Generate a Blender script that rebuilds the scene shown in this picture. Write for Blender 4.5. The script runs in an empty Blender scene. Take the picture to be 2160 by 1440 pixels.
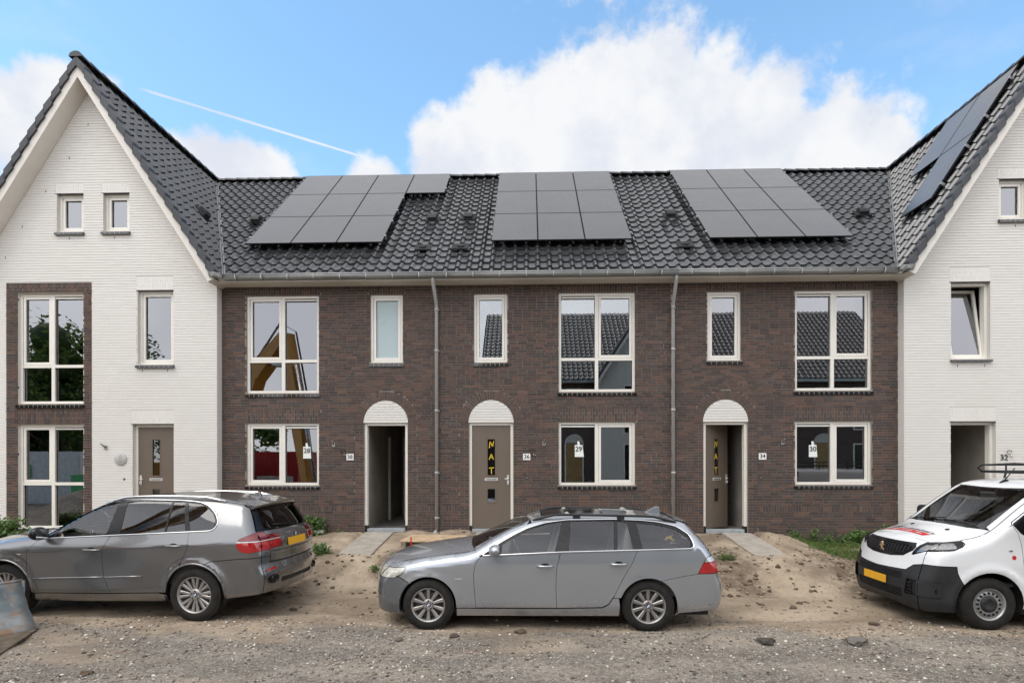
import bpy, bmesh, math, random
import numpy as np
from mathutils import Vector, Matrix, Euler
from mathutils.geometry import delaunay_2d_cdt
R=math.radians
random.seed(7); np.random.seed(7)
SC=bpy.context.scene
COL=SC.collection
# ------------------------------------------------------------------ camera
CAMY,CAMZ=-12.75,1.608
cam=bpy.data.cameras.new('camera'); camo=bpy.data.objects.new('camera',cam); COL.objects.link(camo)
camo.location=(0,CAMY,CAMZ)
camo.rotation_euler=Euler((R(90),R(0.06),0.0305),'XYZ')
cam.sensor_fit='HORIZONTAL'; cam.sensor_width=36.0; cam.lens=1190.5/2160*36.0
cam.shift_y=(968.1-720)/2160
cam.clip_start=0.05; cam.clip_end=2000
SC.camera=camo
SC.render.engine='CYCLES'
SC.view_settings.view_transform='Standard'; SC.view_settings.look='None'
SC.view_settings.gamma=1.0; SC.view_settings.use_curve_mapping=False
SC.view_settings.exposure=0.85
SC.cycles.use_denoising=True
SC.cycles.max_bounces=8; SC.cycles.diffuse_bounces=4; SC.cycles.glossy_bounces=5; SC.cycles.transparent_max_bounces=12
SC.cycles.caustics_reflective=False; SC.cycles.caustics_refractive=False
# ------------------------------------------------------------------ sky and sun
SUN_EL,SUN_AZ=R(60),R(228)      # azimuth clockwise from +Y
w=bpy.data.worlds.new('World'); SC.world=w; w.use_nodes=True
def build_world():
    nt=w.node_tree; N=nt.nodes; L=nt.links; N.clear()
    def n(t,**k):
        o=N.new(t)
        for a,b in k.items(): setattr(o,a,b)
        return o
    def inp(s,v):
        if hasattr(v,'is_linked') or hasattr(v,'links'): L.new(v,s)
        else: s.default_value=v
    def m(op,a,b=0.0,c=None,clamp=False):
        o=n('ShaderNodeMath',operation=op,use_clamp=clamp); inp(o.inputs[0],a); inp(o.inputs[1],b)
        if c is not None: inp(o.inputs[2],c)
        return o.outputs[0]
    def vm(op,a,b=None):
        o=n('ShaderNodeVectorMath',operation=op); inp(o.inputs[0],a)
        if b is not None: inp(o.inputs[1],b)
        return o
    def noise(vec,scale,detail=6,rough=.55):
        o=n('ShaderNodeTexNoise'); inp(o.inputs['Vector'],vec); o.inputs['Scale'].default_value=scale
        o.inputs['Detail'].default_value=detail; o.inputs['Roughness'].default_value=rough
        return o
    def sstep(lo,hi,v):
        o=n('ShaderNodeMapRange',interpolation_type='SMOOTHSTEP'); inp(o.inputs['Value'],v)
        o.inputs['From Min'].default_value=lo; o.inputs['From Max'].default_value=hi
        return o.outputs['Result']
    def mixc(f,a,b):
        o=n('ShaderNodeMix',data_type='RGBA'); inp(o.inputs[0],f); inp(o.inputs[6],a); inp(o.inputs[7],b)
        return o.outputs[2]
    D=n('ShaderNodeTexCoord').outputs['Generated']
    sky=n('ShaderNodeTexSky',sky_type='NISHITA',sun_disc=False); sky.sun_elevation=SUN_EL; sky.sun_rotation=SUN_AZ
    sky.air_density=1.0; sky.dust_density=.6; sky.ozone_density=1.6
    sep=n('ShaderNodeSeparateXYZ'); L.new(D,sep.inputs[0])
    # blue of the photographed sky is a little lighter than the clear model
    skyc=vm('MULTIPLY',sky.outputs[0],(2.15,2.52,2.40)).outputs[0]
    def d2(px,py): 
        v=Vector(((px-1116)/1190,1,(968-py)/1190)); return v.normalized()
    clouds=[(1340,252,172),(1200,285,170),(1065,300,140),(965,335,105),(1480,280,160),(1610,265,130),(1735,310,110),(1835,335,80),(1400,165,80),(1260,170,80),(1300,430,330),(1620,430,260),
            (20,250,130),(105,205,108),(185,178,62),(-150,220,170),(430,380,100),(500,372,85),(560,372,72),(790,392,62),(2240,420,110),(-450,300,230),(2700,330,260),(2480,230,110),(1250,-330,270),(850,-430,260),(1680,-400,280)]
    acc=None
    for px,py,r in clouds:
        c=d2(px,py); ar=math.atan(r/1190*c.y)
        ang=m('ARCCOSINE',vm('DOT_PRODUCT',D,tuple(c)).outputs['Value'])
        s=m('SUBTRACT',1.0,m('DIVIDE',ang,ar))
        acc=s if acc is None else m('MAXIMUM',acc,s)
    f1=noise(D,6.5,8,.62).outputs['Fac']; f2=noise(D,22.0,6,.6).outputs['Fac']
    acc=sstep(-.10,.27,m('ADD',acc,m('ADD',m('MULTIPLY',m('SUBTRACT',f1,.5),1.5),m('MULTIPLY',m('SUBTRACT',f2,.5),.7))))
    fb=noise(D,5.0,8,.6).outputs['Fac']
    # broken wisps anywhere, closing to an even overcast behind the photographer
    wisp=m('MULTIPLY',sstep(.56,.80,noise(vm('MULTIPLY',D,(1.0,1.0,2.6)).outputs[0],3.4,8,.6).outputs['Fac']),.30)
    back=sstep(.34,-.10,m('ADD',m('SUBTRACT',sep.outputs['Y'],m('MULTIPLY',m('MAXIMUM',m('SUBTRACT',sep.outputs['Z'],.60),0.0),6.0)),m('MULTIPLY',m('SUBTRACT',fb,.5),.5)))
    mask=m('MAXIMUM',m('MAXIMUM',acc,wisp),m('MULTIPLY',back,.93))
    # contrail: a thin band round a great circle between two directions
    a,b=d2(272,168),d2(840,350); nrm=a.cross(b).normalized(); mid=(a+b).normalized()
    off=m('ABSOLUTE',vm('DOT_PRODUCT',D,tuple(nrm)).outputs['Value'])
    along=vm('DOT_PRODUCT',D,tuple(mid)).outputs['Value']
    tr=m('MULTIPLY',sstep(.0024,.0006,m('ADD',off,m('MULTIPLY',m('SUBTRACT',noise(D,60,4).outputs['Fac'],.5),.0016))),sstep(a.dot(mid)-.0005,a.dot(mid)+.004,along))
    mask=m('MAXIMUM',mask,m('MULTIPLY',tr,.75))
    # cloud body: white with soft grey folds
    fold=noise(D,7.5,6,.55).outputs['Fac']
    shade=sstep(.36,.62,fold)
    cc=mixc(shade,(5.7,6.0,6.7,1),(7.0,7.1,7.25,1))
    gn=sstep(.40,.62,noise(D,2.3,5,.5).outputs['Fac'])
    grey=mixc(sstep(.30,-.55,sep.outputs['Y']),mixc(gn,(6.6,6.6,6.9,1),(7.6,7.6,7.8,1)),mixc(gn,(12.0,12.0,12.7,1),(15.5,15.5,15.9,1)))
    cc=mixc(back,cc,grey)
    col=mixc(mask,skyc,cc)
    bg=n('ShaderNodeBackground'); L.new(col,bg.inputs['Color']); bg.inputs['Strength'].default_value=.074
    out=n('ShaderNodeOutputWorld'); L.new(bg.outputs[0],out.inputs['Surface'])
build_world()
sl=bpy.data.lights.new('sun','SUN'); sl.energy=.95; sl.angle=R(42); sl.color=(1,.95,.87)
so=bpy.data.objects.new('sun',sl); COL.objects.link(so)
sd=Vector((math.sin(SUN_AZ)*math.cos(SUN_EL),math.cos(SUN_AZ)*math.cos(SUN_EL),math.sin(SUN_EL)))
so.rotation_euler=sd.to_track_quat('Z','Y').to_euler(); so.location=(0,-20,30)
# ------------------------------------------------------------------ materials
class MT:
    def __init__(s,name):
        s.m=bpy.data.materials.new(name); s.m.use_nodes=True; s.nt=s.m.node_tree; s.N=s.nt.nodes; s.L=s.nt.links
        s.b=s.N['Principled BSDF']
    def n(s,t,**k):
        o=s.N.new(t)
        for a,b in k.items(): setattr(o,a,b)
        return o
    def inp(s,sock,v):
        if hasattr(v,'links'): s.L.new(v,sock)
        elif isinstance(v,(tuple,list)) and len(v)==3 and sock.type=='RGBA': sock.default_value=(*v,1)
        else: sock.default_value=v
    def math(s,op,a,b=0.0,clamp=False):
        o=s.n('ShaderNodeMath',operation=op,use_clamp=clamp); s.inp(o.inputs[0],a); s.inp(o.inputs[1],b); return o.outputs[0]
    def pos(s): return s.n('ShaderNodeNewGeometry').outputs['Position']
    def ocoord(s): return s.n('ShaderNodeTexCoord').outputs['Object']
    def noise(s,vec,scale,detail=4,rough=.55,out='Fac'):
        o=s.n('ShaderNodeTexNoise'); s.inp(o.inputs['Vector'],vec); o.inputs['Scale'].default_value=scale
        o.inputs['Detail'].default_value=detail; o.inputs['Roughness'].default_value=rough; return o.outputs[out]
    def scale(s,vec,v):
        o=s.n('ShaderNodeVectorMath',operation='MULTIPLY'); s.inp(o.inputs[0],vec); o.inputs[1].default_value=v; return o.outputs[0]
    def ss(s,lo,hi,v,a=0.0,b=1.0):
        o=s.n('ShaderNodeMapRange',interpolation_type='SMOOTHSTEP'); s.inp(o.inputs['Value'],v)
        o.inputs['From Min'].default_value=lo; o.inputs['From Max'].default_value=hi
        o.inputs['To Min'].default_value=a; o.inputs['To Max'].default_value=b; return o.outputs['Result']
    def mix(s,f,a,b,mode='MIX'):
        o=s.n('ShaderNodeMix',data_type='RGBA',blend_type=mode); s.inp(o.inputs[0],f); s.inp(o.inputs[6],a); s.inp(o.inputs[7],b); return o.outputs[2]
    def attr(s,name,out='Color'): return s.n('ShaderNodeAttribute',attribute_name=name).outputs[out]
    def bump(s,h,strength=.3,dist=.01):
        o=s.n('ShaderNodeBump'); s.inp(o.inputs['Height'],h); o.inputs['Strength'].default_value=strength; o.inputs['Distance'].default_value=dist
        s.L.new(o.outputs[0],s.b.inputs['Normal']); return o
    def set(s,color=None,rough=None,metal=None,spec=None,coat=None,coat_rough=None,alpha=None):
        for k,v in (('Base Color',color),('Roughness',rough),('Metallic',metal),('Specular IOR Level',spec),('Coat Weight',coat),('Coat Roughness',coat_rough)):
            if v is not None: s.inp(s.b.inputs[k],v)
        return s
MAT={}
def simple(name,color,rough=.5,metal=0,spec=.5,var=.12,vscale=6,bump=0,bscale=60,coat=0,dirt=None):
    t=MT(name); p=t.ocoord()
    nz=t.noise(p,vscale,5,.6)
    dark=tuple(c*(1-var) for c in color); lite=tuple(min(1,c*(1+var)) for c in color)
    c=t.mix(t.ss(.3,.7,nz),dark,lite)
    t.set(c,t.ss(.25,.75,t.noise(p,vscale*3,4),max(0.02,rough-.06),rough+.06),metal,spec,coat,.04)
    if bump: t.bump(t.noise(p,bscale,4),bump,.004)
    MAT[name]=t.m; return t.m
def glassmat(name,tint,refl_ior,rough=0.0,blurtint=None):
    t=MT(name); t.N.remove(t.b)
    fr=t.n('ShaderNodeFresnel'); fr.inputs['IOR'].default_value=refl_ior
    tr=t.n('ShaderNodeBsdfTransparent'); tr.inputs[0].default_value=(*tint,1)
    gl=t.n('ShaderNodeBsdfGlossy'); gl.inputs['Roughness'].default_value=rough; gl.inputs[0].default_value=(.95,.95,.98,1)
    # a faint waviness of the sheet
    bp=t.n('ShaderNodeBump'); bp.inputs['Strength'].default_value=.02; bp.inputs['Distance'].default_value=.02
    t.L.new(t.noise(t.pos(),1.3,2),bp.inputs['Height']); t.L.new(bp.outputs[0],gl.inputs['Normal'])
    mx=t.n('ShaderNodeMixShader'); t.L.new(fr.outputs[0],mx.inputs[0]); t.L.new(tr.outputs[0],mx.inputs[1]); t.L.new(gl.outputs[0],mx.inputs[2])
    t.L.new(mx.outputs[0],t.N['Material Output'].inputs['Surface']); MAT[name]=t.m; return t.m
def make_mats():
    # bricks: per-face colour in 'tint', grain and lime bloom from noise in the place
    t=MT('dark_brick'); p=t.pos(); c=t.mix(.40,t.attr('tint'),(.106,.076,.062))
    c=t.mix(.35,c,t.mix(1.0,c,t.noise(t.scale(p,(9,9,30)),3,5,.6,'Color'),'OVERLAY'))
    bloom=t.math('MULTIPLY',t.ss(.58,.80,t.noise(t.scale(p,(.55,.55,1.6)),1.6,5,.62)),t.ss(.45,.75,t.noise(p,26,3)))
    c=t.mix(t.math('MULTIPLY',bloom,.32),c,(.30,.27,.25))
    t.set(c,.86,0,.25); t.bump(t.noise(p,130,4,.7),.5,.004); MAT['dark_brick']=t.m
    t=MT('dark_mortar'); p=t.pos(); bl=t.ss(.52,.78,t.noise(t.scale(p,(.55,.55,1.2)),1.4,4,.6))
    t.set(t.mix(bl,(.27,.236,.203),(.40,.365,.33)),.95,0,.1); t.bump(t.noise(p,200,3),.4,.004); MAT['dark_mortar']=t.m
    t=MT('white_brick'); p=t.pos(); c=t.attr('tint')
    st=t.ss(.45,.8,t.noise(t.scale(p,(.5,.5,.22)),1.7,6,.6))
    c=t.mix(t.math('MULTIPLY',st,.12),c,(.66,.60,.51))
    sw=t.n('ShaderNodeSeparateXYZ'); t.L.new(p,sw.inputs[0]); spl=t.math('MULTIPLY',t.ss(.55,-.25,sw.outputs['Z']),t.ss(.35,.65,t.noise(t.scale(p,(1,1,.6)),3.5,6,.65)))
    c=t.mix(t.math('MULTIPLY',spl,.45),c,(.42,.35,.27))
    t.set(c,.72,0,.3); t.bump(t.noise(t.scale(p,(1,1,2.5)),38,5,.65),.55,.006); MAT['white_brick']=t.m
    t=MT('white_mortar'); t.set((.60,.58,.54),.8,0,.2); MAT['white_mortar']=t.m
    # roof tiles
    t=MT('roof_tile'); p=t.pos(); oi=t.attr('tint')
    c=t.mix(t.ss(.3,.7,t.noise(p,2.2,4)),(.036,.037,.040),(.054,.055,.058)); c=t.mix(1.0,c,oi,'MULTIPLY')
    t.set(c,t.ss(.3,.7,t.noise(p,5,4),.19,.29),0,.8); t.bump(t.noise(p,45,3),.12,.004); MAT['roof_tile']=t.m
    t=MT('verge_tile'); p=t.pos(); t.set(t.mix(t.ss(.3,.7,t.noise(p,6,4)),(.040,.042,.048),(.058,.060,.066)),.5,0,.4); t.bump(t.noise(p,60,3),.2,.003); MAT['verge_tile']=t.m
    simple('roof_under',(.02,.02,.022),.9)
    simple('valley_lead',(.20,.205,.21),.55,.35,var=.2)
    simple('zinc',(.36,.37,.365),.42,.75,var=.12,vscale=3)
    simple('pvc_grey',(.36,.36,.35),.45,0,var=.06)
    simple('cream_paint',(.80,.77,.70),.32,0,.5,var=.025)
    simple('cream_board',(.70,.665,.605),.5,0,.4,var=.03,vscale=2)
    simple('black_plinth',(.018,.018,.02),.5)
    simple('taupe_door',(.150,.118,.090),.42,0,.5,var=.04,vscale=2,bump=.05,bscale=220)
    simple('steel_white',(.72,.71,.69),.3,.3,var=.04)
    simple('steel',(.55,.55,.55),.25,.9,var=.06)
    simple('rubber_black',(.012,.012,.013),.6)
    simple('sill_tile',(.014,.014,.015),.12,0,.7,coat=.5)
    simple('sill_joint',(.42,.41,.39),.9)
    simple('plaster_grey',(.36,.35,.33),.9,var=.08,vscale=1.5)
    simple('plaster_dark',(.33,.30,.26),.9,var=.18,vscale=1.2)
    simple('screed',(.22,.21,.19),.85,var=.2,vscale=2)
    simple('threshold_stone',(.34,.37,.38),.55)
    simple('paper',(.80,.84,.80),.7,var=.02)
    simple('ink_black',(.012,.012,.012),.6)
    simple('sign_white',(.85,.85,.83),.35,var=.01)
    simple('yellow_paint',(.78,.55,.03),.55,var=.15)
    simple('frosted_glass',(.42,.52,.53),.32,0,.6,var=.02,vscale=1)
    simple('paving_concrete',(.34,.305,.262),.85,var=.16,vscale=5,bump=.3,bscale=90)
    simple('wood_raw',(.52,.38,.24),.75,var=.22,vscale=9,bump=.2,bscale=40)
    simple('wood_grey',(.24,.19,.15),.85,var=.25,vscale=9,bump=.2,bscale=40)
    simple('red_paint',(.55,.018,.014),.5,var=.1)
    simple('pvc_white',(.78,.77,.72),.4,var=.04)
    simple('stone_plaque',(.48,.475,.46),.7,var=.06,vscale=20)
    simple('lamp_metal',(.22,.22,.21),.4,.6)
    glassmat('window_glass',(.66,.70,.68),3.15)
    glassmat('door_glass',(.25,.27,.27),2.3)
    t=MT('solar_glass'); p=t.pos()
    t.set(t.mix(t.ss(.4,.6,t.noise(p,1.4,3)),(.016,.015,.016),(.021,.020,.021)),t.ss(.3,.7,t.noise(p,2.4,3),.26,.31),0,1.0,.45,.22); t.b.inputs['Coat IOR'].default_value=1.8; MAT['solar_glass']=t.m
    simple('black_alu',(.010,.010,.011),.4,.3)
    # ground
    t=MT('ground'); p=t.pos(); sep=t.n('ShaderNodeSeparateXYZ'); t.L.new(p,sep.inputs[0]); Y=sep.outputs['Y']
    n1=t.noise(t.scale(p,(.35,.9,1)),1.5,7,.62)
    edge=t.math('ADD',Y,t.math('MULTIPLY',t.math('SUBTRACT',n1,.5),2.6))
    sandm=t.ss(-5.62,-5.22,edge)
    sandm=t.math('MAXIMUM',sandm,t.math('MULTIPLY',t.ss(.53,.66,t.noise(t.scale(p,(.30,.8,1)),1.1,6,.62)),.75))
    fine=t.noise(p,95,6,.75); mid=t.noise(p,14,6,.65); big=t.noise(t.scale(p,(.7,1.2,1)),1.3,5,.6)
    vor=t.n('ShaderNodeTexVoronoi'); vor.inputs['Scale'].default_value=75; t.L.new(p,vor.inputs['Vector'])
    cell=t.n('ShaderNodeSeparateColor'); t.L.new(vor.outputs['Color'],cell.inputs[0])
    grav=t.mix(t.ss(.30,.72,mid),(.11,.097,.082),(.34,.30,.25))
    grav=t.mix(t.ss(.40,.66,big),t.mix(.45,grav,(.13,.117,.10)),t.mix(.55,grav,(.33,.285,.232)))
    grav=t.mix(t.math('MULTIPLY',t.ss(.80,.97,cell.outputs[0]),.55),grav,(.55,.52,.48))
    grav=t.mix(t.math('MULTIPLY',t.ss(.62,.74,fine),.55),grav,(.07,.063,.056))
    sand=t.mix(t.ss(.30,.70,big),(.26,.203,.147),(.43,.35,.262))
    sand=t.mix(t.math('MULTIPLY',t.ss(.54,.70,mid),.75),sand,(.12,.092,.068))
    bankm=t.math('MULTIPLY',t.ss(-3.7,-3.1,Y),t.ss(-1.3,-2.0,Y)); X=sep.outputs['X']; spill=None
    for cx in (-3.4,-.85,4.65):
        q=t.ss(.85,.20,t.math('ADD',t.math('ABSOLUTE',t.math('SUBTRACT',X,cx)),t.math('MULTIPLY',t.math('SUBTRACT',t.noise(p,2.2,5,.6),.5),1.1))); spill=q if spill is None else t.math('MAXIMUM',spill,q)
    soil=t.math('MULTIPLY',bankm,t.math('SUBTRACT',1.0,spill)); soil=t.math('MULTIPLY',soil,t.ss(.36,.56,t.noise(p,3.2,7,.68)))
    sand=t.mix(t.math('MULTIPLY',soil,.85),sand,t.mix(t.ss(.35,.65,t.noise(p,22,5,.7)),(.085,.062,.046),(.20,.150,.108)))
    sand=t.mix(t.math('MULTIPLY',t.math('MULTIPLY',t.ss(-4.4,-3.2,Y),spill),.35),sand,(.50,.41,.30))
    wallm=t.math('MULTIPLY',t.ss(-1.6,-.4,Y),t.ss(.40,.62,t.noise(t.scale(p,(1,1.6,1)),2.6,6,.65)))
    sand=t.mix(t.math('MULTIPLY',wallm,.6),sand,(.17,.128,.094))
    damp=t.ss(.50,.66,t.noise(t.scale(p,(.8,1.3,1)),.9,6,.62))
    sand=t.mix(t.math('MULTIPLY',damp,.62),sand,(.15,.112,.083))
    sand=t.mix(t.math('MULTIPLY',t.ss(.60,.74,fine),.35),sand,(.09,.07,.055))
    t.set(t.mix(sandm,grav,sand),.95,0,.15)
    t.bump(t.math('ADD',t.math('MULTIPLY',fine,.5),mid),.9,.02); MAT['ground']=t.m
    t=MT('stone'); c=t.attr('tint'); t.set(t.mix(.5,c,t.mix(1.0,c,t.noise(t.pos(),60,3,.6,'Color'),'OVERLAY')),.9,0,.2); MAT['stone']=t.m
    t=MT('leaf'); c=t.attr('tint'); t.set(c,.5,0,.35); t.b.inputs['Subsurface Weight'].default_value=0
    tl=t.n('ShaderNodeBsdfTranslucent'); t.L.new(c,tl.inputs[0]); mx=t.n('ShaderNodeMixShader'); mx.inputs[0].default_value=.3
    t.L.new(t.b.outputs[0],mx.inputs[1]); t.L.new(tl.outputs[0],mx.inputs[2]); t.L.new(mx.outputs[0],t.N['Material Output'].inputs['Surface']); MAT['leaf']=t.m
    simple('stem',(.10,.12,.05),.7)
    simple('bark',(.09,.07,.05),.9,bump=.4)
    # vehicles
    def paint(name,col,metal,rough,coat=1.0,dust=.12):
        t=MT(name); p=t.ocoord(); sp=t.n('ShaderNodeSeparateXYZ'); t.L.new(p,sp.inputs[0])
        d=t.math('MULTIPLY',t.ss(.70,.15,sp.outputs['Z']),t.ss(.15,.85,t.noise(p,2.2,5,.6)))
        c=t.mix(t.math('MULTIPLY',d,dust*1.3),col,(.24,.20,.16))
        rr=t.math('ADD',rough,t.math('MULTIPLY',d,.06))
        t.set(c,rr,metal,.5,coat,t.ss(.35,.8,t.noise(p,3,6,.6),.03,.10)); MAT[name]=t.m
    paint('paint_silver',(.43,.455,.49),.66,.25)
    paint('paint_grey',(.20,.202,.206),.72,.24)
    paint('paint_white',(.76,.775,.79),0.0,.35,.9,.05)
    simple('chrome',(.78,.79,.80),.08,1.0,var=.02)
    simple('trim_black',(.010,.010,.011),.18,0,.35)
    simple('plastic_black',(.022,.023,.025),.58,0,.4,var=.15,bump=.08,bscale=200)
    simple('tyre',(.021,.020,.019),.82,0,.25,var=.3,vscale=9,bump=.15,bscale=80)
    simple('tread',(.045,.038,.032),.9,0,.2,var=.4,vscale=8,bump=.5,bscale=50)
    simple('alloy',(.40,.385,.37),.40,.80,var=.12,vscale=8)
    simple('alloy_dark',(.05,.048,.046),.6,.3)
    simple('steel_wheel',(.40,.40,.40),.42,.6,var=.15,vscale=8)
    simple('interior_dark',(.085,.085,.087),.7)
    simple('interior_grey',(.33,.32,.31),.8)
    simple('plate_yellow',(.80,.42,.02),.45,var=.03)
    simple('lens_red',(.42,.006,.010),.12,0,.6,coat=1)
    simple('lens_red_dark',(.16,.004,.006),.12,0,.6,coat=1)
    simple('lens_clear',(.60,.60,.60),.12,.25,.6,coat=1,var=.2,vscale=25)
    simple('lens_haze',(.52,.51,.44),.18,.2,.6,coat=.8,var=.25,vscale=14)
    simple('badge_blue',(.03,.16,.45),.25,coat=1)
    simple('gold_badge',(.80,.68,.50),.18,1.0,var=.05)
    simple('decal_red',(.62,.012,.02),.3,coat=.6)
    glassmat('car_glass',(.92,.97,.95),1.72)
    glassmat('car_glass_dark',(.24,.25,.255),1.75)
    glassmat('lamp_lens',(.88,.88,.88),1.5)
    # excavator / far things
    simple('machine_yellow',(.52,.245,.03),.45,var=.12,vscale=3)
    t=MT('bucket_steel'); p=t.ocoord(); r=t.ss(.50,.66,t.noise(t.scale(p,(1.2,1.2,.6)),3.2,7,.65))
    base=t.mix(t.ss(.35,.7,t.noise(p,5,5)),(.13,.155,.165),(.235,.255,.258))
    base=t.mix(t.math('MULTIPLY',t.ss(.58,.72,t.noise(t.scale(p,(1,1,.35)),9,6,.7)),.8),base,(.40,.40,.38))
    t.set(t.mix(t.math('MULTIPLY',r,.85),base,t.mix(t.noise(p,14,5),(.16,.075,.03),(.36,.20,.09))),.6,.25,.4); t.bump(t.noise(p,30,5),.25,.006); MAT['bucket_steel']=t.m
    simple('rust_edge',(.13,.10,.07),.75,.3,var=.35,vscale=10,bump=.3)
    simple('machine_dark',(.03,.03,.032),.6)
    simple('container_red',(.40,.022,.022),.5,var=.15,vscale=2)
    simple('container_white',(.66,.66,.68),.5)
    simple('crate_yellow',(.55,.36,.04),.5)
    simple('crate_green',(.10,.42,.16),.5)
    simple('timber_fence',(.36,.24,.10),.7,var=.2,vscale=4)
make_mats()
M=MAT
# ------------------------------------------------------------------ mesh helpers
class MB:
    def __init__(s): s.v=[]; s.f=[]; s.c=[]; s.sm=[]
    def quad(s,a,b,c,d,col=(1,1,1),smooth=False):
        i=len(s.v); s.v+= [a,b,c,d]; s.f.append((i,i+1,i+2,i+3)); s.c.append(col); s.sm.append(smooth)
    def poly(s,pts,col=(1,1,1),smooth=False):
        i=len(s.v); s.v+=list(pts); s.f.append(tuple(range(i,i+len(pts)))); s.c.append(col); s.sm.append(smooth)
    def add(s,v,f,col=(1,1,1),smooth=False):
        i=len(s.v); s.v+=[tuple(p) for p in v]; s.f+=[tuple(i+k for k in q) for q in f]; s.c+=[col]*len(f); s.sm+=[smooth]*len(f)
    def box(s,x0,x1,y0,y1,z0,z1,col=(1,1,1)):
        v=[(x0,y0,z0),(x1,y0,z0),(x1,y1,z0),(x0,y1,z0),(x0,y0,z1),(x1,y0,z1),(x1,y1,z1),(x0,y1,z1)]
        s.add(v,[(0,3,2,1),(4,5,6,7),(0,1,5,4),(1,2,6,5),(2,3,7,6),(3,0,4,7)],col)
    def brick(s,x0,x1,z0,z1,yf,yb,col):      # front, top, bottom, ends
        v=[(x0,yf,z0),(x1,yf,z0),(x1,yf,z1),(x0,yf,z1),(x0,yb,z0),(x1,yb,z0),(x1,yb,z1),(x0,yb,z1)]
        s.add(v,[(0,1,2,3),(3,2,6,7),(0,4,5,1),(0,3,7,4),(1,5,6,2)],col)
    def obox(s,c,ax,ay,az,col=(1,1,1)):      # oriented box: centre, half-axis vectors
        c,ax,ay,az=map(Vector,(c,ax,ay,az)); v=[]
        for k in (-1,1):
            for (i,j) in ((-1,-1),(1,-1),(1,1),(-1,1)): v.append(tuple(c+ax*i+ay*j+az*k))
        s.add(v,[(0,3,2,1),(4,5,6,7),(0,1,5,4),(1,2,6,5),(2,3,7,6),(3,0,4,7)],col)
    def prism(s,pts,off,col=(1,1,1),smooth=False):      # polygon of 3D points extruded by a vector
        n=len(pts); off=Vector(off); a=[tuple(p) for p in pts]; b=[tuple(Vector(p)+off) for p in pts]
        s.poly(a[::-1],col); s.poly(b,col)
        for i in range(n):
            j=(i+1)%n; s.quad(a[i],a[j],b[j],b[i],col,smooth)
    def tube(s,pts,r,n=8,col=(1,1,1),caps=True,smooth=True):
        pts=[Vector(p) for p in pts]; rs=r if isinstance(r,(list,tuple)) else [r]*len(pts); rings=[]; i0=len(s.v)
        for i,p in enumerate(pts):
            t=(pts[min(i+1,len(pts)-1)]-pts[max(i-1,0)]).normalized()
            up=Vector((0,0,1)) if abs(t.z)<.9 else Vector((0,1,0))
            a=t.cross(up).normalized(); b=a.cross(t)
            for k in range(n):
                an=2*math.pi*k/n; s.v.append(tuple(p+(a*math.cos(an)+b*math.sin(an))*rs[i]))
        for i in range(len(pts)-1):
            for k in range(n):
                s.f.append((i0+i*n+k,i0+i*n+(k+1)%n,i0+(i+1)*n+(k+1)%n,i0+(i+1)*n+k)); s.c.append(col); s.sm.append(smooth)
        if caps:
            s.f.append(tuple(i0+k for k in range(n))[::-1]); s.f.append(tuple(i0+(len(pts)-1)*n+k for k in range(n))); s.c+=[col]*2; s.sm+=[False]*2
    def lathe(s,prof,c,n=32,axis='y',col=(1,1,1),smooth=True):   # prof list of (offset along axis, radius)
        i0=len(s.v)
        for (o,r) in prof:
            for k in range(n):
                a=2*math.pi*k/n; ca,sa=r*math.cos(a),r*math.sin(a)
                if axis=='y': s.v.append((c[0]+ca,c[1]+o,c[2]+sa))
                elif axis=='x': s.v.append((c[0]+o,c[1]+ca,c[2]+sa))
                else: s.v.append((c[0]+ca,c[1]+sa,c[2]+o))
        for i in range(len(prof)-1):
            for k in range(n):
                s.f.append((i0+i*n+k,i0+i*n+(k+1)%n,i0+(i+1)*n+(k+1)%n,i0+(i+1)*n+k)); s.c.append(col); s.sm.append(smooth)
    def mesh(s,name,mat,attr=True):
        me=bpy.data.meshes.new(name); me.from_pydata(s.v,[],s.f)
        if mat: me.materials.append(mat)
        if s.sm and any(s.sm): me.polygons.foreach_set('use_smooth',s.sm)
        if attr:
            a=me.attributes.new('tint','FLOAT_COLOR','FACE'); arr=np.ones((len(s.f),4),np.float32); arr[:,:3]=np.array(s.c,np.float32).reshape(-1,3); a.data.foreach_set('color',arr.ravel())
        me.update(); return me
def link(name,data,parent=None,loc=None,rot=None):
    o=bpy.data.objects.new(name,data); COL.objects.link(o)
    if parent is not None:
        o.parent=parent
        if loc is None and parent.get('_wc'): loc=-Vector(parent.location)
    if loc is not None: o.location=loc
    if rot is not None: o.rotation_euler=rot
    return o
def build(name,mb,mat,parent=None,attr=False,bevel=0,loc=None,rot=None):
    me=mb.mesh(name,M[mat] if isinstance(mat,str) else mat,attr)
    if bevel:
        bm=bmesh.new(); bm.from_mesh(me); bmesh.ops.remove_doubles(bm,verts=bm.verts,dist=1e-5)
        bmesh.ops.bevel(bm,geom=[e for e in bm.edges if len(e.link_faces)==2 and e.calc_face_angle(0)>.5],offset=bevel,segments=2,affect='EDGES',profile=.6)
        bm.to_mesh(me); bm.free()
    return link(name,me,parent,loc,rot)
def thing(name,label,cat,loc=(0,0,0),rotz=0,group=None,wc=True):
    o=bpy.data.objects.new(name,None); COL.objects.link(o); o.location=loc; o.rotation_euler=(0,0,rotz); o.empty_display_size=.2
    o['label']=label; o['category']=cat
    if group: o['group']=group
    if wc: o['_wc']=1
    return o
def tag(o,label,cat,group=None,kind=None):
    if label: o['label']=label
    if cat: o['category']=cat
    if group: o['group']=group
    if kind: o['kind']=kind
    return o
TEXTS=[]
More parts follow.
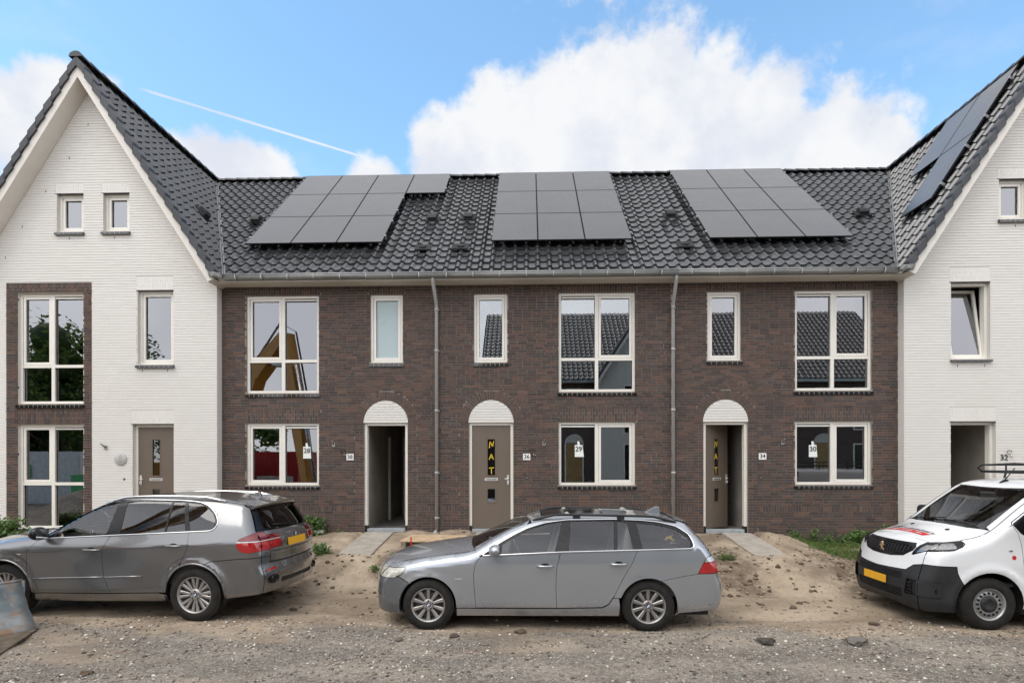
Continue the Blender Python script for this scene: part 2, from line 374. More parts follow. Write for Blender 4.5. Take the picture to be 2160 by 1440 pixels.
def text(name,body,size,mat,parent,loc,rot=(R(90),0,0),ext=.0015,align='CENTER'):
    cu=bpy.data.curves.new(name,'FONT'); cu.body=body; cu.size=size; cu.extrude=ext; cu.align_x=align; cu.align_y='CENTER'
    cu.resolution_u=4; cu.offset=size*.012; cu.materials.append(M[mat]); o=bpy.data.objects.new(name,cu); COL.objects.link(o); o.parent=parent; o.location=loc; o.rotation_euler=rot; TEXTS.append(o); return o
def rrect(x0,x1,z0,z1,r,n=4):
    p=[]
    for cx,cz,a in ((x1-r,z0+r,-90),(x1-r,z1-r,0),(x0+r,z1-r,90),(x0+r,z0+r,180)):
        for k in range(n+1):
            t=R(a+90*k/n); p.append((cx+r*math.cos(t),cz+r*math.sin(t)))
    return p
def roundpoly(P,r,n=3):
    out=[]; P=[Vector(p) for p in P]; L=len(P)
    for i in range(L):
        a,b,c=P[i-1],P[i],P[(i+1)%L]; la,lc=(a-b).length,(c-b).length
        rr=min(r,la*.45,lc*.45); p=b+(a-b)/la*rr; q=b+(c-b)/lc*rr
        for k in range(n+1):
            t=k/n; out.append(tuple(p*(1-t)**2+b*2*t*(1-t)+q*t*t))
    return out
# ------------------------------------------------------------------ ground
STREET=-.64
def vnoise(x,y,seed,freq,oct=4):
    out=np.zeros_like(x); amp=1; tot=0
    rs=np.random.RandomState(seed)
    for o in range(oct):
        for k in range(5):
            a=rs.uniform(0,6.28); ph=rs.uniform(0,6.28); fr=freq*(2**o)*rs.uniform(.7,1.3)
            out+=amp*np.sin(fr*(x*np.cos(a)+y*np.sin(a))+ph+1.3*np.sin(fr*.6*(y*np.cos(a)-x*np.sin(a))+ph*2))/5
        tot+=amp; amp*=.55
    return out/tot
def sst(a,b,v):
    t=np.clip((v-a)/(b-a),0,1); return t*t*(3-2*t)
PATHS=[(-3.73,-3.08,-2.0),(-1.2,-.5,-2.0),(4.30,4.94,-2.0)]
def gz(x,y,fine=True):
    x=np.asarray(x,float); y=np.asarray(y,float)
    wob=vnoise(x,y,3,.9,3)*.35
    low=sst(5.15,6.2,x+.4*vnoise(x,y,5,1.2,2))          # the ground lies lower beside the weeds on the right
    top=-.20+.075*np.clip(y+2,-1,2)*1.0; top=top*(1-low)+(-.36+.05*np.clip(y+2,-1,2))*low
    far=sst(-12,-9,x); top=top
    ramp=sst(-3.35,-2.2,y+wob*.8)
    z=STREET+(top-STREET)*ramp
    bank=ramp*(1-ramp)*4
    z=z+bank*(.085*vnoise(x,y,11,3.5,4)+.04*vnoise(x,y,16,9,3)+.028*np.abs(vnoise(x,y,18,21,2)))+ramp*(.035*vnoise(x,y,12,4.5,4)+.012*vnoise(x,y,17,14,3))
    z=z+(1-ramp)*(.014*vnoise(x,y,13,2.2,4)+.009*vnoise(x,y,14,9,3))
    # small heaps of spoil beside the downpipe, and along the wall
    for cx,cy,h,r in ((-2.55,-.25,.10,.35),(-1.60,-.32,.13,.42),(-4.15,-.45,.07,.4),(5.15,-.5,.10,.7),(-2.9,-.6,.04,.4),(3.1,-.4,.08,.5),(1.5,-.3,.06,.8)):
        z=z+h*np.exp(-(((x-cx)/r)**2+((y-cy)/(r*.7))**2))*(1+.5*vnoise(x,y,15,7,2))
    for a,b,ye in PATHS:          # bedded flat under the slabs
        m=sst(a-.12,a-.0,x)*sst(b+.12,b,x)*sst(ye-.15,ye+.02,y)
        zp=-.065+.11*(np.minimum(y,0))
        z=z*(1-m)+zp*m
    m=sst(ye:= -.0, .12, y); z=z*(1-m)+(-.35)*m
    # loose sand spilled down from each path end
    for a,b,ye in PATHS:
        c=(a+b)/2; z=z+.05*np.exp(-(((x-c)/.5)**2+((y-(ye-.55))/.45)**2))
    # sand in the left foreground
    z=z+.05*np.exp(-(((x+3.6)/1.6)**2+((y+7.3)/.35)**2))
    if fine:
        tr=np.exp(-((y+4.55+.12*np.sin(x*.7))/.16)**2)+np.exp(-((y+5.95+.10*np.sin(x*.6+1))/.18)**2); z=z-.035*tr
        z=z+.006*vnoise(x,y,21,22,3)+.004*vnoise(x,y,22,48,2)
    return z
def axis_vals(lo,hi,step,far,grow=1.35):
    a=list(np.arange(lo,hi+1e-6,step)); s=step; v=hi
    while v<far: s*=grow; v+=s; a.append(v)
    s=step; v=lo; b=[]
    while v>-far: s*=grow; v-=s; b.append(v)
    return np.array(b[::-1]+a)
def make_ground():
    xs=axis_vals(-9.5,9.5,.045,260); ys=axis_vals(-7.8,.02,.045,260)
    X,Y=np.meshgrid(xs,ys); Z=gz(X,Y)
    nx,ny=len(xs),len(ys); V=np.stack([X.ravel(),Y.ravel(),Z.ravel()],1)
    i=np.arange(nx*ny).reshape(ny,nx); F=np.stack([i[:-1,:-1],i[:-1,1:],i[1:,1:],i[1:,:-1]],-1).reshape(-1,4)
    me=bpy.data.meshes.new('ground'); me.vertices.add(len(V)); me.vertices.foreach_set('co',V.ravel())
    me.loops.add(F.size); me.loops.foreach_set('vertex_index',F.ravel().astype(np.int32)); me.polygons.add(len(F))
    me.polygons.foreach_set('loop_start',np.arange(0,F.size,4,dtype=np.int32)); me.polygons.foreach_set('use_smooth',np.ones(len(F),bool))
    me.update(calc_edges=True); me.materials.append(M['ground']); o=link('ground',me); o['kind']='structure'; o['label']='sandy ground and grey gravel street in front of the houses'
make_ground()
def scatter_stones(name,n,xr,yr,smin,smax,pal,seed,bias=None):
    rs=np.random.RandomState(seed)
    base=np.array([(1,0,0),(-1,0,0),(0,1,0),(0,-1,0),(0,0,1),(0,0,-.6),(.6,.6,.5),(-.6,.5,.5),(.5,-.6,.5),(-.55,-.55,.5)],float)
    fc=np.array([(0,6,8),(6,4,8),(6,7,4),(7,9,4),(9,8,4),(0,2,6),(2,7,6),(2,1,7),(1,9,7),(1,3,9),(3,8,9),(3,0,8),(0,5,2),(2,5,1),(1,5,3),(3,5,0)])
    x=rs.uniform(*xr,n); y=rs.uniform(*yr,n)
    if bias is not None:
        keep=bias(x,y,rs); x,y=x[keep],y[keep]; n=len(x)
    s=smin*(smax/smin)**(rs.rand(n)**2.6); an=rs.uniform(0,6.28,n); z=gz(x,y)
    b=base[None]*(1+.35*(rs.rand(n,10,1)-.5))*s[:,None,None]*np.stack([rs.uniform(.8,1.4,n),rs.uniform(.7,1.1,n),rs.uniform(.45,.9,n)],1)[:,None,:]
    ca,sa=np.cos(an)[:,None],np.sin(an)[:,None]
    V=np.stack([b[:,:,0]*ca-b[:,:,1]*sa+x[:,None],b[:,:,0]*sa+b[:,:,1]*ca+y[:,None],b[:,:,2]+z[:,None]+s[:,None]*.1],-1).reshape(-1,3)
    F=(fc[None]+10*np.arange(n)[:,None,None]).reshape(-1,3)
    me=bpy.data.meshes.new(name); me.vertices.add(len(V)); me.vertices.foreach_set('co',V.ravel())
    me.loops.add(F.size); me.loops.foreach_set('vertex_index',F.ravel().astype(np.int32)); me.polygons.add(len(F))
    me.polygons.foreach_set('loop_start',np.arange(0,F.size,3,dtype=np.int32)); me.update(calc_edges=True)
    pal=np.array(pal); ci=rs.randint(0,len(pal),n); col=pal[ci]*(rs.uniform(.75,1.25,n)[:,None]); col=np.repeat(col,len(fc),0)
    a=me.attributes.new('tint','FLOAT_COLOR','FACE'); arr=np.ones((len(col),4),np.float32); arr[:,:3]=col; a.data.foreach_set('color',arr.ravel())
    me.materials.append(M['stone']); o=link(name,me); o['kind']='stuff'; return o
def gbias(x,y,rs):
    e=y+.5*vnoise(x,y,31,1.1,3); p=np.where(e<-5.05,1,np.where(e<-4.7,.35,.03)); p=p*(.35+.65*(vnoise(x,y,33,1.7,3)>-.15)); return rs.rand(len(x))<p
GP=[(.17,.145,.12),(.24,.21,.178),(.31,.275,.235),(.40,.36,.315),(.10,.088,.075),(.58,.54,.48),(.27,.21,.17),(.20,.175,.155)]
o=scatter_stones('gravel',30000,(-7.6,8.0),(-7.3,-3.9),.005,.026,GP,41,gbias); o['label']='loose grey gravel and crushed stone on the street'
def cbias(x,y,rs):
    bank=sst(-3.7,-3.0,y)*(1-sst(-2.1,-1.5,y)); sp=np.min([np.abs(x-c) for c in (-3.4,-.85,4.65)],0)
    on=np.max([(x>a-.05)*(x<b+.05)*(y>ye-.05) for a,b,ye in PATHS],0)
    return (rs.rand(len(x))<np.clip(.10+.35*vnoise(x,y,37,1.6,3)+bank*(.25+.5*sst(.5,1.0,sp)),0,1))&(on<.5)
o=scatter_stones('sand_crumbs',22000,(-7.5,8.2),(-4.4,-.1),.006,.055,[(.16,.12,.085),(.22,.17,.12),(.12,.09,.065),(.30,.24,.17),(.10,.08,.06)],42,cbias); o['label']='crumbs of dark soil lying on the sandy bank'
def clod(x,y,s,label,col,seed):
    rs=np.random.RandomState(seed); bm=bmesh.new(); bmesh.ops.create_icosphere(bm,subdivisions=2,radius=1)
    for v in bm.verts:
        k=1+.30*math.sin(v.co.x*3+seed)*math.sin(v.co.y*4+seed*2)+.18*rs.uniform(-1,1); v.co=Vector((v.co.x*s*1.25*k,v.co.y*s*k,v.co.z*s*.62*k))
    me=bpy.data.meshes.new('clod'); bm.to_mesh(me); bm.free(); me.materials.append(M['stone'])
    a=me.attributes.new('tint','FLOAT_COLOR','FACE'); a.data.foreach_set('color',np.tile(np.array([*col,1],np.float32),len(me.polygons)))
    o=link('clod',me,None,(x,y,float(gz(x,y))+s*.22)); tag(o,label,'clod','clods of earth lying on the street')
for i,(x,y,s,l,c) in enumerate([(-.12,-5.44,.06,'brown clod of earth on the gravel left of the silver estate car front wheel',(.11,.085,.065)),(-.95,-5.62,.055,'small dark clod lying just in front of the silver estate car front wheel',(.09,.075,.06)),
    (2.9,-5.75,.085,'broad lump of dark asphalt on the gravel between the estate car and the van',(.075,.068,.06)),(4.0,-5.72,.095,'pale grey lump of broken stone on the gravel nearest the van front',(.16,.145,.13)),
    (4.68,-4.95,.055,'lone dark clod on the sand in front of the van bumper',(.10,.08,.06)),(-1.62,-5.75,.04,'small grey clod on the gravel in front of the dark SUV rear wheel',(.13,.11,.09)),
    (-4.62,-7.0,.05,'red brown clod in the sandy patch at the lower left',(.12,.08,.055))]): clod(x,y,s,l,c,50+i)
# ------------------------------------------------------------------ brickwork
BZ,BX=.0608,.2145; JT=.0115
Z0=2.436
DARK=[((.072,.046,.040),5),((.100,.058,.046),5),((.130,.068,.049),2.6),((.052,.041,.040),4),((.045,.046,.052),3),((.150,.083,.056),1.0),((.086,.064,.056),3),((.034,.031,.033),2)]
def pick_dark(r):
    t=sum(w for _,w in DARK); u=r.uniform(0,t)
    for c,w in DARK:
        u-=w
        if u<=0: break
    k=r.uniform(.92,1.10)*1.22; g=sum(c)/3; return tuple((x*.82+g*.18)*k for x in c)
def pick_white(r):
    k=r.uniform(.975,1.015); return (.745*k,.725*k,.685*k)
_bm={}
def brick_mesh(kind,w,h,d,col):
    key=(kind,round(w,3),round(h,3),tuple(round(c,3) for c in col))
    if key not in _bm:
        mb=MB(); mb.brick(-w/2,w/2,-h/2,h/2,0,d,col); _bm[key]=mb.mesh('brick',M[kind])
    return _bm[key]
def lay(house,bricks,kind,limit=296,stuff='brickwork'):
    """bricks: (x0,x1,z0,z1,yfront,col,score). The largest-showing full bricks become parts, the rest one mesh."""
    cx,cz=0,CAMZ
    order=sorted(range(len(bricks)),key=lambda i:((bricks[i][0]+bricks[i][1])/2)**2+(bricks[i][2]-CAMZ)**2*1.0-1000*bricks[i][6])
    sel=set(order[:limit]); mb=MB()
    pal=[pick_dark(random.Random(i)) for i in range(14)] if kind=='dark_brick' else [pick_white(random.Random(i)) for i in range(6)]
    for i,(x0,x1,z0,z1,yf,col,sc) in enumerate(bricks):
        if i in sel:
            c=min(pal,key=lambda p:sum((a-b)**2 for a,b in zip(p,col)))
            link('brick',brick_mesh(kind,round((x1-x0)*200)/200,z1-z0,.04,c),house,Vector(((x0+x1)/2,yf,(z0+z1)/2))-Vector(house.location))
        else: mb.brick(x0,x1,z0,z1,yf,yf+.04,col)
    o=build(stuff,mb,kind,house,True); o['kind']='stuff'; return o
def course_bricks(out,xa,xb,za,zb,yf,pick,rng,clip,skip,JV=JT):
    k0=int(math.floor((za-Z0)/BZ)); k1=int(math.ceil((zb-Z0)/BZ))
    for k in range(k0,k1):
        z0=Z0+k*BZ+JT/2; z1=Z0+(k+1)*BZ-JT/2
        if z1>zb+.001: z1=zb
        if z1-z0<.02: continue
        zc=(z0+z1)/2; cuts=clip(zc,xa,xb)      # list of free intervals
        off=rng.choice((0,.25,.5,.75,.33)) if rng.random()<.35 else (.5 if k%2 else 0)
        x=xa-BX+ (off*BX)
        while x<xb:
            wdt=BX if rng.random()>.07 else BX*.5
            for (a,b) in cuts:
                p,q=max(x,a),min(x+wdt,b)
                if q-p<.03: continue
                i0=p+(JV/2 if p>a+.001 else .001); i1=q-(JV/2 if q<b-.001 else .001)
                if i1-i0<.02: continue
                out.append((i0,i1,z0,z1,yf-rng.uniform(0,.003 if JV>.005 else .0012),pick(rng),1 if (i1-i0)>.19 else 0))
            x+=wdt
def free(xa,xb,blocks):
    iv=[(xa,xb)]
    for (a,b) in blocks:
        nv=[]
        for (p,q) in iv:
            if b<=p or a>=q: nv.append((p,q)); continue
            if a>p: nv.append((p,a))
            if b<q: nv.append((b,q))
        iv=nv
    return [i for i in iv if i[1]-i[0]>.01]
def soldiers(out,x0,x1,z0,z1,yf,pick,rng,pitch=BZ,two=True,JT=JT):
    n=max(1,round((x1-x0)/pitch)); p=(x1-x0)/n; H=z1-z0
    for i in range(n):
        a,b=x0+i*p+JT/2,x0+(i+1)*p-JT/2
        if two:
            s=H*(.66 if i%2 else .34); segs=[(z0,z0+s-JT/2),(z0+s+JT/2,z1)]
        else: segs=[(z0,z1)]
        for (c,d) in segs: out.append((a,b,c+JT/4,d-JT/4,yf-rng.uniform(0,.15*JT),pick(rng),0))
def wall_sheet(name,parent,mat,xa,xb,za,zb,yf,depth,holes,clipfn=None,yback=None):
    """mortar face and plaster back with true openings and reveals"""
    xs=sorted(set([xa,xb]+[v for h in holes for v in h[:2]])); zs=sorted(set([za,zb]+[v for h in holes for v in h[2:4]]))
    mb=MB()
    for i in range(len(xs)-1):
        for j in range(len(zs)-1):
            a,b,c,d=xs[i],xs[i+1],zs[j],zs[j+1]; mx,mz=(a+b)/2,(c+d)/2
            if any(h[0]<mx<h[1] and h[2]<mz<h[3] for h in holes): continue
            if mx<xa or mx>xb: continue
            mb.quad((a,yf,c),(b,yf,c),(b,yf,d),(a,yf,d)); mb.quad((b,yf+depth,c),(a,yf+depth,c),(a,yf+depth,d),(b,yf+depth,d))
    for (a,b,c,d) in holes:
        mb.quad((a,yf,c),(a,yf+depth,c),(a,yf+depth,d),(a,yf,d)); mb.quad((b,yf+depth,c),(b,yf,c),(b,yf,d),(b,yf+depth,d))
        mb.quad((a,yf,d),(a,yf+depth,d),(b,yf+depth,d),(b,yf,d)); mb.quad((a,yf+depth,c),(a,yf,c),(b,yf,c),(b,yf+depth,c))
    return build(name,mb,mat,parent)
# ------------------------------------------------------------------ windows and doors
def member(mb,x0,x1,z0,z1,y0,y1): mb.box(x0,x1,y0,y1,z0,z1)
def frame_ring(mb,x0,x1,z0,z1,w,y0,y1):
    mb.box(x0,x0+w,y0,y1,z0,z1); mb.box(x1-w,x1,y0,y1,z0,z1); mb.box(x0+w,x1-w,y0,y1,z0,z0+w); mb.box(x0+w,x1-w,y0,y1,z1-w,z1)
def window(house,x0,x1,z0,z1,yf,cells,mull=None,trans=None,glass='window_glass',sill=True,label=None,rng=random,silld=.07,grille_col='cream_paint'):
    """cells: dict (col,row)->'fixed'|'sash'|'grille'; row 0 bottom"""
    W=link('window',None,house); W['_wc']=0; W.location=-Vector(house.location)
    if label: W['label']=label
    mb=MB(); fw=.058; y0,y1=yf,yf+.11
    frame_ring(mb,x0,x1,z0,z1,fw,y0,y1)
    cols=[(x0+fw,x1-fw)]; rows=[(z0+fw,z1-fw)]
    if mull is not None: cols=[(x0+fw,mull-.038),(mull+.038,x1-fw)]; mb.box(mull-.038,mull+.038,y0+.002,y1-.002,z0+fw,z1-fw)
    if trans is not None: rows=[(z0+fw,trans-.034),(trans+.034,z1-fw)]
    if trans is not None:
        for c in cols: mb.box(c[0],c[1],y0+.004,y1-.004,trans-.034,trans+.034)
    build('frame',mb,'cream_paint',W,bevel=.004)
    for ci,c in enumerate(cols):
        for ri,r in enumerate(rows):
            k=cells.get((ci,ri),'fixed'); a,b,s,t=c[0],c[1],r[0],r[1]
            if k=='sash':
                m=MB(); frame_ring(m,a+.006,b-.006,s+.006,t-.006,.055,y0+.012,y1-.02); m.box(a+.02,b-.02,y0+.002,y0+.03,s+.004,s+.014)
                build('sash',m,'cream_paint',W,bevel=.004); a+=.058; b-=.058; s+=.058; t-=.058
            elif k=='grille':
                m=MB(); hgt=.062
                m.box(a+.008,b-.008,y0+.012,y0+.05,t-hgt+.010,t-.022)
                m.box(a+.006,b-.006,y0+.006,y0+.02,t-hgt+.006,t-hgt+.012)
                build('vent_grille',m,grille_col,W); t-=hgt
                m=MB(); m.box(a,b,y0+.064,y0+.07,t,t+hgt); build('vent_gap',m,'rubber_black',W)
            m=MB(); g=.008
            frame_ring(m,a,b,s,t,g,y0+.045,y0+.06); build('glazing_seal',m,'rubber_black',W)
            m=MB(); m.box(a+.002,b-.002,y0+.055,y0+.061,s+.002,t-.002); build('pane',m,glass,W)
    if sill:
        n=max(3,round((x1-x0+.06)/.108)); p=(x1-x0+.06)/n; sm=None
        mj=MB()
        for i in range(n):
            a=x0-.03+i*p+.004; b=a+p-.008
            if sm is None:
                m=MB(); prof=[(-silld,-.072),(-silld,-.018),(-silld+.02,-.008),(.10,.016),(.10,-.06)]
                m.prism([(0,y,z) for y,z in prof],(p-.008,0,0)); sm=m.mesh('sill_tile',M['sill_tile'])
            o=link('sill_tile',sm,W,(a,yf-.0,z0-.018))
            if i: 
                m2=[(a-.008,yf+y*1.0+.002,z0-.018+z-.003) for y,z in ((-silld-.0015,-.066),(-silld-.0015,-.018),(-silld+.02,-.007),(.08,.012),(.08,-.055))]; mj.prism(m2,(.008,0,0))
        build('sill_joint',mj,'sill_joint',W)
    return W
def door_leaf(house,x0,x1,z0,z1,hinge_x,ang,y,handle_right,letters,label=None):
    """leaf built round its hinge, opening inwards"""
    D=link('door',None,house); D['_wc']=0; D.location=Vector((hinge_x,y,0))-Vector(house.location); D.rotation_euler=(0,0,ang)
    if label: D['label']=label
    a,b=x0-hinge_x,x1-hinge_x; c=(a+b)/2; T=.055
    gl=[(c-.085,c+.085,z0+1.21,z0+2.03),(c-.085,c+.085,z0+.60,z0+.90)]
    xs=sorted({a,b,gl[0][0],gl[0][1]}); zs=sorted({z0,z1,gl[0][2],gl[0][3],gl[1][2],gl[1][3]}); m=MB()
    for i in range(3):
        for j in range(len(zs)-1):
            mx,mz=(xs[i]+xs[i+1])/2,(zs[j]+zs[j+1])/2
            if any(g[0]<mx<g[1] and g[2]<mz<g[3] for g in gl): continue
            m.box(xs[i],xs[i+1],0,T,zs[j],zs[j+1])
    bm_=m; me=m.mesh('door_panel',M['taupe_door'],False); bm=bmesh.new(); bm.from_mesh(me); bmesh.ops.remove_doubles(bm,verts=bm.verts,dist=1e-5)
    dup=[f for f in bm.faces if False]; bm.to_mesh(me); bm.free(); link('panel',me,D)
    for g in gl:
        q=MB(); frame_ring(q,g[0]-.02,g[1]+.02,g[2]-.02,g[3]+.02,.02,-.006,.002); build('glass_bead',q,'taupe_door',D)
        q=MB(); q.box(g[0],g[1],.02,.03,g[2],g[3]); build('glass_slit',q,'door_glass',D)
    q=MB(); q.prism([(x,-.014,z) for x,z in rrect(c-.15,c+.15,z0+1.085,z0+1.15,.02)],(0,.014,0)); build('letterbox',q,'steel_white',D)
    q=MB(); q.box(c-.12,c+.12,-.018,-.0145,z0+1.10,z0+1.135); build('letterbox_flap',q,'zinc',D)
    hx=(b-.055) if handle_right else (a+.055)
    q=MB(); q.prism([(x,-.012,z) for x,z in rrect(hx-.022,hx+.022,z0+.99,z0+1.22,.02)],(0,.012,0)); build('handle_plate',q,'steel_white',D)
    s=-1 if handle_right else 1
    q=MB(); q.tube([(hx,-.01,z0+1.13),(hx,-.05,z0+1.13),(hx+s*.02,-.058,z0+1.13),(hx+s*.075,-.058,z0+1.13)],.012,8); q.lathe([(-.04,.0),(-.04,.015),(0,.015)],(hx,-.012,z0+1.04),12); build('handle',q,'steel_white',D)
    if letters:
        # three hand-painted capitals one below the other on the tall glass slit
        q=MB(); S={'N':[[(-.045,-.075),(-.030,.07)],[(-.030,.07),(.030,-.05)],[(.030,-.05),(.052,.075)]],'A':[[(-.05,-.06),(.0,.065)],[(.0,.065),(.048,-.06)],[(-.028,-.012),(.026,-.015)]],'T':[[(-.052,.055),(.052,.062)],[(.002,.055),(.004,-.075)]]}
        for ch,zc in (('N',z0+1.91),('A',z0+1.63),('T',z0+1.32)):
            for (p,r_) in S[ch]:
                p0,p1=Vector((c+p[0],0,zc+p[1])),Vector((c+r_[0],0,zc+r_[1])); d=(p1-p0); n_=Vector((-d.z,0,d.x)).normalized()
                q.obox((p0+p1)/2+Vector((0,.017,0)),d/2*1.08,(0,.0015,0),n_*.009)
        build('painted_lettering',q,'yellow_paint',D)
    return D
def door_frame(house,x0,x1,z0,z1,yf,label=None):
    m=MB(); w=.062
    m.box(x0,x0+w,yf,yf+.12,z0+.10,z1); m.box(x1-w,x1,yf,yf+.12,z0+.10,z1); m.box(x0+w,x1-w,yf,yf+.12,z1-w,z1)
    build('door_frame',m,'cream_paint',house,bevel=.004)
    m=MB(); m.box(x0-.006,x0+w+.004,yf-.006,yf+.125,z0-.06,z0+.10); build('door_frame_foot',m,'black_plinth',house)
    m=MB(); m.box(x1-w-.004,x1+.006,yf-.006,yf+.125,z0-.06,z0+.10); build('door_frame_foot',m,'black_plinth',house)
    m=MB(); m.box(x0+w+.004,x1-w-.004,yf-.03,yf+.13,z0-.05,z0+.03); build('threshold',m,'threshold_stone',house,bevel=.005)
# ------------------------------------------------------------------ roof tiles
TW,TE=.262,.3445
def tile_profile():
    pr=[]
    for u,hh in ((0,.010),(.10,.004),(.48,.006),(.56,.016),(.64,.044),(.72,.060),(.82,.061),(.90,.044),(.97,.018),(1.02,.008)): pr.append((u*TW,hh))
    return pr
def tile_mb(length=TE+.03):
    pr=tile_profile(); mb=MB(); n=len(pr); L=length; lift=.034
    top=[(u,0,h+lift) for u,h in pr]+[(u,L,h) for u,h in pr]
    fr=[(u,0,h+lift) for u,h in pr]+[(u,.004,h+lift-.030) for u,h in pr]
    f=[(i,i+1,n+i+1,n+i) for i in range(n-1)]
    mb.add(top,f,(1,1,1),True); mb.add(fr,[(i+1,i,n+i,n+i+1) for i in range(n-1)],(1,1,1),False)
    a=pr[0]; b=pr[-1]
    mb.quad((a[0],0,a[1]+lift),(a[0],L,a[1]),(a[0],L,a[1]-.02),(a[0],0,a[1]+lift-.03)); mb.quad((b[0],L,b[1]),(b[0],0,b[1]+lift),(b[0],0,b[1]+lift-.03),(b[0],L,b[1]-.02))
    return mb
TILE=tile_mb()
_tm=[]
def tile_mesh(i):
    if not _tm:
        for k in (.80,.92,1.0,1.08,1.2):
            t=MB(); t.v=list(TILE.v); t.f=list(TILE.f); t.sm=list(TILE.sm); t.c=[(k,k,k)]*len(t.f); _tm.append(t.mesh('roof_tile',M['roof_tile']))
    return _tm[i%5]
def tiles(house,O,u,s,n,cols,rows,keep,score,limit=296,clipplane=None,name='roof_tiles',cover=None):
    """O eave corner; u across, s up the slope, n outward. keep(P)->1 whole, 0 none, .5 cut. """
    O,u,s,n=map(Vector,(O,u,s,n)); Rm=Matrix((u,s,n)).transposed(); eu=Rm.to_euler(); rng=random.Random(len(house.name)*7+cols[0])
    cand=[];cut=[]
    for j in range(rows):
        for i in range(cols[0],cols[1]):
            p=O+u*(i*TW)+s*(j*TE); k=keep(p,i,j)
            if k==1: cand.append((p,i,j))
            elif k: cut.append((p,i,j))
    cand.sort(key=lambda c:-score(c[0]))
    mb=MB()
    def put(dst,p):
        k=rng.choice((.80,.92,1.0,1.08,1.2)); dst.add([tuple(p+Rm@Vector(v)) for v in TILE.v],TILE.f,(k,k,k)); dst.sm[-len(TILE.f):]=TILE.sm
    for q,(p,i,j) in enumerate(cand):
        if q<limit and score(p)>-900:
            jit=Euler((0,rng.uniform(-.006,.006),rng.uniform(-.006,.006)))
            link('roof_tile',tile_mesh(rng.randrange(5)),house,p-Vector(house.location)+n*rng.uniform(0,.003),(Rm@jit.to_matrix()).to_euler())
        else: put(mb,p)
    for p,i,j in cut: put(mb,p) if clipplane is None else None
    if mb.f: o=build(name,mb,'roof_tile',house,True); o['kind']='stuff'
    if clipplane is not None and cut:
        m2=MB()
        for p,i,j in cut: put(m2,p)
        me=m2.mesh('cut_tiles',M['roof_tile']); bm=bmesh.new(); bm.from_mesh(me)
        co,no=clipplane; bmesh.ops.bisect_plane(bm,geom=bm.verts[:]+bm.edges[:]+bm.faces[:],plane_co=co,plane_no=no,clear_outer=True,dist=1e-5)
        bm.to_mesh(me); bm.free(); o=link('cut_tiles',me,house); o['kind']='stuff'
# main roof plane and gable planes
ME_Y,ME_Z,MS=-.2,5.73,.921
def zmain(y): return ME_Z+MS*(y-ME_Y)
GA,GS=10.45,1.555
XL,XR=-9.97,11.08
RIDGE_Y=4.95
ml=math.hypot(1,MS); MU=Vector((1,0,0)); MSV=Vector((0,1/ml,MS/ml)); MN=Vector((0,-MS/ml,1/ml))
gl_=math.hypot(1,GS)
